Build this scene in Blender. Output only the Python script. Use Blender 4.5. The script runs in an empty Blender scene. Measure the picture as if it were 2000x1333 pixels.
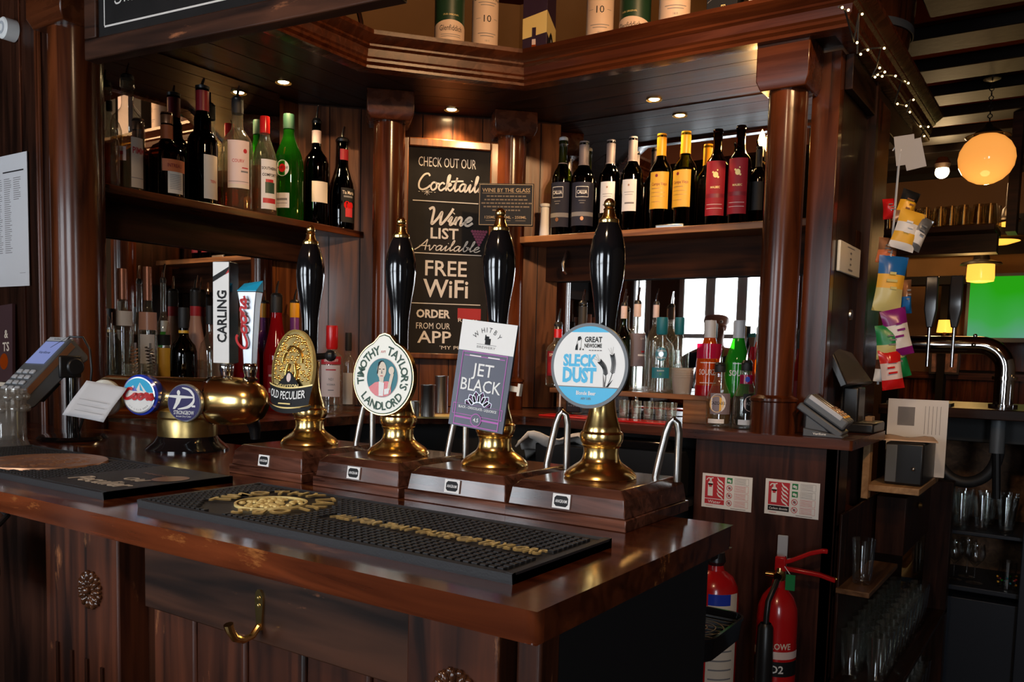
import bpy, math, random
from mathutils import Matrix, Vector
R = math.radians
random.seed(7)
sc = bpy.context.scene
C = sc.collection

# ---------------------------------------------------------------- camera
yaw, pitch, roll = R(33.915), R(4.688), R(1.443)
fw = Vector((-math.sin(yaw), math.cos(yaw), 0)); rt = Vector((math.cos(yaw), math.sin(yaw), 0)); up = Vector((0, 0, 1))
f2 = fw * math.cos(pitch) - up * math.sin(pitch)
u2 = up * math.cos(pitch) + fw * math.sin(pitch)
r3 = rt * math.cos(roll) + u2 * math.sin(roll)
u3 = u2 * math.cos(roll) - rt * math.sin(roll)
cam = bpy.data.cameras.new('camera')
cam.sensor_width = 36.0
cam.lens = 29.93
cam.shift_y = 0.0802
cam.clip_start = 0.02
camera = bpy.data.objects.new('camera', cam)
C.objects.link(camera)
EYE = Vector((0, 0, 1.36))
camera.matrix_world = Matrix(((r3.x, u3.x, -f2.x, EYE.x), (r3.y, u3.y, -f2.y, EYE.y), (r3.z, u3.z, -f2.z, EYE.z), (0, 0, 0, 1)))
sc.camera = camera

# ---------------------------------------------------------------- exposure, world, daylight
sc.view_settings.view_transform = 'Standard'
sc.view_settings.look = 'None'
sc.view_settings.exposure = 0.30
sc.view_settings.gamma = 1.0
sc.view_settings.use_curve_mapping = False
sc.cycles.use_denoising = True
sc.cycles.max_bounces = 9
sc.cycles.transparent_max_bounces = 28
sc.cycles.caustics_reflective = False
sc.cycles.caustics_refractive = False
sc.cycles.sample_clamp_indirect = 6.0
world = bpy.data.worlds.new('world')
world.use_nodes = True
world.node_tree.nodes['Background'].inputs['Color'].default_value = (0.75, 0.86, 1.0, 1)
world.node_tree.nodes['Background'].inputs['Strength'].default_value = 1.2
sc.world = world


def area(name, loc, rot, sx, sy, power, color):
    l = bpy.data.lights.new(name, 'AREA')
    l.shape = 'RECTANGLE'; l.size = sx; l.size_y = sy; l.energy = power; l.color = color
    o = bpy.data.objects.new(name, l); C.objects.link(o)
    o.location = loc; o.rotation_euler = rot
    return o


DAY = (0.86, 0.93, 1.0)
WIN_Y = -1.6
WINDOWS = [(-3.42, 0.24), (-2.60, 0.84), (-1.10, 0.95), (1.15, 0.75)]      # centre x, width
WIN_Z = (0.95, 2.15)
for wx, ww in WINDOWS:                                             # the sky outside each front window
    area('daylight', (wx, WIN_Y - 0.06, sum(WIN_Z) / 2), (R(90), 0, 0), ww, WIN_Z[1] - WIN_Z[0], 38 * ww, DAY)


def ceiling_spot(loc, aim, power, color, angle, size=0.05):         # warm ceiling spotlights over the customers' side
    l = bpy.data.lights.new('ceiling_spotlight', 'SPOT'); l.energy = power; l.color = color; l.spot_size = R(angle); l.spot_blend = 0.5; l.shadow_soft_size = size
    o = bpy.data.objects.new('ceiling_spotlight', l); C.objects.link(o); o.location = loc
    o.rotation_euler = (Vector(aim) - Vector(loc)).to_track_quat('-Z', 'Y').to_euler()


WARM = (1.0, 0.58, 0.27)
ceiling_spot((0.35, 0.75, 2.72), (-1.45, 2.15, 2.32), 150, WARM, 46)
ceiling_spot((0.65, 0.85, 2.72), (-0.66, 2.40, 1.85), 75, WARM, 42)
ceiling_spot((-0.25, -0.35, 2.72), (-0.85, 1.0, 1.3), 38, (1.0, 0.68, 0.40), 80, 0.10)  # unseen lamp added to put warm highlights on the pump brass


# ---------------------------------------------------------------- materials
def new_mat(name):
    m = bpy.data.materials.new(name); m.use_nodes = True
    nt = m.node_tree
    return m, nt, nt.nodes, nt.links, nt.nodes['Principled BSDF']


def mat(name, col, rough=0.5, metal=0.0, coat=0.0, emit=None, es=0.0, spec=0.5, bump=0.0, bscale=200, var=0.0, vscale=6.0):
    m, nt, N, L, b = new_mat(name)
    b.inputs['Base Color'].default_value = (*col, 1)
    b.inputs['Roughness'].default_value = rough
    b.inputs['Metallic'].default_value = metal
    b.inputs['Coat Weight'].default_value = coat
    b.inputs['Coat Roughness'].default_value = 0.08
    b.inputs['Specular IOR Level'].default_value = spec
    if emit:
        b.inputs['Emission Color'].default_value = (*emit, 1); b.inputs['Emission Strength'].default_value = es
    if bump or var:
        tc = N.new('ShaderNodeTexCoord'); no = N.new('ShaderNodeTexNoise')
        no.inputs['Scale'].default_value = bscale if bump else vscale; no.inputs['Detail'].default_value = 4
        L.new(tc.outputs['Object'], no.inputs['Vector'])
        if bump:
            bp = N.new('ShaderNodeBump'); bp.inputs['Strength'].default_value = bump; bp.inputs['Distance'].default_value = 0.004
            L.new(no.outputs['Fac'], bp.inputs['Height']); L.new(bp.outputs['Normal'], b.inputs['Normal'])
        if var:
            n2 = N.new('ShaderNodeTexNoise'); n2.inputs['Scale'].default_value = vscale; n2.inputs['Detail'].default_value = 5
            L.new(tc.outputs['Object'], n2.inputs['Vector'])
            rp = N.new('ShaderNodeValToRGB')
            rp.color_ramp.elements[0].position = 0.3; rp.color_ramp.elements[1].position = 0.7
            rp.color_ramp.elements[0].color = (*[c * (1 - var) for c in col], 1); rp.color_ramp.elements[1].color = (*[min(1, c * (1 + var)) for c in col], 1)
            L.new(n2.outputs['Fac'], rp.inputs['Fac']); L.new(rp.outputs['Color'], b.inputs['Base Color'])
    return m


def wood(name, dark, light, axis='X', rough=0.3, coat=0.25, scale=1.0, wear=None, bump=0.12, spec=0.30):
    m, nt, N, L, b = new_mat(name)
    tc = N.new('ShaderNodeTexCoord'); mp = N.new('ShaderNodeMapping')
    s = {'X': (1.2, 16, 16), 'Y': (16, 1.2, 16), 'Z': (16, 16, 1.2)}[axis]
    mp.inputs['Scale'].default_value = [v * scale for v in s]
    L.new(tc.outputs['Object'], mp.inputs['Vector'])
    no = N.new('ShaderNodeTexNoise'); no.inputs['Scale'].default_value = 2.2; no.inputs['Detail'].default_value = 8; no.inputs['Distortion'].default_value = 0.9
    L.new(mp.outputs['Vector'], no.inputs['Vector'])
    rp = N.new('ShaderNodeValToRGB'); e = rp.color_ramp.elements
    e[0].position = 0.33; e[0].color = (*dark, 1); e[1].position = 0.68; e[1].color = (*light, 1)
    L.new(no.outputs['Fac'], rp.inputs['Fac'])
    big = N.new('ShaderNodeTexNoise'); big.inputs['Scale'].default_value = 2.6; big.inputs['Detail'].default_value = 3
    L.new(tc.outputs['Object'], big.inputs['Vector'])
    br = N.new('ShaderNodeMapRange'); br.inputs['From Min'].default_value = 0.3; br.inputs['From Max'].default_value = 0.7
    br.inputs['To Min'].default_value = 0.62; br.inputs['To Max'].default_value = 1.25
    L.new(big.outputs['Fac'], br.inputs['Value'])
    mx = N.new('ShaderNodeMix'); mx.data_type = 'RGBA'; mx.blend_type = 'MULTIPLY'; mx.inputs['Factor'].default_value = 1
    L.new(rp.outputs['Color'], mx.inputs['A']); L.new(br.outputs['Result'], mx.inputs['B'])
    out = mx.outputs['Result']
    if wear:                                                        # rubbed patches and scratches where the varnish has gone
        wn = N.new('ShaderNodeTexNoise'); wn.inputs['Scale'].default_value = wear[1]; wn.inputs['Detail'].default_value = 9; wn.inputs['Roughness'].default_value = 0.68
        m2 = N.new('ShaderNodeMapping'); m2.inputs['Scale'].default_value = [v ** 0.5 for v in s]
        L.new(tc.outputs['Object'], m2.inputs['Vector']); L.new(m2.outputs['Vector'], wn.inputs['Vector'])
        wr = N.new('ShaderNodeMapRange'); wr.inputs['From Min'].default_value = wear[2]; wr.inputs['From Max'].default_value = wear[2] + 0.09
        L.new(wn.outputs['Fac'], wr.inputs['Value'])
        m3 = N.new('ShaderNodeMix'); m3.data_type = 'RGBA'; m3.inputs['B'].default_value = (*wear[0], 1)
        L.new(wr.outputs['Result'], m3.inputs['Factor']); L.new(out, m3.inputs['A']); out = m3.outputs['Result']
    L.new(out, b.inputs['Base Color'])
    rr = N.new('ShaderNodeMapRange'); rr.inputs['To Min'].default_value = rough * 0.75; rr.inputs['To Max'].default_value = rough * 1.35
    L.new(no.outputs['Fac'], rr.inputs['Value']); L.new(rr.outputs['Result'], b.inputs['Roughness'])
    b.inputs['Coat Weight'].default_value = coat * 0.5; b.inputs['Coat Roughness'].default_value = 0.10
    b.inputs['Specular IOR Level'].default_value = spec
    bp = N.new('ShaderNodeBump'); bp.inputs['Strength'].default_value = bump; bp.inputs['Distance'].default_value = 0.003
    L.new(no.outputs['Fac'], bp.inputs['Height']); L.new(bp.outputs['Normal'], b.inputs['Normal'])
    return m


def glass(name, col, rough=0.03, base=0.05, edge=0.65, gloss=(1, 1, 1), milky=None):
    m = bpy.data.materials.new(name); m.use_nodes = True
    nt = m.node_tree; N = nt.nodes; L = nt.links
    N.clear()
    o = N.new('ShaderNodeOutputMaterial'); mx = N.new('ShaderNodeMixShader'); t = N.new('ShaderNodeBsdfTransparent'); g = N.new('ShaderNodeBsdfGlossy')
    t.inputs['Color'].default_value = (*col, 1); g.inputs['Roughness'].default_value = rough; g.inputs['Color'].default_value = (*gloss, 1)
    lw = N.new('ShaderNodeLayerWeight'); lw.inputs['Blend'].default_value = 0.5
    p = N.new('ShaderNodeMath'); p.operation = 'POWER'; p.inputs[1].default_value = 3.0
    mr = N.new('ShaderNodeMapRange'); mr.inputs['To Min'].default_value = base; mr.inputs['To Max'].default_value = edge
    L.new(lw.outputs['Facing'], p.inputs[0]); L.new(p.outputs[0], mr.inputs['Value'])
    L.new(mr.outputs['Result'], mx.inputs['Fac']); L.new(t.outputs[0], mx.inputs[1]); L.new(g.outputs[0], mx.inputs[2]); L.new(mx.outputs[0], o.inputs['Surface'])
    if milky:                                                       # cloudy glass scatters light; in clear glass and spirits the tint imitates glints
        d = N.new('ShaderNodeBsdfTranslucent'); d2 = N.new('ShaderNodeBsdfDiffuse'); a = N.new('ShaderNodeAddShader'); m2 = N.new('ShaderNodeMixShader')
        d.inputs['Color'].default_value = (*[c * 0.5 for c in milky[0]], 1); d2.inputs['Color'].default_value = (*[c * 0.5 for c in milky[0]], 1)
        L.new(d.outputs[0], a.inputs[0]); L.new(d2.outputs[0], a.inputs[1]); m2.inputs['Fac'].default_value = milky[1]
        L.new(mx.outputs[0], m2.inputs[1]); L.new(a.outputs[0], m2.inputs[2]); L.new(m2.outputs[0], o.inputs['Surface'])
    return m


def emission(name, col, s):
    m = bpy.data.materials.new(name); m.use_nodes = True
    N = m.node_tree.nodes; N.clear()
    o = N.new('ShaderNodeOutputMaterial'); e = N.new('ShaderNodeEmission'); e.inputs['Color'].default_value = (*col, 1); e.inputs['Strength'].default_value = s
    m.node_tree.links.new(e.outputs[0], o.inputs['Surface'])
    return m


MAHD, MAHL = (0.022, 0.0050, 0.0020), (0.125, 0.030, 0.0080)
W = {
    'barx': wood('bar_top_wood', (0.034, 0.0074, 0.0032), (0.130, 0.029, 0.0085), 'X', 0.16, 0.8, 1.0, ((0.42, 0.16, 0.042), 3.0, 0.585), 0.06, 0.45),
    'fronx': wood('bar_front_wood_across', (0.011, 0.0042, 0.0024), (0.070, 0.0245, 0.011), 'X', 0.5, 0.1, 1.0, ((0.30, 0.11, 0.045), 5.0, 0.63), spec=0.2),
    'fronz': wood('bar_front_wood_upright', (0.010, 0.0030, 0.0017), (0.085, 0.0215, 0.0075), 'Z', 0.5, 0.1, 1.0, ((0.32, 0.12, 0.045), 5.0, 0.61), spec=0.2),
    'mx': wood('mahogany_x', MAHD, MAHL, 'X', 0.28, 0.35),
    'my': wood('mahogany_y', MAHD, MAHL, 'Y', 0.28, 0.35),
    'mz': wood('mahogany_z', MAHD, MAHL, 'Z', 0.21, 0.4, 0.7, None, 0.06),
    'dx': wood('dark_wood_x', (0.008, 0.0030, 0.0018), (0.036, 0.0125, 0.006), 'X', 0.42, 0.08, spec=0.16),
    'dy': wood('dark_wood_y', (0.008, 0.0030, 0.0018), (0.036, 0.0125, 0.006), 'Y', 0.42, 0.08, spec=0.16),
    'dz': wood('dark_wood_z', (0.009, 0.0030, 0.0018), (0.042, 0.0130, 0.006), 'Z', 0.36, 0.12, spec=0.2),
    'pine': wood('pine_plank_wood', (0.050, 0.0135, 0.0042), (0.185, 0.060, 0.017), 'Z', 0.3, 0.4),
    'dxm': wood('matt_board_wood', (0.010, 0.0035, 0.002), (0.040, 0.0135, 0.006), 'X', 0.65, 0.0, spec=0.08),  # low gloss dark brown board under the wine shelf
    'cab': wood('cabinet_wood', (0.020, 0.0062, 0.0040), (0.085, 0.026, 0.0150), 'Z', 0.42, 0.1, spec=0.25),
    'cornice': wood('cornice_wood', (0.045, 0.0105, 0.0036), (0.100, 0.0245, 0.0068), 'X', 0.26, 0.5, 1.0, None, 0.03),
    'carved': wood('carved_wood', (0.025, 0.009, 0.004), (0.10, 0.035, 0.014), 'Z', 0.16, 1.2),
    'pinex': wood('pine_shelf_wood', (0.10, 0.032, 0.010), (0.42, 0.175, 0.058), 'X', 0.32, 0.3),
    'raw': wood('bare_board_wood', (0.24, 0.13, 0.06), (0.42, 0.26, 0.13), 'Y', 0.5, 0.1),
    'base': wood('pump_base_wood', (0.030, 0.0095, 0.0055), (0.17, 0.060, 0.034), 'X', 0.20, 1.2, 1.6),
}
M = {
    'brass': mat('polished_brass', (0.96, 0.66, 0.25), 0.20, 1.0),
    'oldbrass': mat('dull_brass', (0.50, 0.36, 0.14), 0.34, 1.0, bump=0.05, bscale=60, var=0.25, vscale=30),
    'gold': mat('gold_relief', (0.86, 0.58, 0.17), 0.22, 1.0),
    'goldpaint': mat('gold_paint', (0.84, 0.64, 0.25), 0.4, 0.15),
    'copper': mat('copper_foil', (0.42, 0.20, 0.10), 0.35, 0.6),
    'chrome': mat('chrome', (0.72, 0.72, 0.72), 0.08, 1.0),
    'steel': mat('brushed_steel', (0.55, 0.53, 0.50), 0.28, 1.0),
    'black': mat('black_plastic', (0.010, 0.010, 0.011), 0.35),
    'gblack': mat('gloss_black_lacquer', (0.006, 0.006, 0.007), 0.10, 0, 0.6),
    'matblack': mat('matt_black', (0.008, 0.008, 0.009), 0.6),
    'rubber': mat('black_rubber', (0.022, 0.022, 0.024), 0.5, bump=0.1, bscale=400),
    'white': mat('white_paint', (0.80, 0.80, 0.78), 0.5),
    'paper': mat('shaded_white_paper', (0.60, 0.60, 0.62), 0.75),  # white greyed down, the shade on the sheet put into its colour
    'cream': mat('cream_enamel', (0.80, 0.79, 0.70), 0.3),
    'chalk': mat('chalk_pen', (0.62, 0.60, 0.57), 0.85),
    'board': mat('blackboard_face', (0.0095, 0.0085, 0.0085), 0.7, spec=0.2, var=0.3, vscale=14),
    'red': mat('red_gloss', (0.55, 0.012, 0.012), 0.2),
    'ered': mat('extinguisher_red', (0.48, 0.008, 0.010), 0.22, 0, 0.4),
    'darkred': mat('dark_red', (0.22, 0.010, 0.018), 0.4),
    'label': mat('cream_label', (0.72, 0.62, 0.50), 0.6),
    'wlabel': mat('white_label', (0.74, 0.72, 0.70), 0.6),
    'plabel': mat('pink_white_label', (0.74, 0.58, 0.54), 0.55),
    'ylabel': mat('yellow_label', (0.78, 0.42, 0.035), 0.5),
    'ycap': mat('yellow_cap', (0.85, 0.42, 0.02), 0.35),
    'navy': mat('navy_label', (0.020, 0.021, 0.036), 0.65, spec=0.2),
    'rlabel': mat('crimson_label', (0.33, 0.014, 0.022), 0.55, spec=0.3),
    'green': mat('green_plastic', (0.01, 0.22, 0.06), 0.35),
    'dgreen': mat('dark_green', (0.015, 0.06, 0.035), 0.5),
    'ink': mat('black_ink', (0.009, 0.009, 0.010), 0.6, spec=0.25),
    'gink': mat('grey_ink', (0.20, 0.19, 0.19), 0.7),
    'rink': mat('red_ink', (0.50, 0.02, 0.03), 0.5),
    'bink': mat('cyan_ink', (0.02, 0.42, 0.72), 0.4),
    'blue': mat('blue_plastic', (0.02, 0.05, 0.45), 0.2, 0, 0.5),
    'teal': mat('teal_label', (0.01, 0.16, 0.20), 0.45),
    'grey': mat('grey_plastic', (0.10, 0.11, 0.12), 0.42),
    'lgrey': mat('pale_grey_plastic', (0.45, 0.47, 0.50), 0.35),
    'silver': mat('silver_foil', (0.55, 0.58, 0.62), 0.28, 0.8),
    'greycap': mat('mauve_grey_capsule', (0.20, 0.165, 0.17), 0.4, 0.2),
    'coppercap': mat('copper_capsule', (0.45, 0.20, 0.13), 0.35, 0.6),
    'mirror': mat('mirror_silver', (0.80, 0.79, 0.77), 0.012, 1.0),
    'tan': mat('tan_wallpaper', (0.15, 0.075, 0.028), 0.75, spec=0.1, var=0.18, vscale=3),
    'ochre': mat('ochre_ceiling', (0.105, 0.024, 0.008), 0.9, spec=0.0),
    'brownwall': mat('brown_wall_paint', (0.11, 0.052, 0.025), 0.75, spec=0.1),
    'beam': mat('black_beam', (0.010, 0.0065, 0.005), 0.6, spec=0.12, bump=0.2, bscale=30),
    'pwall': mat('cream_wall_paint', (0.55, 0.50, 0.42), 0.7),
    'pfloor': wood('floorboards', (0.02, 0.010, 0.006), (0.07, 0.035, 0.02), 'Y', 0.4, 0.2),
    'gclear': glass('clear_glass', (0.93, 0.94, 0.90), 0.03, 0.10, 0.95, (1, 1, 1), ((0.62, 0.58, 0.44), 0.07)),  # pale scattering tint stands in for glints on the clear glass
    'gdark': glass('dark_wine_glass', (0.035, 0.030, 0.012), 0.03, 0.04, 0.35),
    'gblackb': glass('black_bottle_glass', (0.012, 0.008, 0.006), 0.03, 0.04, 0.35),
    'gbrown': glass('brown_glass', (0.20, 0.075, 0.02), 0.03, 0.05, 0.5),
    'ggreen': glass('green_glass', (0.16, 0.62, 0.08), 0.03, 0.06, 0.5, (1, 1, 1), ((0.015, 0.19, 0.008), 0.28)),
    'gpint': glass('pint_glass', (0.95, 0.96, 0.95), 0.03, 0.10, 0.9),
    'golive': glass('olive_glass', (0.20, 0.26, 0.03), 0.03, 0.05, 0.5),
    'lamber': glass('amber_spirit', (0.66, 0.32, 0.06), 0.05, 0.03, 0.2, (1, 1, 1), ((0.50, 0.20, 0.03), 0.16)),  # scattering tint brightens the amber in place of light through it
    'lwhisky': glass('golden_spirit', (0.82, 0.62, 0.25), 0.05, 0.03, 0.2, (1, 1, 1), ((0.60, 0.40, 0.12), 0.14)),  # scattering tint brightens the gold in place of light through it
    'lbrown': glass('brown_liqueur', (0.22, 0.07, 0.02), 0.05, 0.03, 0.2),
    'lclear': glass('clear_spirit', (0.92, 0.94, 0.93), 0.03, 0.04, 0.3),
    'lred': glass('red_liqueur', (0.75, 0.06, 0.05), 0.03, 0.07, 0.5, (1, 1, 1), ((0.62, 0.012, 0.02), 0.6)),
    'lpink': glass('pink_liqueur', (0.85, 0.08, 0.25), 0.03, 0.07, 0.5, (1, 1, 1), ((0.65, 0.02, 0.12), 0.6)),
    'lorange': glass('orange_liqueur', (0.9, 0.35, 0.05), 0.03, 0.07, 0.5, (1, 1, 1), ((0.80, 0.12, 0.01), 0.6)),
    'lgreen': glass('green_liqueur', (0.2, 0.8, 0.1), 0.03, 0.07, 0.5, (1, 1, 1), ((0.03, 0.50, 0.03), 0.6)),
    'lpurple': mat('purple_liqueur', (0.18, 0.05, 0.30), 0.2),
    'rose': mat('pale_pink_bottle', (0.62, 0.34, 0.25), 0.3),
    'cloudy': glass('cloudy_glass', (0.85, 0.84, 0.82), 0.05, 0.08, 0.7, (1, 1, 1), ((0.60, 0.58, 0.54), 0.22)),
    'frost': glass('frosted_plastic', (0.9, 0.87, 0.82), 0.25, 0.06, 0.4, (0.9, 0.88, 0.85), ((0.85, 0.80, 0.74), 0.45)),
    'cloth': mat('pale_cloth', (0.80, 0.75, 0.70), 0.85, var=0.25, vscale=20),
    'navycloth': mat('navy_cloth', (0.012, 0.020, 0.048), 0.85),
    'skin': mat('skin', (0.42, 0.20, 0.13), 0.5),
    'warmled': emission('warm_lamp_face', (1.0, 0.72, 0.36), 60),
    'fairy': emission('fairy_bulb_glow', (1.0, 0.62, 0.22), 14),
    'filament': emission('candle_bulb_glow', (1.0, 0.50, 0.12), 45),
    'globe': mat('opal_globe', (0.85, 0.5, 0.2), 0.08, 0, 0.5, (1.0, 0.37, 0.065), 0.78),
    'shade': mat('opal_shade', (0.85, 0.5, 0.15), 0.2, 0, 0.2, (1.0, 0.42, 0.05), 1.4),
    'screenb': mat('terminal_screen', (0.02, 0.02, 0.04), 0.15, 0, 0.3, (0.22, 0.27, 0.55), 0.7),
}
M['poster'] = mat('maroon_poster', (0.055, 0.022, 0.026), 0.5)
M['orangel'] = mat('orange_label', (0.62, 0.16, 0.05), 0.55)
M['mauve'] = mat('mauve_label', (0.20, 0.16, 0.18), 0.5)
M['clearlab'] = glass('clear_label_film', (0.95, 0.96, 0.95), 0.1, 0.03, 0.2)
M['gbrownd'] = glass('dark_brown_glass', (0.06, 0.022, 0.012), 0.03, 0.04, 0.4)
M['violetchalk'] = mat('violet_chalk', (0.20, 0.045, 0.11), 0.8)
M['plaquegold'] = mat('plaque_gold', (0.42, 0.28, 0.13), 0.5)
M['plaquedim'] = mat('plaque_dim_gold', (0.16, 0.11, 0.06), 0.6)
M['purplebox'] = mat('purple_carton', (0.028, 0.012, 0.032), 0.45)
M['dockgrey'] = mat('dock_grey', (0.075, 0.082, 0.092), 0.45)
M['tillglass'] = mat('till_glass', (0.10, 0.095, 0.09), 0.16, 0, 0.5)  # grey base colour stands in for the reflection on the screen
M['cardgrey'] = mat('grey_card', (0.36, 0.36, 0.37), 0.5)
M['snackblue'] = mat('snack_blue', (0.01, 0.12, 0.38), 0.3)
M['snackyellow'] = mat('snack_pale_yellow', (0.58, 0.52, 0.20), 0.35)
M['snackpurple'] = mat('snack_purple', (0.20, 0.01, 0.16), 0.3)
M['gbrownm'] = mat('snack_brown', (0.10, 0.035, 0.018), 0.35)
M['slate'] = mat('slate_blue_paint', (0.018, 0.022, 0.032), 0.4)
M['darkglass'] = mat('dark_tap_handle', (0.03, 0.03, 0.035), 0.12, 0, 0.4)
M['gglint'] = glass('glinting_glass', (0.85, 0.80, 0.70), 0.05, 0.12, 0.85, (1, 0.95, 0.85))
M['darkbronze'] = mat('dark_bronze', (0.035, 0.022, 0.016), 0.4, 0.5)
M['picture'] = mat('picture_print', (0.22, 0.10, 0.07), 0.6, var=0.8, vscale=14)
W['raw2'] = wood('brown_board_wood', (0.10, 0.045, 0.02), (0.24, 0.12, 0.055), 'Y', 0.45, 0.1)


def pitch_mat():
    m = bpy.data.materials.new('football_pitch_picture'); m.use_nodes = True
    N = m.node_tree.nodes; L = m.node_tree.links; N.clear()
    o = N.new('ShaderNodeOutputMaterial'); e = N.new('ShaderNodeEmission'); tc = N.new('ShaderNodeTexCoord'); no = N.new('ShaderNodeTexNoise'); rp = N.new('ShaderNodeValToRGB')
    sx = N.new('ShaderNodeSeparateXYZ'); a1 = N.new('ShaderNodeMath'); a1.operation = 'MULTIPLY_ADD'; a1.inputs[1].default_value = -1.15; a1.inputs[2].default_value = 0.14
    a2 = N.new('ShaderNodeMath'); a2.operation = 'MULTIPLY_ADD'; a2.inputs[1].default_value = 0.55
    no.inputs['Scale'].default_value = 3.0; no.inputs['Detail'].default_value = 1
    c = rp.color_ramp.elements; c[0].position = 0.20; c[0].color = (0.03, 0.50, 0.01, 1); c[1].position = 0.80; c[1].color = (0.26, 0.42, 0.55, 1)
    k = rp.color_ramp.elements.new(0.46); k.color = (0.07, 0.52, 0.09, 1)
    L.new(tc.outputs['Object'], no.inputs['Vector']); L.new(tc.outputs['Object'], sx.inputs[0]); L.new(sx.outputs['Z'], a1.inputs[0])
    L.new(no.outputs['Fac'], a2.inputs[0]); L.new(a1.outputs[0], a2.inputs[2]); L.new(a2.outputs[0], rp.inputs['Fac']); L.new(rp.outputs['Color'], e.inputs['Color'])
    e.inputs['Strength'].default_value = 0.55
    L.new(e.outputs[0], o.inputs['Surface'])
    return m


M['pitch'] = pitch_mat()

M.update(W)
W = M
M['bagcloth'] = mat('dark_grey_cloth', (0.05, 0.052, 0.055), 0.7)
M['ewall'] = mat('tan_side_wall', (0.24, 0.16, 0.10), 0.7)
M['swall'] = mat('brown_cream_wall', (0.22, 0.15, 0.11), 0.7)



# ---------------------------------------------------------------- mesh helpers
def T(x=0, y=0, z=0): return Matrix.Translation((x, y, z))
def RX(a): return Matrix.Rotation(R(a), 4, 'X')
def RY(a): return Matrix.Rotation(R(a), 4, 'Y')
def RZ(a): return Matrix.Rotation(R(a), 4, 'Z')
UPR = RX(90)                                        # lays an xy drawing upright, facing -Y


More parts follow.
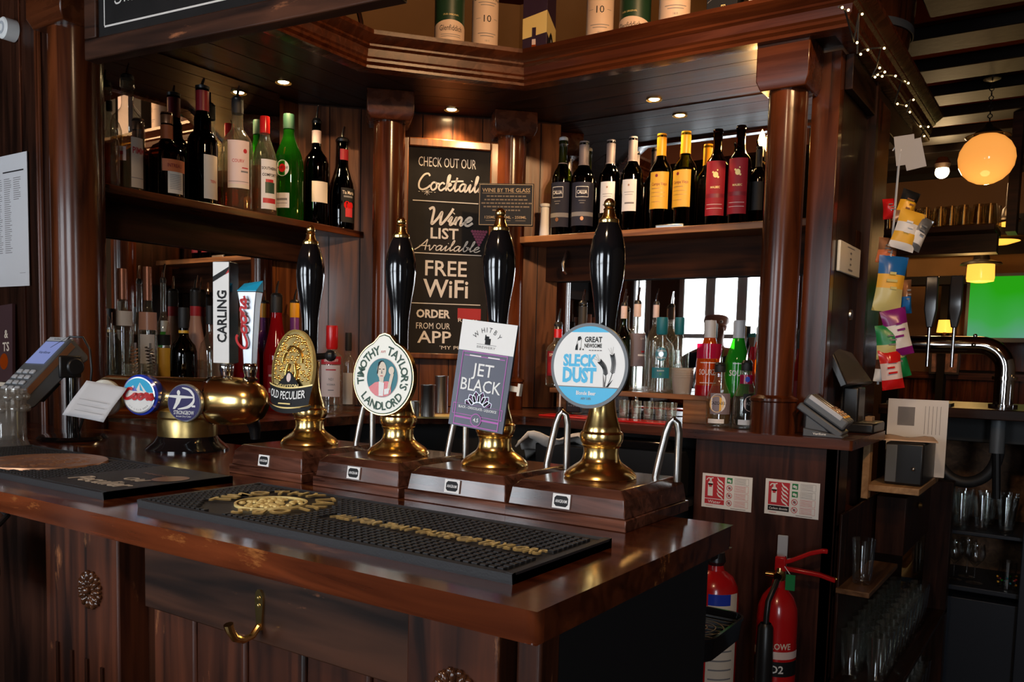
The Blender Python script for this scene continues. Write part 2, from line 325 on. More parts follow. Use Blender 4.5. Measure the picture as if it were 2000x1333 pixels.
class MB:
    def __init__(s): s.v = []; s.f = []; s.mi = []; s.ms = []; s.sm = []

    def add(s, vs, fs, m, Mx=None, smooth=True):
        if m not in s.ms: s.ms.append(m)
        k = s.ms.index(m); n = len(s.v)
        s.v += [tuple(Mx @ Vector(p)) if Mx is not None else tuple(p) for p in vs]
        for f in fs:
            s.f.append([n + i for i in f]); s.mi.append(k); s.sm.append(smooth)
        return s

    def box(s, c, d, m, Mx=None):
        x, y, z = d[0] / 2, d[1] / 2, d[2] / 2
        vs = [(c[0] + a * x, c[1] + b * y, c[2] + e * z) for e in (-1, 1) for b in (-1, 1) for a in (-1, 1)]
        return s.add(vs, [(0, 2, 3, 1), (4, 5, 7, 6), (0, 1, 5, 4), (2, 6, 7, 3), (0, 4, 6, 2), (1, 3, 7, 5)], m, Mx)

    def bx(s, a, b, m, Mx=None):                    # box from corner to corner
        return s.box([(p + q) / 2 for p, q in zip(a, b)], [abs(q - p) for p, q in zip(a, b)], m, Mx)

    def lathe(s, prof, m, Mx=None, seg=28):
        vs = []; fs = []; n = len(prof)
        for r, z in prof:
            for k in range(seg):
                a = 2 * math.pi * k / seg; vs.append((max(r, 1e-5) * math.cos(a), max(r, 1e-5) * math.sin(a), z))
        for i in range(n - 1):
            for k in range(seg):
                q = (k + 1) % seg
                fs.append((i * seg + k, i * seg + q, (i + 1) * seg + q, (i + 1) * seg + k))
        return s.add(vs, fs, m, Mx)

    def cyl(s, r, z0, z1, m, Mx=None, seg=24): return s.lathe([(0, z0), (r, z0), (r, z1), (0, z1)], m, Mx, seg)

    def ball(s, c, r, m, Mx=None, seg=14, sz=1.0):
        return s.lathe([(r * math.sin(math.pi * i / 10), -r * sz * math.cos(math.pi * i / 10)) for i in range(11)], m, (Mx or Matrix()) @ T(*c), seg)

    def prism(s, poly, z0, z1, m, Mx=None, side=None):
        n = len(poly)
        vs = [(x, y, z0) for x, y in poly] + [(x, y, z1) for x, y in poly]
        s.add(vs, [tuple(range(n))[::-1], tuple(range(n, 2 * n))], m, Mx)
        return s.add(vs, [(i, (i + 1) % n, n + (i + 1) % n, n + i) for i in range(n)], side or m, Mx)

    def loft(s, rings, m, Mx=None, cap=True, closed=True):
        n = len(rings[0]); vs = [p for r in rings for p in r]; fs = []
        for i in range(len(rings) - 1):
            for k in range(n if closed else n - 1):
                q = (k + 1) % n; fs.append((i * n + k, i * n + q, (i + 1) * n + q, (i + 1) * n + k))
        if cap: fs += [tuple(range(n))[::-1], tuple(range((len(rings) - 1) * n, len(rings) * n))]
        return s.add(vs, fs, m, Mx)

    def tube(s, pts, r, m, Mx=None, seg=10, closed=False):
        pts = [Vector(p) for p in pts]; rings = []; n = len(pts)
        rr = r if isinstance(r, (list, tuple)) else [r] * n
        ref = None
        for i, p in enumerate(pts):
            d = (pts[min(i + 1, n - 1)] - pts[max(i - 1, 0)])
            d = d.normalized() if d.length > 1e-9 else Vector((0, 0, 1))
            if ref is None: ref = Vector((0, 0, 1)) if abs(d.z) < 0.9 else Vector((1, 0, 0))
            a = d.cross(ref).normalized(); b = a.cross(d).normalized(); ref = b
            rings.append([p + (a * math.cos(2 * math.pi * k / seg) + b * math.sin(2 * math.pi * k / seg)) * rr[i] for k in range(seg)])
        return s.loft(rings, m, Mx, cap=True)

    def sweep(s, path, prof, m, Mx=None, closed=False):
        """prof: (outset, z) swept along a plan path with mitred corners; outset to the right of travel"""
        n = len(path); rings = []
        P = [Vector((p[0], p[1])) for p in path]
        for i in range(n):
            d0 = (P[i] - P[i - 1]).normalized() if i > 0 else (P[1] - P[0]).normalized()
            d1 = (P[i + 1] - P[i]).normalized() if i < n - 1 else d0
            n0 = Vector((d0.y, -d0.x)); n1 = Vector((d1.y, -d1.x))
            nn = (n0 + n1).normalized(); k = 1 / max(0.3, nn.dot(n0))
            rings.append([(P[i].x + nn.x * o * k, P[i].y + nn.y * o * k, z) for o, z in prof])
        return s.loft(rings, m, Mx, cap=True)

    def build(s, name, parent=None, loc=None, rz=0, bev=0, Mx=None):
        me = bpy.data.meshes.new(name)
        me.from_pydata(s.v, [], s.f)
        for m in s.ms: me.materials.append(m)
        me.polygons.foreach_set('material_index', s.mi)
        me.polygons.foreach_set('use_smooth', s.sm)
        me.update()
        me.validate()
        try: me.set_sharp_from_angle(angle=R(32))
        except Exception: pass
        o = bpy.data.objects.new(name, me); C.objects.link(o)
        if parent is not None: o.parent = parent
        if loc is not None: o.location = loc
        o.rotation_euler = (0, 0, rz)
        if Mx is not None: o.matrix_world = Mx
        if bev:
            b = o.modifiers.new('bevel', 'BEVEL'); b.width = bev; b.segments = 2; b.limit_method = 'ANGLE'; b.angle_limit = R(40)
        return o


def tag(o, label=None, cat=None, group=None, kind=None):
    if label: o['label'] = label
    if cat: o['category'] = cat
    if group: o['group'] = group
    if kind: o['kind'] = kind
    return o


def thing(name, label, cat, loc=(0, 0, 0), rz=0, group=None):
    o = bpy.data.objects.new(name, None); C.objects.link(o)
    o.empty_display_size = 0.05
    o.location = loc; o.rotation_euler = (0, 0, rz)
    return tag(o, label, cat, group)


def struct(name, mb, bev=0):
    return tag(mb.build(name, bev=bev), kind='structure')


def dup(root, loc, rz=None, label=None, group=None):
    r = root.copy(); C.objects.link(r); r.location = loc
    if rz is not None: r.rotation_euler = (0, 0, rz)
    if label: r['label'] = label
    if group: r['group'] = group
    for ch in list(root.children):
        c = ch.copy(); C.objects.link(c); c.parent = r
        for g in list(ch.children):
            d = g.copy(); C.objects.link(d); d.parent = c
    return r


def face_cam(p, off=0):                             # turn so that local -Y looks towards the middle of the room side
    d = EYE - Vector(p)
    return math.atan2(d.x, -d.y) + R(off)


# ---------------------------------------------------------------- lettering
_tc = {}


def glyphs(body, bold=0.0, spacing=1.0):
    key = (body, bold, spacing)
    if key in _tc: return _tc[key]
    cu = bpy.data.curves.new('lettering', 'FONT'); cu.body = body; cu.size = 1; cu.offset = bold; cu.resolution_u = 2; cu.space_character = spacing
    o = bpy.data.objects.new('lettering', cu); C.objects.link(o)
    dg = bpy.context.evaluated_depsgraph_get(); dg.update()
    me = bpy.data.meshes.new_from_object(o.evaluated_get(dg))
    vs = [(v.co.x, v.co.y) for v in me.vertices]; fs = [tuple(p.vertices) for p in me.polygons]
    bpy.data.objects.remove(o); bpy.data.curves.remove(cu); bpy.data.meshes.remove(me)
    if not vs: vs = [(0, 0)]
    x0 = min(v[0] for v in vs); x1 = max(v[0] for v in vs)
    _tc[key] = (vs, fs, x0, x1)
    return _tc[key]


CAPH = 0.70


def text(mb, body, m, Mx, h, w=None, bold=0.0, shear=0.0, spacing=1.0, bend=None, z=0.0, align='C'):
    """lettering of capital height h centred on the origin of Mx, in its xy plane (bend: wraps round a cylinder of that radius instead)"""
    vs, fs, x0, x1 = glyphs(body, bold, spacing)
    k = h / CAPH; kx = k if w is None else w / (x1 - x0)
    cx = {'C': (x0 + x1) / 2, 'L': x0, 'R': x1}[align]
    out = []
    for x, y in vs:
        yy = (y - CAPH / 2) * k; xx = (x - cx) * kx + shear * yy
        if bend: out.append((bend * math.sin(xx / bend), -bend * math.cos(xx / bend), yy))
        else: out.append((xx, yy, z))
    return mb.add(out, fs, m, Mx, smooth=False)


def arc_text(mb, body, m, Mx, h, rad, a0, a1, bottom=False, bold=0.0, wk=1.0, ry=1.0):
    wid = [0.35 if ch == ' ' else (glyphs(ch, bold)[3] - glyphs(ch, bold)[2]) + 0.11 for ch in body]
    pos = [sum(wid[:i]) + wid[i] / 2 for i in range(len(body))]
    for i, ch in enumerate(body):                       # letters spaced round the arc by their widths
        if ch == ' ': continue
        a = R(a0 + (a1 - a0) * (pos[i] - pos[0]) / max(1e-6, pos[-1] - pos[0]))
        rot = (a - math.pi / 2) if not bottom else (a + math.pi / 2)
        L = Matrix.Translation((rad * math.cos(a), rad * ry * math.sin(a), 0)) @ Matrix.Rotation(rot, 4, 'Z')
        vs, fs, x0, x1 = glyphs(ch, bold)
        text(mb, ch, m, Mx @ L, h, w=(x1 - x0) * h / CAPH * wk, bold=bold)


def spline(pts, n=7):
    P = [Vector((p[0], p[1], 0)) for p in pts]; out = []
    if len(P) < 3: return P
    for i in range(len(P) - 1):
        a = P[max(0, i - 1)]; b = P[i]; c = P[i + 1]; d = P[min(len(P) - 1, i + 2)]
        for k in range(n):
            t = k / n
            out.append(0.5 * ((2 * b) + (c - a) * t + (2 * a - 5 * b + 4 * c - d) * t * t + (3 * b - a - 3 * c + d) * t ** 3))
    out.append(P[-1])
    return out


def stroke(mb, pts, wd, m, Mx, smooth=True, taper=False):
    P = spline(pts) if smooth else [Vector((p[0], p[1], 0)) for p in pts]
    vs = []; n = len(P)
    for i, p in enumerate(P):
        d = P[min(i + 1, n - 1)] - P[max(i - 1, 0)]
        if d.length < 1e-9: d = Vector((1, 0, 0))
        d.normalize(); q = Vector((-d.y, d.x, 0)) * wd / 2
        if taper: q = q * (0.25 + 0.75 * math.sin(math.pi * (i + 0.3) / (n - 0.4)))
        vs += [tuple(p + q), tuple(p - q)]
    return mb.add(vs, [(2 * i, 2 * i + 1, 2 * i + 3, 2 * i + 2) for i in range(n - 1)], m, Mx, smooth=False)


# joined-up hand, x-height 1: strokes and advance per letter
HAND = {
    'C': ([[(1.5, 1.75), (1.25, 2.05), (0.75, 1.85), (0.3, 1.0), (0.35, 0.25), (0.8, 0.0), (1.35, 0.25), (1.7, 0.6)]], 1.65),
    'W': ([[(0.0, 1.75), (0.35, 2.0), (0.55, 1.6), (0.6, 0.6), (0.7, 0.0), (1.15, 0.7), (1.45, 1.5), (1.5, 0.6), (1.65, 0.0), (2.1, 0.7), (2.45, 1.6), (2.55, 2.0)]], 2.35),
    'A': ([[(0.0, 0.0), (0.5, 0.6), (1.0, 1.5), (1.25, 2.0), (1.3, 1.0), (1.4, 0.0)], [(0.45, 0.75), (0.9, 0.82), (1.5, 0.8)]], 1.6),
    'S': ([[(1.3, 1.75), (1.0, 2.0), (0.6, 1.75), (0.75, 1.2), (1.1, 0.75), (0.95, 0.1), (0.4, 0.0), (0.1, 0.35)]], 1.4),
    'T': ([[(0.0, 1.75), (0.5, 1.95), (1.0, 1.85), (1.6, 2.05)], [(0.9, 1.9), (0.75, 1.0), (0.6, 0.1), (0.3, 0.0)]], 1.3),
    'M': ([[(0.0, 0.0), (0.3, 0.9), (0.55, 1.9), (0.75, 0.9), (0.9, 0.2), (1.25, 1.1), (1.55, 1.9), (1.6, 0.8), (1.75, 0.0), (2.0, 0.15)]], 2.0),
    'P': ([[(0.5, 0.0), (0.55, 1.0), (0.65, 1.9)], [(0.2, 1.6), (0.7, 2.0), (1.3, 1.75), (1.2, 1.15), (0.6, 0.95)]], 1.4),
    'o': ([[(0.75, 0.95), (0.35, 0.95), (0.12, 0.45), (0.4, 0.0), (0.8, 0.3), (0.8, 0.8), (0.6, 0.98), (0.95, 0.85), (1.15, 0.9)]], 1.0),
    'c': ([[(0.8, 0.8), (0.55, 1.0), (0.2, 0.7), (0.15, 0.25), (0.45, 0.0), (0.9, 0.35)]], 0.85),
    'k': ([[(0.1, 0.3), (0.45, 1.3), (0.5, 2.0), (0.3, 1.8), (0.25, 0.9), (0.22, 0.0)], [(0.25, 0.5), (0.6, 0.95), (0.75, 0.75), (0.35, 0.5), (0.7, 0.05), (1.0, 0.3)]], 0.95),
    't': ([[(0.1, 0.3), (0.4, 1.2), (0.48, 1.75)], [(0.46, 1.6), (0.35, 0.5), (0.45, 0.0), (0.85, 0.35)], [(-0.25, 1.2), (0.4, 1.28), (1.3, 1.35)]], 0.8),
    'a': ([[(0.8, 0.85), (0.5, 1.0), (0.15, 0.6), (0.25, 0.05), (0.6, 0.2), (0.85, 0.95), (0.8, 0.3), (0.9, 0.0), (1.2, 0.35)]], 1.15),
    'i': ([[(0.0, 0.35), (0.3, 0.95), (0.25, 0.3), (0.35, 0.0), (0.7, 0.35)], [(0.38, 1.38), (0.42, 1.46)]], 0.65),
    'l': ([[(0.0, 0.35), (0.4, 1.2), (0.5, 1.95), (0.32, 1.9), (0.24, 0.9), (0.32, 0.05), (0.7, 0.35)]], 0.65),
    's': ([[(0.0, 0.3), (0.4, 1.0), (0.5, 0.55), (0.6, 0.2), (0.4, 0.0), (0.1, 0.15)], [(0.58, 0.2), (0.9, 0.35)]], 0.85),
    'n': ([[(0.0, 0.3), (0.2, 0.95), (0.2, 0.0)], [(0.2, 0.45), (0.5, 0.95), (0.75, 0.8), (0.75, 0.2), (0.85, 0.0), (1.15, 0.35)]], 1.1),
    'e': ([[(0.1, 0.35), (0.5, 0.55), (0.7, 0.85), (0.45, 1.0), (0.15, 0.6), (0.2, 0.1), (0.55, 0.0), (0.95, 0.35)]], 0.9),
    'v': ([[(0.0, 0.7), (0.2, 0.95), (0.3, 0.4), (0.45, 0.0), (0.7, 0.5), (0.8, 0.95), (1.1, 0.85)]], 1.05),
    'b': ([[(0.0, 0.35), (0.4, 1.3), (0.45, 1.95), (0.28, 1.8), (0.22, 0.6), (0.4, 0.02), (0.75, 0.3), (0.7, 0.8), (0.5, 0.85), (0.95, 0.75)]], 0.95),
    'r': ([[(0.0, 0.3), (0.25, 0.95), (0.35, 1.1), (0.65, 0.95), (0.6, 0.4), (0.7, 0.0), (1.0, 0.35)]], 0.9),
    'h': ([[(0.0, 0.35), (0.4, 1.3), (0.45, 1.95), (0.28, 1.8), (0.2, 0.0)], [(0.2, 0.45), (0.5, 0.95), (0.72, 0.7), (0.72, 0.1), (1.05, 0.3)]], 1.0),
    'f': ([[(0.1, 0.3), (0.5, 1.4), (0.55, 1.95), (0.35, 1.5), (0.25, -0.6)], [(0.0, 0.6), (0.7, 0.7)]], 0.7),
    ' ': ([], 0.6),
}


def script(mb, word, m, Mx, xh, wd, shear=0.0, fit=None):
    adv = sum(HAND[c][1] for c in word); kx = xh if fit is None else fit
    x = -adv / 2
    for c in word:
        st, a = HAND[c]
        for p in st:
            stroke(mb, [((x + q[0]) * kx + shear * q[1] * xh, q[1] * xh) for q in p], wd, m, Mx)
        x += a


def ring(mb, r, wd, m, Mx, z=0.0, seg=48, ry=1.0):
    vs = []
    for k in range(seg):
        a = 2 * math.pi * k / seg
        vs += [(r * math.cos(a), r * ry * math.sin(a), z), ((r - wd) * math.cos(a), (r * ry - wd) * math.sin(a), z)]
    return mb.add(vs, [(2 * k, 2 * ((k + 1) % seg), 2 * ((k + 1) % seg) + 1, 2 * k + 1) for k in range(seg)], m, Mx, smooth=False)


def disc(mb, r, m, Mx, z=0.0, seg=40, ry=1.0):
    return mb.add([(r * math.cos(2 * math.pi * k / seg), r * ry * math.sin(2 * math.pi * k / seg), z) for k in range(seg)], [tuple(range(seg))], m, Mx, smooth=False)


def poly(mb, pts, m, Mx, z=0.0):
    return mb.add([(x, y, z) for x, y in pts], [tuple(range(len(pts)))], m, Mx, smooth=False)


def rect(mb, x, y, w, h, m, Mx, z=0.0):
    return poly(mb, [(x - w / 2, y - h / 2), (x + w / 2, y - h / 2), (x + w / 2, y + h / 2), (x - w / 2, y + h / 2)], m, Mx, z)


def frame(mb, x, y, w, h, t, m, Mx, z=0.0):
    rect(mb, x, y + h / 2 - t / 2, w, t, m, Mx, z); rect(mb, x, y - h / 2 + t / 2, w, t, m, Mx, z)
    rect(mb, x - w / 2 + t / 2, y, t, h - 2 * t, m, Mx, z); rect(mb, x + w / 2 - t / 2, y, t, h - 2 * t, m, Mx, z)


def patch(mb, r, z0, z1, a0, a1, m, Mx=None, n=14):     # a curved label, angles in degrees from local -Y
    vs = []
    for k in range(n + 1):
        a = R(a0 + (a1 - a0) * k / n)
        vs += [(r * math.sin(a), -r * math.cos(a), z0), (r * math.sin(a), -r * math.cos(a), z1)]
    return mb.add(vs, [(2 * k, 2 * k + 2, 2 * k + 3, 2 * k + 1) for k in range(n)], m, Mx)


def lamp(name, kind, loc, power, color, size=0.02, rot=(0, 0, 0), spot=None):
    l = bpy.data.lights.new(name, kind); l.energy = power; l.color = color; l.shadow_soft_size = size
    if spot: l.spot_size = R(spot[0]); l.spot_blend = spot[1]
    o = bpy.data.objects.new(name, l); C.objects.link(o); o.location = loc; o.rotation_euler = rot
    return o


# ================================================================ the setting
CEIL = 2.80
b = MB(); b.bx((-5, -1.6, -0.05), (3.2, 8.2, 0), M['pfloor']); struct('floor', b)
b = MB(); b.bx((-5, -1.6, CEIL), (3.2, 8.2, CEIL + 0.1), M['ochre']); struct('ceiling', b)
b = MB(); b.bx((-5.1, -1.6, 0), (-5, 8.2, CEIL), M['brownwall']); struct('wall_west', b)
b = MB(); b.bx((3.2, -1.6, 0), (3.3, 8.2, CEIL), M['ewall']); struct('wall_east', b)
b = MB(); b.bx((-5, 8.2, 0), (3.2, 8.3, CEIL), M['brownwall']); struct('wall_north', b)
# front wall with its windows
b = MB()
edges = [-5.0]
for wx, ww in WINDOWS: edges += [wx - ww / 2, wx + ww / 2]
edges.append(3.2)
for i in range(0, len(edges), 2): b.bx((edges[i], WIN_Y - 0.1, 0), (edges[i + 1], WIN_Y, CEIL), M['swall'])
for wx, ww in WINDOWS:
    b.bx((wx - ww / 2, WIN_Y - 0.1, 0), (wx + ww / 2, WIN_Y, WIN_Z[0]), M['swall'])
    b.bx((wx - ww / 2, WIN_Y - 0.1, WIN_Z[1]), (wx + ww / 2, WIN_Y, CEIL), M['swall'])
struct('wall_south', b)
for i, (wx, ww) in enumerate(WINDOWS):
    b = MB(); a0, a1 = wx - ww / 2, wx + ww / 2
    for x0, x1, z0, z1 in ((a0, a0 + 0.05, *WIN_Z), (a1 - 0.05, a1, *WIN_Z), (a0, a1, WIN_Z[0], WIN_Z[0] + 0.05), (a0, a1, WIN_Z[1] - 0.05, WIN_Z[1]), (a0, a1, 1.53, 1.57)):
        b.bx((x0, WIN_Y - 0.04, z0), (x1, WIN_Y + 0.015, z1), M['white'])
    n = 3 if ww > 0.7 else 2
    bw = 0.045 if i == 1 else 0.011                                 # the shuttered window has broad uprights
    for k in range(1, n): b.bx((a0 + ww * k / n - bw, WIN_Y - 0.03, WIN_Z[0]), (a0 + ww * k / n + bw, WIN_Y, WIN_Z[1]), M['white'])
    fr = struct('window_%d' % (i + 1), b)
    s = MB(); s.bx((a0 - 0.05, WIN_Y, WIN_Z[0] - 0.04), (a1 + 0.05, WIN_Y + 0.12, WIN_Z[0]), M['white']); s.build('window_sill', fr)
# ceiling beams of the far room
for k in range(12):
    y1 = 3.86 + 0.44 * k
    b = MB(); b.bx((-0.62 if k < 1 else -4.9, y1 - 0.21, 2.745), (3.1, y1, CEIL), M['beam'])
    o = b.build('ceiling_beam', bev=0.006); tag(o, 'black timber beam across the ochre ceiling of the far room', 'beam', 'ceiling beams of the far room')
# back wall of the far room: panelling, dado
b = MB()
for k in range(24): b.bx((-2.4 + 0.1 * k, 7.16, 0), (-2.305 + 0.1 * k, 7.19, 1.25), M['mz'])
b.bx((-2.4, 7.13, 1.25), (0.05, 7.19, 1.30), M['mx']); struct('trim_1', b)
b = MB(); b.bx((-3.5, 7.18, 0), (3.2, 7.3, CEIL), M['brownwall']); struct('wall_far_room', b)
b = MB(); b.bx((-1.9, 6.85, 1.99), (3.1, 6.95, 2.13), M['tan']); b.bx((-1.9, 6.83, 1.93), (3.1, 6.97, 1.99), M['beam']); b.bx((-1.9, 6.83, 2.13), (3.1, 6.97, 2.40), M['beam']); struct('trim_2', b)

# partition at the left end of the bar
b = MB(); b.bx((-5.0, 1.18, 0), (-2.12, 1.24, CEIL), M['dz'])
for x in (-2.62, -2.377): b.bx((x - 0.003, 1.176, 1.14), (x + 0.003, 1.181, CEIL), M['fronz'])
for x in (-2.29, -2.277): b.tube([(x, 1.176, 1.14), (x, 1.176, CEIL)], 0.006, M['mz'], seg=8)
struct('wall_left', b)
# bar-back walls: left, 45 degree middle, right; planked
b = MB(); b.bx((-2.36, 1.24, 0), (-2.33, 2.085, 2.29), M['dz'])
for k in range(7): b.bx((-2.333, 1.36 + k * 0.105, 1.16), (-2.325, 1.36 + k * 0.105 + 0.1, 2.20), M['pine'])
struct('wall_bar_left', b)
b = MB(); Lm = Matrix.Translation((-2.33, 2.085, 0)) @ RZ(45)
b.bx((0, 0, 0), (0.976, 0.03, 2.29), M['dz'], Lm)
for k in range(9): b.bx((0.003 + 0.108 * k, -0.006, 1.16), (0.107 + 0.108 * k, 0.004, 2.20), M['pine'], Lm)
struct('wall_bar_middle', b)
b = MB(); b.bx((-1.64, 2.775, 0), (-0.575, 2.805, 2.29), M['dz']); struct('wall_bar_right', b)
# plain wall above the canopy
b = MB()
b.sweep([(-2.78, 1.24), (-2.78, 2.3), (-2.05, 3.03), (-1.0, 3.03)], [(0, 2.28), (0, CEIL), (-0.04, CEIL), (-0.04, 2.28)], M['tan'])
b.sweep([(-2.78, 1.24), (-2.78, 2.3), (-2.05, 3.03), (-1.0, 3.03)], [(0.012, 2.28), (0.012, 2.40), (0, 2.405), (0, 2.28)], M['brownwall'])
struct('wall_upper', b)


# ================================================================ bar counter
ct = MB()
outl = [(-3.2, 0.605), (-0.376, 0.605), (-0.376, 1.093), (-1.33, 1.093), (-1.42, 1.235), (-2.095, 1.235), (-2.095, 1.175), (-3.2, 1.175)]
ct.prism(outl, 1.110, 1.14, W['barx'])
o = ct.build('bar_worktop', bev=0.009); o.modifiers['bevel'].segments = 5; o.modifiers['bevel'].width = 0.0125
tag(o, 'worn varnished mahogany bar counter top with rounded edge carrying the four beer pumps', 'counter top')

bf = thing('bar_counter', 'dark scuffed wooden bar front with carved pilasters under the counter top', 'bar', (-0.4, 0.64, 0))
def at(x, y, z): return (x + 0.4, y - 0.64, z)
def bpart(name, boxes, m, bev=0.002):
    q = MB()
    for a, c in boxes: q.bx(at(*a), at(*c), m)
    return q.build(name, bf, bev=bev)
bpart('carcass', [((-3.1, 0.70, 0), (-0.43, 1.06, 1.11))], W['dx'])
bpart('top_rail', [((-1.018, 0.650, 1.012), (-0.545, 0.70, 1.11))], W['fronx'])
planks = []
xs = [-1.018, -0.925, -0.825, -0.722, -0.62, -0.545]
for p0, p1 in zip(xs, xs[1:]): planks.append(((p0 + 0.002, 0.661, 0.0), (p1 - 0.002, 0.70, 1.014)))
bpart('plank_panel', planks, W['fronz'], 0.004)
for p0, p1 in ((-1.235, -1.05), (-0.545, -0.434)): bpart('pilaster', [((p0, 0.632, 0), (p1, 0.70, 1.11))], W['fronz'], 0.003)
bpart('recessed_panel', [((-3.1, 0.665, 0), (-1.235, 0.70, 1.11)), ((-1.05, 0.675, 0), (-1.018, 0.70, 1.11)), ((-0.434, 0.68, 0), (-0.425, 0.70, 1.11))], W['dz'])
bpart('corner_post', [((-0.425, 0.648, 0), (-0.398, 0.685, 1.11))], W['fronz'], 0.004)
bpart('side_panel', [((-0.425, 0.685, 0), (-0.402, 1.075, 1.11))], M['matblack'], 0)
fl = MB()
for k in range(4): fl.bx(at(-1.205 + 0.038 * k, 0.629, 0.5), at(-1.199 + 0.038 * k, 0.634, 0.93 - 0.004 * k), W['dz'])
fl.build('fluting', bf)

def rosette(x, z):
    q = MB(); Mx = Matrix.Translation(at(x, 0.632, z)) @ UPR
    q.lathe([(0, 0.004), (0.024, 0.004), (0.026, 0.0), (0.0, 0.0)], W['carved'], Mx, 32)
    for k in range(12):
        a = 360 * k / 12
        q.ball((0.0165, 0, 0.004), 0.0068, W['carved'], Mx @ RZ(a) @ Matrix.Diagonal((1.15, 0.55, 0.8, 1)), 10)
        q.ball((0.0235, 0, 0.003), 0.0042, W['carved'], Mx @ RZ(a + 15) @ Matrix.Diagonal((1, 0.9, 0.8, 1)), 8)
        q.ball((0.009, 0, 0.005), 0.0030, W['carved'], Mx @ RZ(a + 15) @ Matrix.Diagonal((1.3, 0.7, 0.9, 1)), 8)
    q.ball((0, 0, 0.006), 0.006, W['carved'], Mx)
    return q.build('rosette', bf)
rosette(-1.114, 1.022); rosette(-0.482, 1.032)

# brass coat hook
h = MB()
h.loft([[(sx * w_, -d, z_) for sx, d in ((-1, 0), (1, 0), (1, 0.003), (-1, 0.003))] for w_, z_ in ((0.002, 0.022), (0.0055, 0.018), (0.0068, 0.010), (0.0065, 0.0), (0.005, -0.014), (0.0045, -0.026))], M['brass'])
hook = thing('coat_hook', 'small brass coat hook screwed to the bar front rail', 'hook', (-0.786, 0.650, 1.055))
h.build('back_plate', hook)
h = MB(); h.tube([(0, -0.003, -0.022), (0, -0.012, -0.031), (-0.001, -0.024, -0.033), (-0.002, -0.035, -0.028), (-0.003, -0.041, -0.017), (-0.003, -0.043, -0.010)], [0.0042, 0.0042, 0.0042, 0.0046, 0.0052, 0.0058], M['brass'])
h.build('hook_arm', hook)
for z in (0.012, 0.003):
    h = MB(); h.lathe([(0, 0.0016), (0.0018, 0.0012), (0.0024, 0), (0, 0)], M['oldbrass'], T(0, -0.003, z) @ UPR, 12); h.build('screw', hook)


# ================================================================ back bar
WT = 1.157                                              # worktop height
SH = 1.776                                              # bottle shelf height
SOF = 2.206
CA, CB, CC = (-1.85, 1.915), (-1.531, 2.30), (-0.565, 2.30)
cn = thing('canopy', 'dark mahogany canopy with moulded cornice over the back bar', 'canopy', (-1.6, 2.3, 2.2))
def crel(mb):
    mb.v = [(x + 1.6, y - 2.3, z - 2.2) for x, y, z in mb.v]; return mb
prof = [(-0.03, 2.196), (0, 2.196), (0.012, 2.198), (0.012, 2.206), (0.005, 2.210), (0.013, 2.216), (0.013, 2.224), (0.018, 2.229), (0.021, 2.250), (0.030, 2.256), (0.030, 2.262), (0.036, 2.266), (0.049, 2.277), (0.055, 2.282), (0.055, 2.294), (-0.03, 2.294)]
q = MB(); q.sweep([(-1.85, 1.27), CA, CB, CC, (-0.565, 3.60)], prof, W['cornice']); crel(q).build('cornice', cn)
q = MB(); top = [(-2.8, 1.27), (-1.85, 1.27), CA, CB, CC, (-0.565, 3.60), (-0.70, 3.60), (-0.70, 3.05), (-2.1, 3.05), (-2.8, 2.35)]
q.prism(top, 2.262, 2.290, W['dx']); crel(q).build('top_board', cn)
q = MB()
for k in range(4):                                      # right soffit planks run along the wall
    q.bx((-1.70 + 0.12 * (k > 0) * 0, 2.32 + 0.115 * k, SOF), (-0.60, 2.32 + 0.115 * k + 0.112, SOF + 0.02), W['dx'])
for k in range(4): q.bx((-2.33 + 0.115 * k, 1.24, SOF), (-2.33 + 0.115 * k + 0.112, 2.2, SOF + 0.02), W['dy'])
Lm = Matrix.Translation((-2.33, 2.085, 0)) @ RZ(45)
for k in range(4): q.bx((0.10 - 0.02 * k, -0.405 + 0.102 * k, SOF + 0.001), (0.88 + 0.02 * k, -0.405 + 0.102 * k + 0.099, SOF + 0.021), W['dx'], Lm)
q.prism([(-2.34, 1.27), (-1.86, 1.27), (-1.86, 1.918), (-1.528, 2.31), (-0.58, 2.31), (-0.58, 2.77), (-1.64, 2.77), (-2.34, 2.08)], SOF + 0.008, SOF + 0.024, W['dx'])
crel(q).build('soffit_planks', cn)

def spotlight(x, y, pw, label):
    t = thing('downlight', label, 'light', (x, y, SOF), 0, 'canopy downlights')
    q = MB(); q.lathe([(0.016, 0.0), (0.024, -0.001), (0.026, -0.004), (0.026, 0.0)], M['oldbrass'], None, 24); q.build('bezel', t)
    q = MB(); q.lathe([(0, -0.0025), (0.013, -0.003), (0.017, -0.001)], M['warmled'], None, 20); q.build('lamp_face', t)
    lamp('downlight_beam', 'SPOT', (x, y, SOF - 0.012), pw, (1.0, 0.66, 0.33), 0.018, (0, 0, 0), (125, 0.6))
spotlight(-2.19, 1.90, 6.5, 'recessed warm downlight above the left spirit shelf')
spotlight(-1.905, 2.405, 15, 'recessed warm downlight above the framed blackboard')
spotlight(-1.242, 2.638, 9, 'recessed warm downlight above the wine bottles')

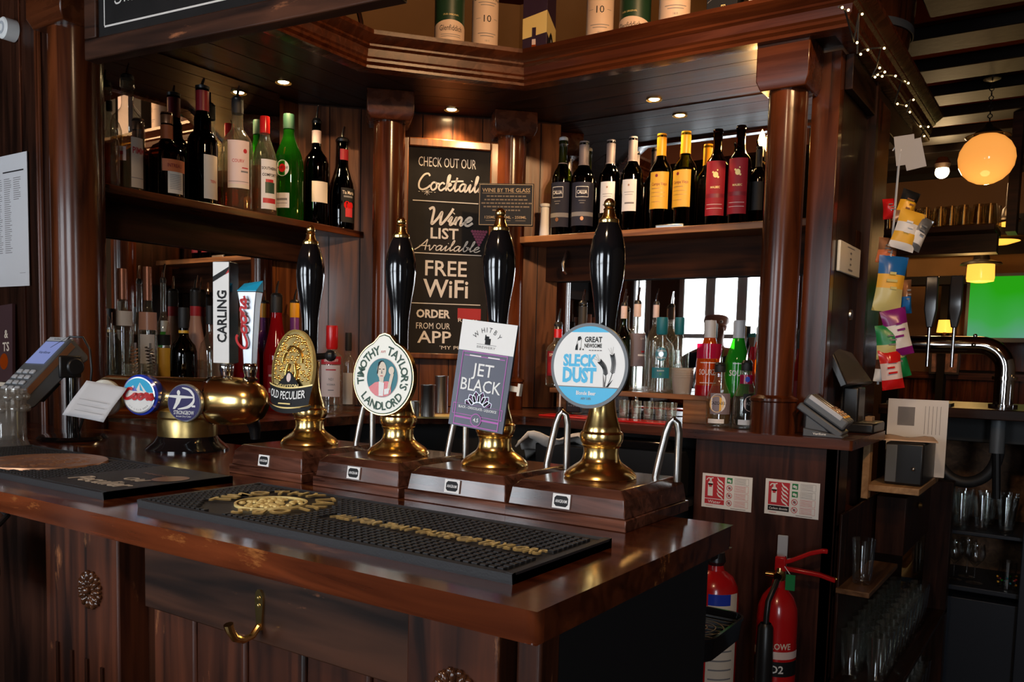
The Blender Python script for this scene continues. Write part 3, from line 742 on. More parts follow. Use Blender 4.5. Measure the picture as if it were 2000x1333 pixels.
# shelves and the boards under them
def shelf(name, label, a, c, m, rel):
    q = MB(); q.bx([p - r for p, r in zip(a, rel)], [p - r for p, r in zip(c, rel)], m)
    return tag(q.build(name, loc=rel, bev=0.002), label, 'shelf')
shelf('bottle_shelf', 'ridged pine shelf carrying the wine bottles', (-1.80, 2.57, SH - 0.022), (-0.70, 2.744, SH), W['pinex'], (-1.25, 2.65, SH))
shelf('bottle_shelf', 'dark wooden shelf carrying the spirit bottles on the left', (-2.324, 1.26, SH - 0.022), (-2.16, 2.24, SH), W['my'], (-2.25, 1.7, SH))
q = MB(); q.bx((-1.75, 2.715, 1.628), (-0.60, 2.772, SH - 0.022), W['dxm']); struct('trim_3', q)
q = MB(); q.bx((-2.325, 1.26, 1.655), (-2.275, 2.10, SH - 0.022), W['dy']); struct('trim_4', q)
def mirror(label, a, c):
    mid = [(p + r) / 2 for p, r in zip(a, c)]
    q = MB(); q.bx([p - r for p, r in zip(a, mid)], [p - r for p, r in zip(c, mid)], M['mirror'])
    return tag(q.build('bar_mirror', loc=mid, bev=0.0008), label, 'mirror')
mirror('wide mirror behind the wine bottles on the pine shelf', (-1.70, 2.745, SH + 0.004), (-0.680, 2.772, SOF - 0.002))
mirror('lower right mirror behind the tequila and green bottles', (-1.66, 2.745, WT + 0.002), (-0.680, 2.772, 1.627))
mirror('upper left mirror behind the spirit bottles', (-2.324, 1.26, SH + 0.004), (-2.30, 1.98, SOF - 0.002))
mirror('lower left mirror behind the vodka bottles', (-2.324, 1.26, WT + 0.002), (-2.30, 1.95, 1.654))

# worktop and the cabinets under it
q = MB()
wt = [(-2.32, 1.245), (-1.85, 1.245), (-1.85, 1.93), (-1.50, 2.30), (-0.490, 2.30), (-0.490, 2.74), (-1.64, 2.74), (-2.32, 2.06)]
q.prism(wt, WT - 0.026, WT, W['mx'])
o = q.build('back_bar_worktop', bev=0.007); tag(o, 'dark mahogany back bar worktop turning the corner under the mirrors', 'worktop')
q = MB(); q.bx((-0.927, 2.335, 0), (-0.530, 2.36, WT - 0.026), W['cab']); q.bx((-0.927, 2.36, 0), (-0.915, 2.74, WT - 0.026), W['dz']); 
q.v = [(x + 0.7, y - 2.5, z) for x, y, z in q.v]
cab = thing('back_bar_cabinet', 'brown panelled cabinet end below the worktop with two fire signs on it', 'cabinet', (-0.7, 2.5, 0))
q.build('front_panel', cab, bev=0.003)
q = MB(); q.bx((-0.215, 0.24, 0), (0.17, 0.25, WT - 0.026), W['dz']); q.build('back_panel', cab)
q = MB(); q.bx((0.14, -0.165, 0), (0.17, -0.05, WT - 0.026), W['dz']); q.bx((0.15, 0.22, 0), (0.17, 0.25, WT - 0.026), W['dz']); q.build('side_post', cab)
for z in (0.50, 0.74, 0.92):
    q = MB(); q.bx((-0.21, -0.14, z - 0.015), (0.17, 0.24, z), W['my']); q.build('inner_shelf', cab)
q = MB(); q.bx((-2.2, 1.30, 0), (-1.95, 2.0, WT - 0.026), M['matblack']); q.bx((-1.66, 2.56, 0), (-0.93, 2.74, WT - 0.026), M['matblack'])  # matt black blocks stand in for the shade of the open recess
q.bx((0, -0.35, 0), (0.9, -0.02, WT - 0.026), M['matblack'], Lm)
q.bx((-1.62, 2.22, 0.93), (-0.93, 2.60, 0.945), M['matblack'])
o = q.build('under_counter_fill'); tag(o, 'black shelf and blocks standing in for recess shade below the worktop behind the pumps', 'cabinet')

# columns
def column(label, x, y, z0, r, z1=2.10, cap=0.070, base=None):
    t = thing('wooden_column', label, 'column', (x, y, z0), 0, 'turned columns of the back bar')
    q = MB(); q.lathe([(r, 0.0), (r, z1 - z0)], W['mz'], None, 40); q.build('shaft', t)
    q = MB(); h0 = z1 - z0
    pr_ = [[(sx * k, sy * k, z) for sx, sy in ((-1, -1), (1, -1), (1, 1), (-1, 1))] for k, z in ((cap * 0.86, h0 - 0.012), (cap, h0 + 0.012), (cap, SOF - z0))]
    q.loft(pr_, W['cornice'], RZ(base[2]) if base and len(base) > 2 else None); q.build('capital', t, bev=0.003)
    if base:
        q = MB(); q.lathe([(0, 0), (base[0], 0), (base[0], base[1] - 0.014), (base[0] + 0.004, base[1] - 0.010), (base[0] + 0.004, base[1] - 0.003), (r, base[1] + 0.006)], W['mz'], None, 40); q.build('base_drum', t)
    return t
column('thick polished mahogany column standing on the bar counter at the far left', -2.150, 1.200, 1.14, 0.063, 2.14, 0.080)
column('mahogany column at the end of the spirit shelf left of the blackboard', -1.990, 2.180, WT, 0.053, 2.125, 0.076, (0.062, 0.11, 45))
column('mahogany column right of the blackboard beside the wine shelf', -1.765, 2.580, WT, 0.052, 2.135, 0.076, (0.062, 0.11, 45))
column('front right mahogany column with drum base beside the card machines', -0.722, 2.380, WT, 0.052, 2.092, 0.070, (0.062, 0.10, 0))

# right end of the back bar
ep = thing('end_panel', 'tall mahogany end panel closing the right side of the back bar', 'panel', (-0.6, 2.5, WT))
def epart(name, a, c, m, bev=0.002):
    q = MB(); q.bx((a[0] + 0.6, a[1] - 2.5, a[2] - WT), (c[0] + 0.6, c[1] - 2.5, c[2] - WT), m); return q.build(name, ep, bev=bev)
epart('front_board', (-0.676, 2.44, WT), (-0.602, 2.48, 2.195), W['mz'])
epart('side_board', (-0.622, 2.48, WT), (-0.602, 3.0, 2.195), W['dz'])
epart('rear_post', (-0.602, 2.80, WT), (-0.575, 2.98, 2.16), W['mz'])
epart('header_board', (-0.602, 2.48, 2.10), (-0.580, 3.4, 2.195), W['dy'])


# ================================================================ beer pumps
def pump(x, label, clip):
    t = thing('beer_pump', label, 'beer pump', (x, 1.05, 1.14), 0, 'hand pulled beer pumps')
    def rc(w, d, z): return [(-w / 2, -d / 2, z), (w / 2, -d / 2, z), (w / 2, d / 2, z), (-w / 2, d / 2, z)]
    q = MB(); q.loft([rc(0.183, 0.203, 0), rc(0.183, 0.203, 0.0155)], W['base']); q.build('plinth', t, bev=0.0012)
    q = MB(); q.loft([rc(0.177, 0.197, 0.0155), rc(0.170, 0.190, 0.039), rc(0.150, 0.170, 0.050)], W['base'])
    bx = q.build('base_box', t, bev=0.0015)
    q = MB(); Mx = T(-0.004, -0.0972, 0.0285) @ RX(-8) @ UPR
    q.box((0, 0, 0.0008), (0.0265, 0.019, 0.0018), M['wlabel'], Mx)
    w_, h_ = 0.0105, 0.0070
    poly(q, [(-w_, -h_ + 0.003), (-w_ + 0.003, -h_), (w_ - 0.003, -h_), (w_, -h_ + 0.003), (w_, h_ - 0.003), (w_ - 0.003, h_), (-w_ + 0.003, h_), (-w_, h_ - 0.003)], M['ink'], Mx, 0.0019)
    text(q, 'ANGRAM', M['wlabel'], Mx, 0.0042, 0.0175, 0.01, z=0.0021)
    q.build('maker_plate', bx)
    pr_ = [(0.0, 0.05), (0.0495, 0.05), (0.0510, 0.0525), (0.0495, 0.056), (0.0445, 0.0615), (0.0365, 0.067), (0.0300, 0.0715), (0.0275, 0.0745), (0.0258, 0.078), (0.0243, 0.0855), (0.0250, 0.0925), (0.0275, 0.0955), (0.0265, 0.0965),
           (0.0292, 0.101), (0.0305, 0.107), (0.0300, 0.1120), (0.0280, 0.1145), (0.0262, 0.1155), (0.0262, 0.1175), (0.0245, 0.123), (0.0205, 0.136), (0.0178, 0.150), (0.0162, 0.166), (0.0155, 0.183), (0.0170, 0.187), (0.0170, 0.196), (0.0140, 0.199), (0, 0.199)]
    q = MB(); q.lathe(pr_, M['brass'], None, 48); q.build('brass_body', t)
    q = MB(); q.lathe([(0, 0.199), (0.0145, 0.199), (0.0138, 0.215), (0.0138, 0.245), (0.0146, 0.270), (0.0180, 0.298), (0.0228, 0.326), (0.0246, 0.346), (0.0242, 0.362), (0.0215, 0.378), (0.0175, 0.391), (0.0136, 0.400), (0, 0.400)], M['gblack'], None, 48); q.build('handle', t)
    q = MB(); q.lathe([(0.0130, 0.399), (0.0140, 0.402), (0.0134, 0.4055), (0.0100, 0.408), (0.0082, 0.413), (0.0072, 0.417), (0.0082, 0.4185), (0.0068, 0.4205)] + [(0.0078 * math.sin(a), 0.4262 - 0.0078 * math.cos(a)) for a in [math.pi * (0.22 + 0.78 * k / 8) for k in range(9)]], M['brass'], None, 32); q.build('finial', t)
    q = MB(); q.tube([(0.056, 0.058, 0.045), (0.063, 0.061, 0.085), (0.069, 0.063, 0.115), (0.073, 0.0645, 0.128), (0.078, 0.066, 0.1325), (0.083, 0.0675, 0.128), (0.0855, 0.069, 0.114), (0.0845, 0.071, 0.045)], 0.0052, M['steel'], None, 12); q.build('swan_neck', t)
    clip(t)
    return t


def clip_mount(t, x, z, back):
    q = MB(); q.box((x * 0.5, -0.024, z), (0.016, 0.022, 0.010), M['black']); return q


def clip_oval(t):                                        # gilt relief oval over a black name band
    x, z = 0.0, 0.182
    Mx = T(x, -0.040, z) @ RX(-6) @ UPR
    q = clip_mount(t, x, z + 0.02, 0); q.tube([(0.01, -0.012, z + 0.022), (0.052, -0.004, z + 0.026)], [0.007, 0.005], M['black'], None, 10); q.ball((0.055, -0.004, z + 0.026), 0.010, M['black'], None, 10)
    q.prism([(0.052 * math.cos(2 * math.pi * k / 48), 0.070 * math.sin(2 * math.pi * k / 48)) for k in range(48)], -0.006, 0.0, M['goldpaint'], Mx)
    ob = q.build('pump_clip', t, bev=0.001)
    q = MB()
    ring(q, 0.052, 0.004, M['gold'], Mx, 0.0012, 48, 0.070 / 0.052)
    disc(q, 0.050, M['oldbrass'], Mx, 0.0004, 40, 1.36)
    random.seed(3)
    for k in range(150):                                 # modelled relief: curls of a seal design
        a = random.uniform(0, 6.28); rr = math.sqrt(random.uniform(0.03, 0.9))
        px, py = 0.046 * rr * math.cos(a), 0.062 * rr * math.sin(a) + 0.004
        if py > -0.022: q.ball((px, py, 0.0004), random.uniform(0.0018, 0.0036), M['gold'], Mx, 8, 0.8)
    for k in range(30):
        a = math.pi * (-0.08 + 1.16 * k / 29)
        q.ball((0.0435 * math.cos(a), 0.059 * math.sin(a), 0.0006), 0.0030, M['gold'], Mx @ T(0, 0.0, 0), 8, 0.8)
    q.tube([tuple(Mx @ Vector((0.024 * math.cos(a), 0.012 + 0.028 * math.sin(a), 0.002))) for a in [math.pi * k / 12 for k in range(13)]], 0.0022, M['gold'])
    q.tube([tuple(Mx @ Vector((sx * 0.008, y, 0.003))) for sx, y in ((1, 0.01), (1.6, -0.005), (1.2, -0.02))], 0.003, M['gold'])
    q.tube([tuple(Mx @ Vector((-sx * 0.008, y, 0.003))) for sx, y in ((1, 0.01), (1.6, -0.005), (1.2, -0.02))], 0.003, M['gold'])
    q.build('gilt_relief', ob)
    q = MB(); seg = 14
    def band(y0, y1, m, zo):                             # name band bowed outwards
        vs = []
        for k in range(seg + 1):
            u = -1 + 2 * k / seg; px = 0.054 * u; bow = 0.010 * (1 - u * u) + zo; sag = -0.008 * (1 - u * u)
            vs += [(px * (1 if y0 > -0.05 else 0.88), y0 + sag, bow), (px, y1 + sag, bow)]
        q.add(vs, [(2 * k, 2 * k + 2, 2 * k + 3, 2 * k + 1) for k in range(seg)], m, Mx)
    band(-0.058, -0.024, M['ink'], 0.001); band(-0.0255, -0.023, M['goldpaint'], 0.0016); band(-0.060, -0.0575, M['goldpaint'], 0.0016); band(-0.068, -0.060, M['ink'], 0.0)
    poly(q, [(-0.030, -0.030), (-0.018, -0.018), (-0.006, -0.006), (0, -0.003), (0.006, -0.006), (0.018, -0.018), (0.030, -0.030)], M['ink'], Mx, 0.0065)
    disc(q, 0.0055, M['plabel'], Mx @ T(0, -0.014, 0), 0.0072, 20, 1.4)
    vs, fs, x0, x1 = glyphs('OLD PECULIER', 0.012)
    def bowtext(body, y, h, w, m):
        vs, fs, x0, x1 = glyphs(body, 0.012); k = w / (x1 - x0); kh = h / CAPH
        out = []
        for a, b_ in vs:
            px = (a - (x0 + x1) / 2) * k; u = px / 0.054
            big = 1.0
            out.append((px, (b_ - CAPH / 2) * kh + y - 0.008 * (1 - u * u), 0.010 * (1 - u * u) + 0.0022))
        q.add(out, fs, m, Mx, smooth=False)
    bowtext('OLD PECULIER', -0.037, 0.0135, 0.086, M['white'])
    bowtext('THEAKSTON', -0.022, 0.0070, 0.056, M['goldpaint'])
    rect(q, 0, -0.0595, 0.030, 0.0022, M['goldpaint'], Mx, 0.0125)
    q.build('name_band', ob)


def clip_landlord(t):                                    # cream disc with a rounded peak, a red-coated drinker in the middle
    x, z = 0.001, 0.180
    Mx = T(x, -0.040, z) @ RZ(4) @ RX(-3) @ UPR
    pts = []
    for k in range(49):
        a = R(-270 + 28 + (360 - 56) * k / 48 - 180 + 180)
        pts.append((0.0605 * math.cos(a), 0.0605 * math.sin(a)))
    pts = [(0.0605 * math.cos(R(a)), 0.0600 * math.sin(R(a)) - 0.004) for a in [112 + (316 * k / 60) for k in range(61)]]
    peak = [(0.0150, 0.0590), (0.0105, 0.0640), (0.0, 0.0670), (-0.0105, 0.0640), (-0.0150, 0.0590)]
    outline = pts + peak
    def scaled(k): return [(a * k, (b_ + 0.002) * k - 0.002) for a, b_ in outline]
    q = clip_mount(t, x, z, 0)
    q.prism(outline, -0.010, 0, M['brass'], Mx)
    ob = q.build('pump_clip', t, bev=0.0012)
    q = MB()
    poly(q, scaled(0.975), M['dgreen'], Mx, 0.0006); poly(q, scaled(0.945), M['cream'], Mx, 0.0010)
    disc(q, 0.0318, M['plabel'], Mx @ T(0, -0.004, 0), 0.0013)
    disc(q, 0.0308, M['teal'], Mx @ T(0, -0.004, 0), 0.0016)
    q.build('enamel_face', ob)
    q = MB(); G = Mx @ T(0, -0.004, 0)
    g0 = M['dgreen']
    arc_text(q, "TIMOTHY", g0, G @ T(0, 0, 0.0016), 0.0135, 0.0445, 188, 107, False, 0.022, 0.95)
    arc_text(q, "TAYLOR'S", g0, G @ T(0, 0, 0.0016), 0.0135, 0.0445, 72, -18, False, 0.022, 0.95)
    arc_text(q, "LANDLORD", g0, G @ T(0, 0, 0.0016), 0.0130, 0.0450, 221, 319, True, 0.022, 0.95)
    text(q, 'AVY', M['rink'], G @ T(0, 0.0415, 0.0016), 0.0040, 0.010)
    q.build('lettering', ob)
    q = MB(); s_ = M['label']                            # the little seated figure of the badge
    coat = M['red']
    poly(q, [(-0.026, -0.016), (-0.022, -0.022), (-0.012, -0.0285), (0.0, -0.0305), (0.0, -0.010), (-0.004, -0.006), (-0.014, -0.008)], coat, G, 0.0020)
    poly(q, [(0.0, -0.0305), (0.012, -0.0285), (0.019, -0.0235), (0.019, -0.010), (0.012, -0.005), (0.004, -0.006), (0.0, -0.010)], coat, G, 0.0020)
    poly(q, [(-0.005, -0.029), (0.004, -0.029), (0.005, -0.008), (-0.006, -0.006)], M['white'], G, 0.0023)
    disc(q, 0.0092, s_, G @ T(-0.001, 0.012, 0), 0.0024, 28, 1.5)
    poly(q, [(-0.006, 0.0), (0.004, 0.0), (0.003, -0.009), (-0.004, -0.008)], s_, G, 0.0022)
    poly(q, [(-0.0105, 0.006), (-0.0080, 0.024), (-0.003, 0.0272), (0.003, 0.0270), (-0.003, 0.0245), (-0.0070, 0.018), (-0.0082, 0.006)], M['ink'], G, 0.0026)
    for ex in (-0.0045, 0.0030): rect(q, ex, 0.0135, 0.0036, 0.0014, M['ink'], G, 0.0027)
    poly(q, [(-0.0008, 0.013), (0.0012, 0.0065), (-0.0018, 0.0065)], M['gink'], G, 0.0027)
    rect(q, -0.0005, 0.0028, 0.0055, 0.0012, M['rink'], G, 0.0027)
    poly(q, [(0.011, -0.020), (0.017, -0.019), (0.0235, 0.006), (0.0195, 0.010), (0.0165, 0.004)], s_, G, 0.0024)
    disc(q, 0.0055, s_, G @ T(0.0185, 0.012, 0), 0.0026, 16, 1.15)
    poly(q, [(0.006, -0.027), (0.015, -0.025), (0.016, -0.016), (0.006, -0.018)], M['white'], G, 0.0026)
    q.build('badge_figure', ob)


def clip_card(t):                                        # tall card leaning to one side
    x, z = 0.0, 0.186
    Mx = T(x + 0.001, -0.038, z) @ RY(5.5) @ RX(-4) @ RZ(4) @ UPR
    w_, h_ = 0.095, 0.158
    q = clip_mount(t, x, z, 0)
    q.box((0, 0, -0.002), (w_, h_, 0.004), M['greyclip'], Mx)
    q.box((0.044, -0.012, -0.012), (0.030, 0.008, 0.003), M['label'], Mx); q.box((0.060, -0.012, -0.010), (0.004, 0.018, 0.008), M['label'], Mx)
    ob = q.build('pump_clip', t)
    q = MB()
    rect(q, 0, 0.0565, w_, 0.045, M['white'], Mx, 0.0003)
    G = Mx @ T(0, 0, 0.0006)
    arc_text(q, 'WHITBY', M['ink'], G @ T(0, 0.040, 0), 0.0072, 0.0275, 137, 43, False, 0.0, 0.9)
    for a in ((0, 0.052, 0.0062, 0.012), (0.0045, 0.0505, 0.0035, 0.009), (-0.0032, 0.056, 0.002, 0.008)): rect(q, *a, M['ink'], G)
    rect(q, 0, 0.0455, 0.034, 0.0006, M['gink'], G)
    text(q, 'BREWERY', M['gink'], G @ T(0, 0.0415, 0), 0.0036, 0.032)
    q.build('header_print', ob)
    q = MB(); pk = M['violet']
    frame(q, 0, -0.016, 0.078, 0.098, 0.0012, pk, G); frame(q, 0, -0.071, 0.078, 0.012, 0.0014, pk, G); frame(q, 0, -0.053, 0.086, 0.016, 0.0009, pk, G)
    rect(q, 0, 0.027, 0.070, 0.0012, pk, G)
    rect(q, -0.016, 0.0275, 0.020, 0.0016, M['white'], G, 0.0002); rect(q, 0.016, 0.0275, 0.020, 0.0016, M['white'], G, 0.0002)
    text(q, 'JET', M['white'], G @ T(0, 0.008, 0), 0.0185, 0.037, 0.006)
    text(q, 'BLACK', M['white'], G @ T(0, -0.015, 0), 0.0180, 0.069, 0.006)
    for a in (-62, -38, -14, 12, 36, 60):                # facetted stones
        L = G @ T(0, -0.052, 0) @ RZ(-a)
        pts_ = [(-0.005, 0.012), (-0.0068, 0.021), (0.0, 0.030 - abs(a) * 0.00006), (0.0068, 0.021), (0.005, 0.012)]
        stroke(q, pts_ + [pts_[0]], 0.0009, M['silver'], L, False); stroke(q, [pts_[2], (0.001, 0.013)], 0.0006, pk, L, False)
        poly(q, [(p * 0.8, (r - 0.02) * 0.8 + 0.02) for p, r in pts_], M['ink'], L @ T(0, 0, -0.0002))
    rect(q, 0, -0.0495, 0.074, 0.0085, M['greyclip'], G, 0.0002)
    text(q, 'BLACK - CHOCOLATE - LIQUORICE', M['white'], G @ T(0, -0.0495, 0.0004), 0.0036, 0.066, 0.012)
    disc(q, 0.0095, M['greyclip'], G @ T(0, -0.066, 0), 0.0003); ring(q, 0.0095, 0.0012, pk, G @ T(0, -0.066, 0.0005))
    text(q, '4.5', M['white'], G @ T(0, -0.066, 0.0006), 0.0055, 0.009, 0.012)
    q.build('card_print', ob)


def clip_round(t):                                       # white round clip with sky blue foot
    x, z = 0.0035, 0.206
    Mx = T(x, -0.050, z) @ RZ(3) @ RX(-2) @ UPR
    r = 0.0570
    q = clip_mount(t, x, z, 0); q.box((0, -0.036, z), (0.014, 0.026, 0.012), M['black'])
    q.lathe([(0, -0.005), (r, -0.005), (r, 0.0), (0, 0.0)], M['grey'], Mx, 64)
    ob = q.build('pump_clip', t)
    q = MB(); r2 = 0.0525
    def seg_(y0, y1, m, zz):
        n = 24; L = []; Q = []
        for k in range(n + 1):
            y = y0 + (y1 - y0) * k / n; xx = math.sqrt(max(0, r2 * r2 - y * y)); L.append((-xx, y)); Q.append((xx, y))
        poly(q, L[::-1] + Q, m, Mx, zz)
    seg_(-0.0525, -0.0285, M['bink'], 0.0004); seg_(-0.0285, 0.0445, M['white'], 0.0004); seg_(0.0445, 0.0525, M['bink'], 0.0004); seg_(-0.0290, -0.0278, M['gink'], 0.0006)
    q.build('clip_face', ob)
    q = MB(); G = Mx @ T(0, 0, 0.0008)
    text(q, 'SLECK', M['bink'], G @ T(-0.0130, 0.0070, 0), 0.0150, 0.0500, 0.045)
    text(q, 'DUST', M['bink'], G @ T(-0.0130, -0.0125, 0), 0.0185, 0.0500, 0.05)
    text(q, 'GREAT', M['ink'], G @ T(0.0055, 0.0350, 0), 0.0070, 0.0255, 0.025)
    text(q, 'NEWSOME', M['ink'], G @ T(0.0055, 0.0268, 0), 0.0052, 0.0255, 0.02)
    [rect(q, 0.001 + 0.004 * k, 0.0205, 0.0030, 0.0013, M['gink'], G) for k in range(5)]
    text(q, 'Blonde Beer', M['white'], G @ T(-0.002, -0.0365, 0), 0.0052, 0.0290, 0.02)
    text(q, 'ABV 3.8%', M['gink'], G @ T(-0.002, -0.0440, 0), 0.0032, 0.0150)
    q.build('lettering', ob)
    q = MB()                                             # sitting hound and ears of barley
    for a in ([(-0.0210, 0.0205), (-0.0170, 0.0205), (-0.0172, 0.0300), (-0.0205, 0.0255)], [(-0.0178, 0.0330), (-0.0175, 0.0380), (-0.0140, 0.0392), (-0.0118, 0.0360), (-0.0150, 0.0335)], [(-0.0148, 0.0205), (-0.0128, 0.0205), (-0.0132, 0.0250)], [(-0.0100, 0.0205), (-0.0082, 0.0205), (-0.0082, 0.0225), (-0.0100, 0.0225)]):
        poly(q, a, M['ink'], G)
    stroke(q, [(-0.0205, 0.0240), (-0.0172, 0.0345), (-0.0140, 0.0392)], 0.0004, M['ink'], G); stroke(q, [(-0.0122, 0.0355), (-0.0125, 0.0280), (-0.0120, 0.0205)], 0.0004, M['ink'], G)
    for st, tip in (([(0.0245, -0.0275), (0.0260, -0.0150), (0.0235, -0.0020), (0.0165, 0.0060)], 1), ([(0.0280, -0.0275), (0.0340, -0.0130), (0.0365, 0.0030), (0.0340, 0.0150)], 0)):
        stroke(q, st, 0.0009, M['ink'], G)
        P = spline(st, 8); n = len(P)
        for k in range(int(n * 0.42), n - 1, 1):
            d = (P[k + 1] - P[k]).normalized(); nn = Vector((-d.y, d.x, 0))
            for sg in (-1, 1):
                a = P[k] + nn * sg * 0.0003; stroke(q, [(a.x, a.y), (a.x + nn.x * sg * 0.0030 + d.x * 0.0024, a.y + nn.y * sg * 0.0030 + d.y * 0.0024)], 0.0010, M['ink'], G, False)
        for sg in (-1, 0, 1):
            d = (P[-1] - P[-3]).normalized(); nn = Vector((-d.y, d.x, 0)); e = P[-1]
            stroke(q, [(e.x, e.y), (e.x + d.x * 0.010 + nn.x * sg * 0.004, e.y + d.y * 0.010 + nn.y * sg * 0.004)], 0.0003, M['gink'], G, False)
    poly(q, [(0.0225, -0.0275), (0.0262, -0.0275), (0.0215, -0.0080)], M['gink'], G); poly(q, [(0.0262, -0.0275), (0.0300, -0.0275), (0.0365, -0.0170)], M['ink'], G)
    q.build('hound_and_barley_print', ob)


M['violet'] = mat('violet_foil', (0.32, 0.07, 0.28), 0.4, 0.3)
M['greyclip'] = mat('gunmetal_card', (0.055, 0.055, 0.070), 0.30, 0.5)
pump(-1.139, 'beer pump with gilt oval clip over a black name band, farthest left of four', clip_oval)
pump(-0.930, 'beer pump with round cream clip showing a red-coated man', clip_landlord)
pump(-0.736, 'beer pump with tall grey and violet rectangular clip', clip_card)
pump(-0.555, 'beer pump with round white and sky blue clip, nearest the counter end', clip_round)


# ================================================================ rubber bar mats
def barmat(name, label, x0, y0, x1, y1, plain=None, emblem=None):
    t = thing('bar_mat', label, 'bar mat', (x0, y0, 1.14), 0, 'rubber bar mats')
    w_, d = x1 - x0, y1 - y0
    q = MB(); n = 20
    rings = []
    for k in range(n + 1):
        x = w_ * k / n; lift = 0.0
        rings.append([(x, 0.0, 0.0), (x, -0.0015, 0.0105), (x, 0.004, 0.0115), (x, 0.006, 0.0085), (x, d - 0.006, 0.0085), (x, d - 0.004, 0.0115), (x, d, 0.0105), (x, d, 0.0)])
    q.loft(rings, M['rubber'])
    for xx in (0.0, w_ - 0.008): q.bx((xx, 0, 0.0), (xx + 0.008, d, 0.0112), M['rubber'])
    if plain: q.bx((plain - x0, 0.004, 0.0), (w_, d - 0.004, 0.0118), M['rubber'])
    nx = int((w_ - 0.02) / 0.0105); ny = int((d - 0.02) / 0.0105)
    for i in range(nx):
        for j in range(ny):
            x = 0.012 + i * 0.0105; y = 0.012 + j * 0.0105
            if plain and x + x0 > plain - 0.006: continue
            if emblem and emblem(x, y): continue
            q.bx((x - 0.0034, y - 0.0034, 0.008), (x + 0.0034, y + 0.0034, 0.0118), M['rubber'])
    q.build('mat_base', t)
    return t

m2 = barmat('bar_mat', 'studded black rubber bar mat with gold raised lettering in front of the pumps', -1.050, 0.662, -0.440, 0.866, None, lambda x, y: ((x - 0.150) / 0.090) ** 2 + ((y - 0.100) / 0.090) ** 2 < 1 or (0.27 < x < 0.595 and 0.074 < y < 0.102))
q = MB()
def raised(q, fn, z0=0.0112, z1=0.0134):
    """draw flat with fn(mb, z) then give it height by stacking"""
    for k in range(4): fn(q, z0 + (z1 - z0) * k / 3)
def let2(q, z):
    G = T(0.150, 0.100, z)
    arc_text(q, 'TIMOTHY TAYLORS', M['goldpaint'], G, 0.026, 0.072, 205, -72, False, 0.02, 0.95, 1.0)
def let3(q, z):
    text(q, 'ALL FOR THAT TASTE OF TAYLORS', M['goldpaint'], T(0.437, 0.088, z), 0.0190, 0.305, 0.015, shear=0.15)
raised(q, let2)
q.build('raised_lettering', m2)
q = MB(); raised(q, let3)
q.build('raised_lettering', m2)
q = MB()
for k in range(60):
    a = random.uniform(0, 6.28); rr = math.sqrt(random.random())
    q.ball((0.150 + 0.040 * rr * math.cos(a), 0.100 + 0.040 * rr * math.sin(a), 0.0095), random.uniform(0.003, 0.006), M['goldpaint'], None, 8, 0.6)
q.lathe([(0.048, 0.0085), (0.048, 0.012), (0.045, 0.012), (0.045, 0.0085)], M['goldpaint'], T(0.150, 0.100, 0), 40)
q.build('raised_emblem', m2)
m1 = barmat('bar_mat', 'black rubber bar mat with copper oval emblem at the left end of the counter', -1.760, 0.662, -1.132, 0.880, -1.310, lambda x, y: ((x - 0.265) / 0.106) ** 2 + ((y - 0.107) / 0.102) ** 2 < 1)
q = MB(); E_ = T(0.265, 0.107, 0) @ Matrix.Diagonal((0.62, 0.59, 1, 1))
q.lathe([(0, 0.0125), (0.155, 0.0125), (0.158, 0.0135), (0.166, 0.0135), (0.168, 0.0085)], M['copper'], E_, 56)
for k in range(90):
    a = random.uniform(0, 6.28); rr = math.sqrt(random.uniform(0.02, 0.85))
    q.ball((0.265 + 0.095 * rr * math.cos(a), 0.107 + 0.09 * rr * math.sin(a), 0.0122), random.uniform(0.003, 0.007), M['copper'], None, 8, 0.3)
q.build('copper_emblem', m1)
q = MB()
script_ = lambda z: None
for k in range(3):
    z = 0.0119 + 0.0004 * k
    text(q, 'Old', M['label'], T(0.560, 0.092, z), 0.020, 0.045, 0.01, shear=0.25)
    text(q, 'Peculier', M['label'], T(0.545, 0.050, z), 0.034, 0.135, 0.015, shear=0.2)
    text(q, 'THEAKSTON', M['copper'], T(0.540, 0.140, z), 0.007, 0.07)
disc(q, 0.026, M['copper'], T(0.592, 0.130, 0), 0.0124, 36, 1.1)
q.build('mat_lettering', m1)


# ================================================================ beer font
fx, fy = -1.569, 1.105
ft = thing('beer_font', 'polished brass beer font with two tall tap handles and round badges', 'beer font', (fx, fy, 1.14), R(21))
q = MB(); q.lathe([(0, 0), (0.084, 0), (0.084, 0.004), (0.078, 0.010), (0.068, 0.018), (0.062, 0.026), (0.060, 0.030), (0, 0.030)], M['gblack'], None, 48); q.build('foot', ft)
q = MB(); q.lathe([(0.060, 0.028), (0.0605, 0.060), (0.0585, 0.066), (0.0600, 0.070), (0.0560, 0.082), (0.03, 0.086)], M['oldbrass'], None, 48); q.build('pedestal', ft)
q = MB(); Bx = T(0, 0, 0.106) @ RY(90)
q.lathe([(0, -0.205), (0.030, -0.203), (0.042, -0.196), (0.0465, -0.185), (0.0465, 0.060), (0, 0.060)], M['brass'], Bx, 48); q.build('barrel', ft)
q = MB(); q.lathe([(0.0468, 0.054), (0.0500, 0.057), (0.0508, 0.064), (0.0480, 0.067)], M['chrome'], Bx, 48); q.build('clear_collar', ft)
q = MB(); q.lathe([(0.0490, 0.066), (0.0510, 0.078), (0.0500, 0.120), (0.0460, 0.148), (0.036, 0.168), (0.020, 0.180), (0, 0.184)], M['brass'], Bx, 48); q.build('end_dome', ft)
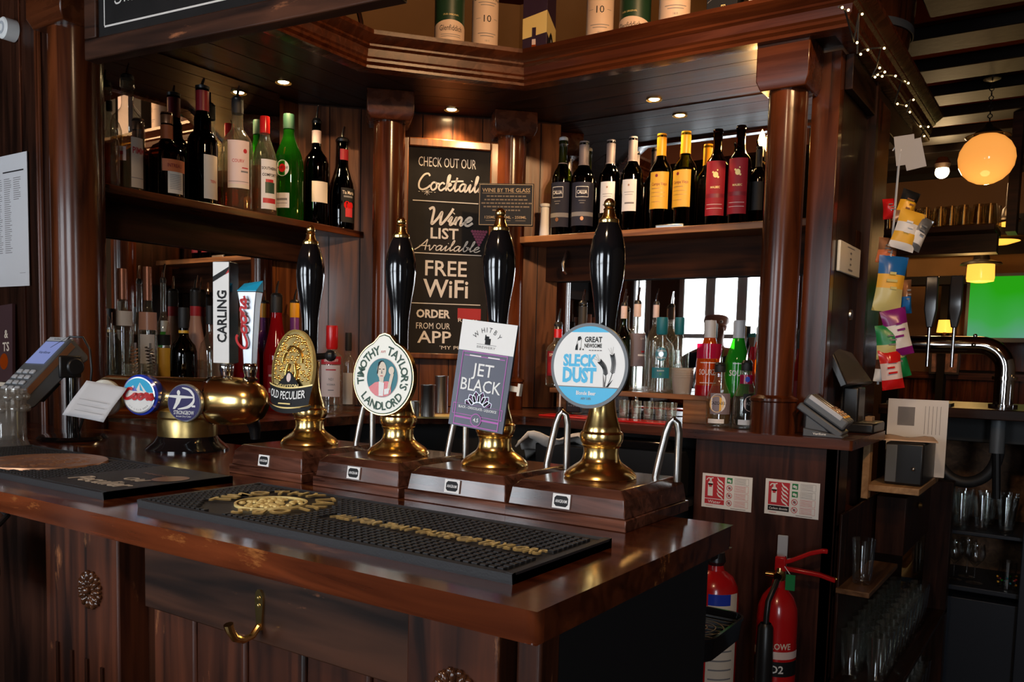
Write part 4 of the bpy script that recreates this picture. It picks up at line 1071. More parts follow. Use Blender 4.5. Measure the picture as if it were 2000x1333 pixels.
for xk, m_ in ((-0.07, 'black'), (0.10, 'black')):
    q = MB(); q.tube([(xk, 0.012, 0.070), (xk, 0.03, 0.055), (xk + 0.01, 0.045, 0.03), (xk + 0.01, 0.050, -0.0)] if False else [(xk, 0.040, 0.085), (xk + 0.01, 0.065, 0.070), (xk + 0.012, 0.078, 0.045), (xk + 0.012, 0.080, 0.02)], [0.018, 0.017, 0.013, 0.010], M['black'], None, 14); q.build('pouring_spout', ft)

def badge(x, y, z, r):
    return T(x, y, z) @ UPR
q = MB(); Bm = badge(-0.072, -0.056, 0.115, 0)
q.lathe([(0.030, -0.028), (0.040, -0.024), (0.0425, -0.016), (0.0420, 0.0), (0.0365, 0.004)], M['blue'], Bm, 44)
q.lathe([(0.0368, 0.003), (0.0378, 0.0055), (0.0355, 0.006), (0, 0.006)], M['silver'], Bm, 44); bd = q.build('mountain_badge', ft)
q = MB(); G = Bm @ T(0, 0, 0.0064)
disc(q, 0.0350, M['white'], G, 0.0)
poly(q, [(0.0350 * math.cos(R(a)), 0.0350 * math.sin(R(a))) for a in range(10, 171, 8)], M['bink'], G, 0.0002)
poly(q, [(-0.030, 0.006), (-0.012, 0.020), (-0.005, 0.010), (0.004, 0.026), (0.020, 0.006)], M['white'], G, 0.0004)
poly(q, [(-0.014, 0.008), (-0.009, 0.019), (-0.002, 0.008)], M['blue'], G, 0.0006); poly(q, [(0.004, 0.025), (0.004, 0.010), (0.012, 0.008)], M['bink'], G, 0.0006)
arc_text(q, 'ICE COLD BEER', M['gink'], G @ T(0, 0, 0.0006), 0.003, 0.030, 225, 315, True)
q.build('badge_face', bd)
q = MB()
for z in (0.0004, 0.0012, 0.0020): script(q, 'Coors', M['red'], G @ T(0.0, -0.008, z + 0.0006), 0.0105, 0.0058, 0.15, 0.0135)
q.build('script_lettering', bd)
q = MB(); Bm = badge(0.036, -0.062, 0.103, 0)
q.lathe([(0.036, -0.012), (0.0385, -0.006), (0.0385, 0.002), (0.0365, 0.004), (0, 0.004)], M['silver'], Bm, 44); bd = q.build('archer_badge', ft)
q = MB(); G = Bm @ T(0, 0, 0.0043); nv = mat('badge_navy', (0.035, 0.030, 0.12), 0.25); wh = M['white']
disc(q, 0.0362, nv, G, 0.0)
stroke(q, [(-0.004, 0.031), (0.012, 0.027), (0.021, 0.018), (0.0235, 0.011)], 0.0052, wh, G @ T(0, 0, 0.0004), True, True)
stroke(q, [(0.0235, 0.013), (0.021, 0.002), (0.009, -0.008), (-0.014, -0.013)], 0.0060, wh, G @ T(0, 0, 0.0004), True, True)
poly(q, [(-0.034, 0.011), (-0.033, 0.015), (-0.012, 0.0155), (0.024, 0.0135), (0.024, 0.0105), (-0.008, 0.009), (-0.018, 0.0095)], wh, G, 0.0005)
poly(q, [(-0.016, 0.012), (-0.004, 0.012), (-0.010, -0.001), (-0.020, -0.013), (-0.025, -0.013), (-0.019, 0.0)], wh, G, 0.0006)
disc(q, 0.0038, wh, G @ T(-0.0115, 0.0205, 0), 0.0006, 20, 1.4)
text(q, 'STRONGBOW', wh, G @ T(0, -0.0195, 0.0005), 0.0080, 0.046, 0.01)
text(q, 'British Dry Cider', wh, G @ T(0, -0.0272, 0.0005), 0.0034, 0.034)
rect(q, 0.022, -0.006, 0.008, 0.004, wh, G, 0.0005)
q.build('badge_face', bd)
q = MB(); Bm = badge(-0.165, -0.048, 0.105, 0); q.lathe([(0.034, -0.02), (0.038, -0.01), (0.0385, 0.0), (0.036, 0.003), (0, 0.003)], M['cream'], Bm, 40); bd = q.build('cream_badge', ft)

# tap handles
def ferrule(x):
    q = MB(); q.lathe([(0, 0.150), (0.0150, 0.150), (0.0160, 0.154), (0.0115, 0.158), (0.0125, 0.164), (0.0148, 0.172), (0.0150, 0.180), (0.0115, 0.186), (0, 0.186)], M['chrome'], T(x, 0, 0), 28); return q.build('tap_ferrule', ft)
ferrule(0.092); ferrule(0.146)
q = MB(); Hm = T(0.092, 0, 0.184)
q.bx((-0.0185, -0.020, 0), (0.0185, 0.014, 0.208), M['silver'], Hm); hd = q.build('tap_handle', ft, bev=0.003)
q = MB(); G = T(0.092, -0.0206, 0.184) @ UPR
rect(q, 0, 0.104, 0.036, 0.205, M['white'], G, 0); poly(q, [(-0.018, 0.166), (0.018, 0.186), (0.018, 0.197), (-0.018, 0.177)], M['ink'], G, 0.0004); poly(q, [(0.010, 0.1810), (0.018, 0.1855), (0.018, 0.192)], M['red'], G, 0.0006)
text(q, 'CARLING', M['ink'], G @ T(0.002, 0.096, 0.0005) @ RZ(90), 0.0205, 0.106, 0.03)
q.build('handle_print', hd)
q = MB(); q.bx((0.0187, -0.019, 0.002), (0.0195, 0.013, 0.206), M['gblack'], Hm); q.build('handle_side', hd)
q = MB(); Hm = T(0.146, 0, 0.184)
rc = lambda w, d, z, y=0: [(-w / 2, y - d / 2, z), (w / 2, y - d / 2, z), (w / 2, y + d / 2, z), (-w / 2, y + d / 2, z)]
q.loft([rc(0.020, 0.020, 0.0), rc(0.025, 0.022, 0.05), rc(0.034, 0.024, 0.12), rc(0.043, 0.028, 0.148)], M['silver'], Hm, cap=True); hd = q.build('tap_handle', ft, bev=0.0015)
q = MB(); q.loft([rc(0.043, 0.028, 0.1485), [(-0.0215, -0.014, 0.150), (0.0215, -0.014, 0.150), (0.0215, 0.014, 0.172), (-0.0215, 0.014, 0.166)]], M['bink'], Hm); q.build('handle_top', hd)
q = MB(); G = T(0.146, -0.0128, 0.184) @ RX(2.6) @ UPR
script(q, 'Coors', M['red'], G @ T(0.002, 0.082, 0.0015) @ RZ(90), 0.0115, 0.0052, 0.1, 0.0205); q.build('handle_print', hd)

# folded note hung on the font
q = MB(); n = 8; vs = []
for i in range(n + 1):
    for j in range(n + 1):
        u, v = i / n, j / n
        vs.append((-0.048 + 0.080 * u - 0.030 * (1 - v) + 0.012 * v, -0.016 * (1 - v) + 0.006 * math.sin(3 * u) , 0.002 * math.sin(5 * v) - 0.072 * (1 - v) - 0.014 * u))
q.add(vs, [(i * (n + 1) + j, (i + 1) * (n + 1) + j, (i + 1) * (n + 1) + j + 1, i * (n + 1) + j + 1) for i in range(n) for j in range(n)], M['paper'])
for k in range(3): q.tube([(-0.050 + 0.004 * k, -0.024 + 0.0028 * k, -0.060 + 0.011 * k), (0.000 + 0.004 * k, -0.017 + 0.0028 * k, -0.070 + 0.011 * k)], 0.0002, M['lgrey'], None, 4)
o = q.build('paper_note', loc=(-1.663, 0.978, 1.285), rz=R(38)); sl = o.modifiers.new('thickness', 'SOLIDIFY'); sl.thickness = 0.0004
tag(o, 'crumpled white handwritten note hung over the left end of the brass font', 'note')


# ================================================================ left end of the counter
# dimpled beer mug
q_pos = (-1.800, 0.845, 1.14)
mg = thing('beer_mug', 'dimpled glass beer mug with cloudy dregs at the left frame edge', 'mug', q_pos)
q = MB(); q.lathe([(0, 0.006), (0.034, 0.004), (0.043, 0.0), (0.0465, 0.002), (0.0455, 0.010), (0.0405, 0.022), (0.0395, 0.060), (0.0410, 0.100), (0.0425, 0.122), (0.0405, 0.123), (0.0385, 0.100), (0.0372, 0.060), (0.0372, 0.024), (0.0, 0.020)], M['cloudy'], None, 24); q.build('mug_body', mg)
q = MB()
for row, z in enumerate((0.085, 0.108)):
    for k in range(12): q.ball((0.0412 * math.cos(R(30 * k + 15 * row)), 0.0412 * math.sin(R(30 * k + 15 * row)), z), 0.0078, M['cloudy'], None, 10)
q.build('dimples', mg)
q = MB(); q.tube([(-0.040, 0, 0.105), (-0.062, 0, 0.100), (-0.070, 0, 0.070), (-0.062, 0, 0.040), (-0.040, 0, 0.032)], 0.006, M['cloudy'], None, 10); q.build('mug_handle', mg)
q = MB(); q.lathe([(0, 0.021), (0.0365, 0.024), (0.0365, 0.032), (0, 0.032)], M['gbrown'], None, 24); q.build('beer_dregs', mg)

# card terminal on its pole stand
st = thing('terminal_stand', 'black round-footed pole stand holding the card terminal', 'stand', (-1.900, 1.040, 1.14))
q = MB(); q.lathe([(0, 0), (0.072, 0), (0.074, 0.004), (0.068, 0.010), (0.02, 0.014), (0.0, 0.014)], M['gblack'], None, 44); q.build('foot', st)
q = MB(); q.lathe([(0.0125, 0.012), (0.0125, 0.150)], M['gblack'], None, 24); q.build('pole', st)
q = MB(); q.box((0, -0.010, 0.165), (0.030, 0.05, 0.05), M['black']); q.cyl(0.020, -0.02, 0.02, M['black'], T(0.0, 0.0, 0.165) @ RY(90), 20); q.build('tilt_bracket', st, bev=0.004)
cz = thing('card_terminal', 'grey hand-held card terminal tilted up with a lit blue screen', 'card terminal', (-1.930, 0.975, 1.285), 0)
Tm = T(0.0, 0.0, 0.0) @ RZ(6) @ RX(-46) @ Matrix.Scale(1.12, 4)
def rbox(q, x0, x1, y0, y1, z0, z1, m): q.bx((x0, y0, z0), (x1, y1, z1), m, Tm)
q = MB()
sec = [(-0.030, -0.012, -0.055), (-0.030, 0.010, -0.055)]
q.loft([[(-0.034, -0.016, -0.085), (0.034, -0.016, -0.085), (0.034, 0.014, -0.085), (-0.034, 0.014, -0.085)], [(-0.037, -0.016, -0.06), (0.037, -0.016, -0.06), (0.037, 0.026, -0.06), (-0.037, 0.026, -0.06)], [(-0.038, -0.017, 0.02), (0.038, -0.017, 0.02), (0.038, 0.028, 0.02), (-0.038, 0.028, 0.02)], [(-0.037, -0.018, 0.085), (0.037, -0.018, 0.085), (0.037, 0.040, 0.085), (-0.037, 0.040, 0.085)], [(-0.033, -0.012, 0.094), (0.033, -0.012, 0.094), (0.033, 0.036, 0.094), (-0.033, 0.036, 0.094)]], M['grey'], Tm); q.build('terminal_body', cz, bev=0.004)
q = MB(); q.box((0, -0.0185, 0.046), (0.058, 0.001, 0.062), M['screenb'], Tm); G = Tm @ T(0, -0.0192, 0.046) @ UPR; text(q, 'Verifone', M['ink'], G, 0.007, 0.036, 0.01); q.build('screen', cz)
q = MB(); q.box((0, -0.0187, 0.085), (0.058, 0.001, 0.010), M['lgrey'], Tm); text(q, 'Verifone', M['ink'], Tm @ T(0, -0.0194, 0.085) @ UPR, 0.0042, 0.022); q.build('name_strip', cz)
q = MB()
for r_ in range(4):
    for c_ in range(3): q.box((-0.020 + 0.020 * c_, -0.0185, -0.008 - 0.015 * r_), (0.014, 0.004, 0.009), M['lgrey'], Tm)
q.build('keypad', cz, bev=0.0015)
for sx in (-0.0375, 0.0375):
    q = MB(); q.box((sx, -0.006, 0.0), (0.0015, 0.012, 0.165), M['copper'], Tm); q.build('side_trim', cz)
q = MB(); q.bx((-0.010, 0.02, -0.03), (0.010, 0.045, 0.02), M['black'], Tm); q.build('mount_plate', cz)
q = MB(); q.tube([(-1.930, 1.010, 1.345), (-1.905, 1.040, 1.372), (-1.870, 1.050, 1.372), (-1.846, 1.052, 1.345), (-1.840, 1.052, 1.300), (-1.850, 1.053, 1.250), (-1.880, 1.054, 1.190), (-1.898, 1.052, 1.155)], 0.0026, M['black'], None, 8)
q.v = [(x + 1.9, y - 1.04, z - 1.14) for x, y, z in q.v]
tag(q.build('power_cable', loc=(-1.9, 1.04, 1.14)), 'thin black cable looping from the card terminal down its stand', 'cable')

# papers on the partition
Pm = T(-2.435, 1.1745, 1.682) @ UPR
q = MB(); q.box((0, 0, 0), (0.186, 0.350, 0.0012), M['paper'], T(0, 0, 0) @ UPR); pn = thing('price_list', 'white typed price list pinned to the dark partition at the far left', 'notice', (-2.438, 1.1740, 1.682))
G = T(0, -0.0009, 0) @ UPR
rect(q, 0.02, 0.130, 0.11, 0.0035, M['ink'], G)
random.seed(5)
for c_ in range(3):
    for r_ in range(36):
        if c_ == 2 and r_ > 10: continue
        wd = random.uniform(0.028, 0.040); rect(q, -0.060 + 0.050 * c_ + wd / 2 - 0.02, 0.112 - 0.0056 * r_, wd, 0.0018, M['gink'], G)
rect(q, 0.06, -0.140, 0.03, 0.001, M['gink'], G)
q.build('sheet', pn)
q = MB(); q.lathe([(0, 0), (0.028, 0), (0.0275, 0.030), (0.024, 0.033), (0, 0.034)], M['white'], UPR, 32)
q.lathe([(0.009, 0.0345), (0.016, 0.0342), (0.016, 0.0338)], M['lgrey'], UPR, 24)
tag(q.build('wall_sensor', loc=(-2.400, 1.176, 2.172)), 'small round white sensor high on the dark partition', 'sensor')
ps = thing('menu_poster', 'maroon poster board with pale capitals leaning on the partition', 'poster', (-2.50, 1.155, 1.21))
Lm2 = RX(-3) @ RZ(0)
q = MB(); q.bx((-0.10, 0, 0.035), (0.090, 0.008, 0.245), M['poster'] if 'poster' in M else M['darkred'], Lm2 @ RY(-4)); q.bx((-0.10, -0.01, 0.025), (0.075, 0.012, 0.036), M['label'], Lm2); q.build('board', ps)
q = MB(); G = Lm2 @ RY(-4) @ T(0, -0.0006, 0) @ UPR
text(q, '&', M['label'], G @ T(0.068, 0.165, 0), 0.022, None, 0.02, align='R'); text(q, 'TS', M['label'], G @ T(0.074, 0.130, 0), 0.024, None, 0.02, align='R')
disc(q, 0.022, M['lorange'], G @ T(0.045, 0.090, 0)); q.build('poster_print', ps)
q = MB(); q.bx((-0.16, -0.045, -0.07), (0.12, 0.03, 0.025), M['matblack']); q.build('poster_block', ps)


# ================================================================ bottles
SHAPE = {
    'bordeaux': [(0.9, 0), (1, 0.015), (1, 0.60), (0.97, 0.635), (0.82, 0.68), (0.56, 0.725), (0.43, 0.76), (0.395, 0.80), (0.38, 0.965), (0.42, 0.97), (0.42, 0.99), (0.38, 1.0)],
    'vermouth': [(0.9, 0), (1, 0.02), (1, 0.54), (0.96, 0.58), (0.82, 0.65), (0.58, 0.73), (0.42, 0.79), (0.37, 0.83), (0.36, 0.99), (0.34, 1.0)],
    'round': [(0.9, 0), (1, 0.02), (1, 0.56), (0.97, 0.61), (0.84, 0.665), (0.58, 0.705), (0.40, 0.74), (0.36, 0.78), (0.35, 0.99), (0.33, 1.0)],
    'squat': [(0.9, 0), (1, 0.03), (1, 0.48), (0.95, 0.55), (0.75, 0.615), (0.45, 0.655), (0.32, 0.70), (0.30, 0.97), (0.34, 0.98), (0.32, 1.0)],
    'cone': [(0.9, 0), (0.97, 0.03), (1, 0.30), (0.98, 0.42), (0.86, 0.53), (0.64, 0.63), (0.50, 0.70), (0.46, 0.77), (0.44, 0.99), (0.42, 1.0)],
    'vodka': [(0.9, 0), (1, 0.02), (1, 0.60), (0.98, 0.64), (0.80, 0.685), (0.50, 0.715), (0.43, 0.74), (0.41, 0.99), (0.38, 1.0)],
    'slope': [(0.9, 0), (1, 0.02), (1, 0.44), (0.97, 0.50), (0.80, 0.58), (0.60, 0.68), (0.46, 0.77), (0.41, 0.84), (0.40, 0.99), (0.38, 1.0)],
    'tall': [(0.9, 0), (1, 0.02), (0.98, 0.50), (0.95, 0.56), (0.80, 0.60), (0.60, 0.625), (0.56, 0.65), (0.55, 0.74), (0.50, 0.76), (0.42, 0.78), (0.42, 0.99), (0.38, 1.0)],
}


def radius_at(shape, t):
    s = SHAPE[shape]
    for (r0, z0), (r1, z1) in zip(s, s[1:]):
        if z0 <= t <= z1: return r0 + (r1 - r0) * (t - z0) / max(1e-6, z1 - z0)
    return s[-1][0]


def bottle(label, shape, pos, H, r, glassm, liquid=None, level=0.5, labels=(), cap=None, pourer=None, turn=0, group=None, name='bottle'):
    t = thing(name, label, 'bottle', pos, face_cam(pos, turn), group)
    P = [(0, 0.004 * H / 0.3)] + [(a * r, z * H) for a, z in SHAPE[shape]] + [(0, H)]
    q = MB(); q.lathe(P, M[glassm], None, 28); q.build('bottle_glass', t)
    if liquid:
        q = MB(); L = [(a * r * 0.93, max(0.012, z * H)) for a, z in SHAPE[shape] if z < level] + [(radius_at(shape, level) * r * 0.93, level * H)]
        q.lathe([(0, 0.012)] + L + [(0, level * H)], M[liquid], None, 24); q.build('liquid', t)
    for L in labels:
        z0, z1, a0, a1, m_ = L[:5]
        rr = max(radius_at(shape, z0), radius_at(shape, z1)) * r * 1.012 + 0.0004
        q = MB(); patch(q, rr, z0 * H, z1 * H, a0, a1, M[m_], None, 16)
        for it in (L[5] if len(L) > 5 else ()):
            kind = it[0]
            if kind == 't':                              # text: body, angle, height fraction, cap height, width, colour, bold
                _, body, ang, zf, hh, ww, mm, bo = it
                text(q, body, M[mm], T(0, 0, zf * H) @ RZ(ang), hh, ww, bo, bend=rr + 0.0005)
            elif kind == 'b':                            # printed bar: angle0, angle1, z0, z1
                _, b0, b1, y0, y1, mm = it; patch(q, rr + 0.0004, y0 * H, y1 * H, b0, b1, M[mm], None, 10)
            elif kind == 'd':                            # round device: angle, z, radius
                _, ang, zf, rd, mm = it
                q.add([((rr + 0.0006) * math.sin(R(ang) + rd * math.cos(R(20 * k)) / rr), -(rr + 0.0006) * math.cos(R(ang) + rd * math.cos(R(20 * k)) / rr), zf * H + rd * 1.15 * math.sin(R(20 * k))) for k in range(18)], [tuple(range(18))], M[mm], None, False)
        q.build('label', t)
    nr = radius_at(shape, 0.95) * r
    if cap:
        cf, cm = cap[0], cap[1]; k = cap[2] if len(cap) > 2 else 1.1
        q = MB(); q.lathe([(radius_at(shape, max(0.72, 1 - cf)) * r * 1.05, (1 - cf) * H), (nr * k, (1 - cf * 0.9) * H), (nr * k, H * 0.985), (nr * k * 0.94, H + 0.003), (0, H + 0.003)], M[cm], None, 20); q.build('cap', t)
    if pourer:
        q = MB(); h = pourer
        q.lathe([(nr * 1.05, H - 0.004), (nr * 1.12, H + 0.004), (nr * 0.8, H + h * 0.22)], M['black'], None, 14)
        q.tube([(0, 0, H + h * 0.15), (0.001, 0, H + h * 0.5), (0.006, 0, H + h)], [0.0050, 0.0042, 0.0026], M['chrome'], None, 8); q.build('pourer', t)
    return t


# ---- left spirit shelf
G1 = 'spirit bottles on the left shelf'
def lshelf(label, shape, tok, *a, **k): bottle(label, shape, tok[0], tok[1], tok[2], *a, group=G1, **k)
lshelf('squat amber spirit bottle half hidden behind the thick left column', 'squat', ((-2.195, 1.314, 1.776), 0.220, 0.0245), 'gclear', 'lamber', 0.5, cap=(0.1, 'matblack'))
lshelf('big clear bottle with pale side label and stacked clear stopper', 'round', ((-2.245, 1.397, 1.776), 0.314, 0.0440), 'gclear', 'lwhisky', 0.47, [(0.04, 0.47, 10, 58, 'label', [('t', 'PIMM', 38, 0.36, 0.017, 0.036, 'rink', 0.02), ('b', 8, 60, 0.12, 0.125, 'gink')]), (0.26, 0.38, -62, -6, 'plabel', [('b', -50, -16, 0.31, 0.34, 'rink')])], cap=(0.09, 'gclear', 1.25), pourer=0.04)
lshelf('brown square-shouldered liqueur bottle with orange ribbon label', 'squat', ((-2.23, 1.508, 1.776), 0.242, 0.0515), 'gbrown', 'lbrown', 0.44, [(0.05, 0.30, 2, 52, 'label', [('b', 8, 46, 0.10 + 0.02 * i, 0.106 + 0.02 * i, 'gink') for i in range(9)]), (0.30, 0.44, -14, 62, 'orangel', [('t', 'INTREAU', 24, 0.37, 0.010, 0.042, 'darkred', 0.01)]), (0.70, 0.86, -90, 90, 'orangel')], cap=(0.12, 'copper'))
lshelf('slim bottle with long dark neck and red foil top', 'tall', ((-2.23, 1.627, 1.776), 0.345, 0.0444), 'gblackb', 'lbrown', 0.55, [(0.05, 0.42, 4, 66, 'label', [('t', 'TEN', 40, 0.2, 0.008, 0.02, 'rink', 0.01)]), (0.80, 0.97, -180, 180, 'darkred')], pourer=0.03)
lshelf('clear cognac bottle with square pinkish label and crest', 'round', ((-2.232, 1.755, 1.776), 0.342, 0.0462), 'gclear', 'lamber', 0.26, [(0.20, 0.62, -38, 46, 'plabel', [('b', -36, 44, 0.20, 0.235, 'label'), ('t', 'COURV', 2, 0.44, 0.010, 0.036, 'rink', 0.005), ('d', 28, 0.53, 0.006, 'rink'), ('b', 12, 40, 0.34, 0.355, 'gink'), ('b', 16, 40, 0.375, 0.385, 'rink'), ('b', -34, 42, 0.255, 0.26, 'gink')])], cap=(0.12, 'matblack'), pourer=0.045)
lshelf('clear bottle with red cap and black lettered white label', 'vermouth', ((-2.212, 1.844, 1.776), 0.308, 0.0392), 'gclear', 'lamber', 0.5, [(0.06, 0.56, -16, 60, 'wlabel', [('t', 'SOUTHERN', 22, 0.47, 0.0085, 0.050, 'ink', 0.02), ('t', 'COMFORT', 22, 0.405, 0.0085, 0.046, 'ink', 0.02), ('b', 2, 46, 0.22, 0.33, 'dgreen'), ('b', -8, 52, 0.12, 0.17, 'rink'), ('b', 4, 40, 0.33, 0.36, 'rink')])], cap=(0.16, 'red'))
lshelf('bright green vermouth bottle with oval white label', 'vermouth', ((-2.225, 1.954, 1.776), 0.343, 0.0473), 'ggreen', None, 0, [(0.40, 0.60, -58, 2, 'ggreen', [('d', -26, 0.48, 0.0225, 'white'), ('d', -26, 0.48, 0.0115, 'red'), ('t', 'MARTINI', -26, 0.485, 0.0080, 0.036, 'ink', 0.02)]), (0.11, 0.25, -66, 2, 'wlabel', [('b', -58, -6, 0.15, 0.155, 'gink'), ('b', -58, -6, 0.18, 0.2, 'gink')])], cap=(0.13, 'dgreen'))
lshelf('dark bottle with red and white neck label and cream lower label', 'round', ((-2.225, 2.075, 1.776), 0.348, 0.0420), 'gdark', 'lbrown', 0.4, [(0.80, 0.92, -180, 180, 'plabel'), (0.22, 0.42, -20, 60, 'label')], pourer=0.06)
lshelf('black tapering coffee liqueur bottle with red printed emblem', 'cone', ((-2.215, 2.186, 1.776), 0.310, 0.0451), 'gblackb', 'lbrown', 0.5, [(0.08, 0.46, -4, 74, 'ink', [('t', 'Tia Maria', 30, 0.41, 0.012, 0.044, 'label', 0.01), ('b', 8, 52, 0.355, 0.375, 'gink'), ('d', 24, 0.27, 0.012, 'red'), ('d', 42, 0.27, 0.010, 'red'), ('b', 16, 52, 0.14, 0.24, 'rink')]), (0.78, 0.90, -20, 80, 'rink')], pourer=0.05)

# ---- wine shelf
G2 = 'wine bottles on the pine shelf'
def wine(label, tok, *a, **k): bottle(label, 'bordeaux', tok[0], tok[1], tok[2], *a, group=G2, name='wine_bottle', **k)
callia = lambda o: [(0.10, 0.56, -62 + o, 62 + o, 'navy', [('t', 'CALLIA', -4 + o, 0.455, 0.0125, 0.036, 'wlabel', 0.02), ('b', -34 + o, 26 + o, 0.508, 0.513, 'wlabel'), ('b', -34 + o, 26 + o, 0.400, 0.405, 'wlabel'), ('b', -35 + o, -33 + o, 0.400, 0.513, 'wlabel'), ('b', 25 + o, 27 + o, 0.400, 0.513, 'wlabel'), ('b', -20 + o, 14 + o, 0.36, 0.367, 'gink'), ('b', -14 + o, 8 + o, 0.335, 0.342, 'gink'), ('b', -60 + o, 60 + o, 0.20, 0.245, 'gink'), ('d', -2 + o, 0.175, 0.006, 'copper')])]
wine('open dark wine bottle with navy label and loose stopper, first on the wine shelf', ((-1.595, 2.655, 1.776), 0.339, 0.0384), 'golive', 'lbrown', 0.58, callia(-22), cap=(0.24, 'greycap', 1.0))
wine('sealed dark wine bottle with navy boxed label and grey capsule', ((-1.507, 2.65, 1.776), 0.323, 0.0413), 'gdark', None, 0, callia(0), cap=(0.25, 'greycap'))
pale = lambda o: [(0.22, 0.55, -46 + o, 36 + o, 'wlabel', [('d', -6 + o, 0.49, 0.003, 'copper'), ('b', -30 + o, 22 + o, 0.415, 0.42, 'gink'), ('b', -26 + o, 16 + o, 0.39, 0.394, 'gink'), ('b', -26 + o, 24 + o, 0.295, 0.312, 'gink')])]
wine('dark wine bottle with plain pale label left of its twin', ((-1.402, 2.65, 1.776), 0.316, 0.0370), 'gdark', None, 0, pale(-8), cap=(0.25, 'greycap'))
wine('dark wine bottle with plain pale label beside the yellow labelled bottles', ((-1.321, 2.655, 1.776), 0.318, 0.0365), 'gdark', None, 0, pale(-10), cap=(0.25, 'greycap'))
yel = lambda o: [(0.22, 0.60, -52 + o, 50 + o, 'ylabel', [('d', -14 + o, 0.56, 0.0045, 'darkred'), ('t', 'Campo Viejo', 0 + o, 0.475, 0.0095, 0.052, 'darkred', 0.01), ('b', -40 + o, 14 + o, 0.425, 0.431, 'copper'), ('b', -40 + o, 30 + o, 0.385, 0.389, 'copper'), ('b', -40 + o, 30 + o, 0.345, 0.349, 'copper'), ('b', -38 + o, 10 + o, 0.29, 0.294, 'copper')])]
wine('black wine bottle with yellow cap and yellow label', ((-1.214, 2.65, 1.776), 0.314, 0.0374), 'gdark', None, 0, yel(-6), cap=(0.22, 'ycap'))
wine('green glass wine bottle with yellow cap and yellow label', ((-1.128, 2.648, 1.776), 0.311, 0.0384), 'golive', 'lbrown', 0.56, yel(-20), cap=(0.22, 'ycap'))
redl = lambda o: [(0.11, 0.66, -50 + o, 48 + o, 'rlabel', [('d', 0 + o, 0.52, 0.008, 'goldpaint'), ('d', -12 + o, 0.545, 0.003, 'goldpaint'), ('d', 12 + o, 0.495, 0.003, 'goldpaint'), ('d', 8 + o, 0.565, 0.002, 'goldpaint'), ('t', 'MALBEC', 0 + o, 0.395, 0.0065, 0.030, 'goldpaint', 0.02), ('b', -46 + o, 46 + o, 0.29, 0.33, 'darkred'), ('b', -40 + o, 36 + o, 0.22, 0.225, 'plabel'), ('b', -40 + o, 36 + o, 0.18, 0.185, 'plabel')])]
wine('dark wine bottle with long crimson label, left of the pair', ((-1.021, 2.65, 1.776), 0.308, 0.0376), 'gbrownd', None, 0, redl(-4))
wine('dark wine bottle with long crimson label, right of the pair', ((-0.9452, 2.648, 1.776), 0.310, 0.0370), 'gbrownd', None, 0, redl(-8))
wine('plain black wine bottle at the right end of the pine shelf', ((-0.8971, 2.685, 1.776), 0.246, 0.0242), 'gblackb', None, 0, [(0.2, 0.56, -60, 40, 'ink')], cap=(0.25, 'matblack'))
vp = thing('wine_stopper_pump', 'white plastic wine pump standing at the left end of the pine shelf', 'wine pump', ((-1.655, 2.64, 1.776), 0.145, 0.0203)[0], 0)
q = MB(); q.lathe([(0, 0), (0.019, 0), (0.019, 0.01), (0.0165, 0.06), (0.0155, 0.108), (0, 0.108)], M['white'], None, 24); q.build('pump_barrel', vp)
q = MB(); q.lathe([(0.012, 0.108), (0.0185, 0.112), (0.0195, 0.118), (0.0165, 0.122), (0, 0.123)], M['white'], None, 24); q.build('pump_grip', vp)
q = MB(); q.lathe([(0.0155, 0), (0.0165, 0.004), (0.0150, 0.010), (0.009, 0.014), (0, 0.015)], M['lgrey'], None, 20)
tp = ((-1.595, 2.655, 1.776), 0.339, 0.0384)
tag(q.build('bottle_stopper', loc=(tp[0][0], tp[0][1], tp[0][2] + tp[1] + 0.001)), 'pale rubber stopper sitting in the open navy labelled wine bottle', 'stopper')
ck = thing('corkscrew', 'silver corkscrew lying on the wine shelf under the yellow labels', 'corkscrew', (-1.150, 2.600, 1.776), R(4))
q = MB(); q.bx((-0.05, -0.006, 0.001), (0.045, 0.006, 0.013), M['steel']); q.build('corkscrew_handle', ck, bev=0.003)
q = MB(); q.tube([(0.03 + 0.0012 * k, 0.013 + 0.003 * math.cos(k), 0.006 + 0.003 * math.sin(k)) for k in range(30)], 0.0012, M['chrome'], None, 6); q.build('worm', ck)

# ---- left worktop, under the spirit shelf
G3 = 'bottles on the left worktop'
def lwork(label, shape, tok, *a, **k): bottle(label, shape, tok[0], tok[1], tok[2], *a, group=G3, **k)
lwork('slim vodka bottle with white neck label and copper cap', 'vodka', ((-2.245, 1.375, 1.157), 0.407, 0.0288), 'gclear', 'lclear', 0.5, [(0.62, 0.72, -60, 60, 'wlabel')], cap=(0.20, 'coppercap'))
lwork('clear bottle with ribbed copper cap behind the mixing glasses', 'vodka', ((-2.235, 1.446, 1.157), 0.419, 0.0265), 'gclear', 'lclear', 0.5, [(0.30, 0.55, -50, 40, 'wlabel'), (0.58, 0.70, -60, 60, 'rose')], cap=(0.22, 'coppercap'))
lwork('clear spirit bottle with pourer left of the black liqueur bottle', 'round', ((-2.24, 1.499, 1.157), 0.386, 0.0225), 'gclear', 'lwhisky', 0.35, [(0.2, 0.5, -40, 50, 'ylabel'), (0.52, 0.60, -60, 50, 'ink')], pourer=0.05)
lwork('plain black liqueur bottle with yellow neck ring', 'round', ((-2.12, 1.482, 1.157), 0.305, 0.0363), 'gblackb', 'lbrown', 0.5, [(0.775, 0.80, -180, 180, 'ylabel')], cap=(0.18, 'matblack', 1.15))
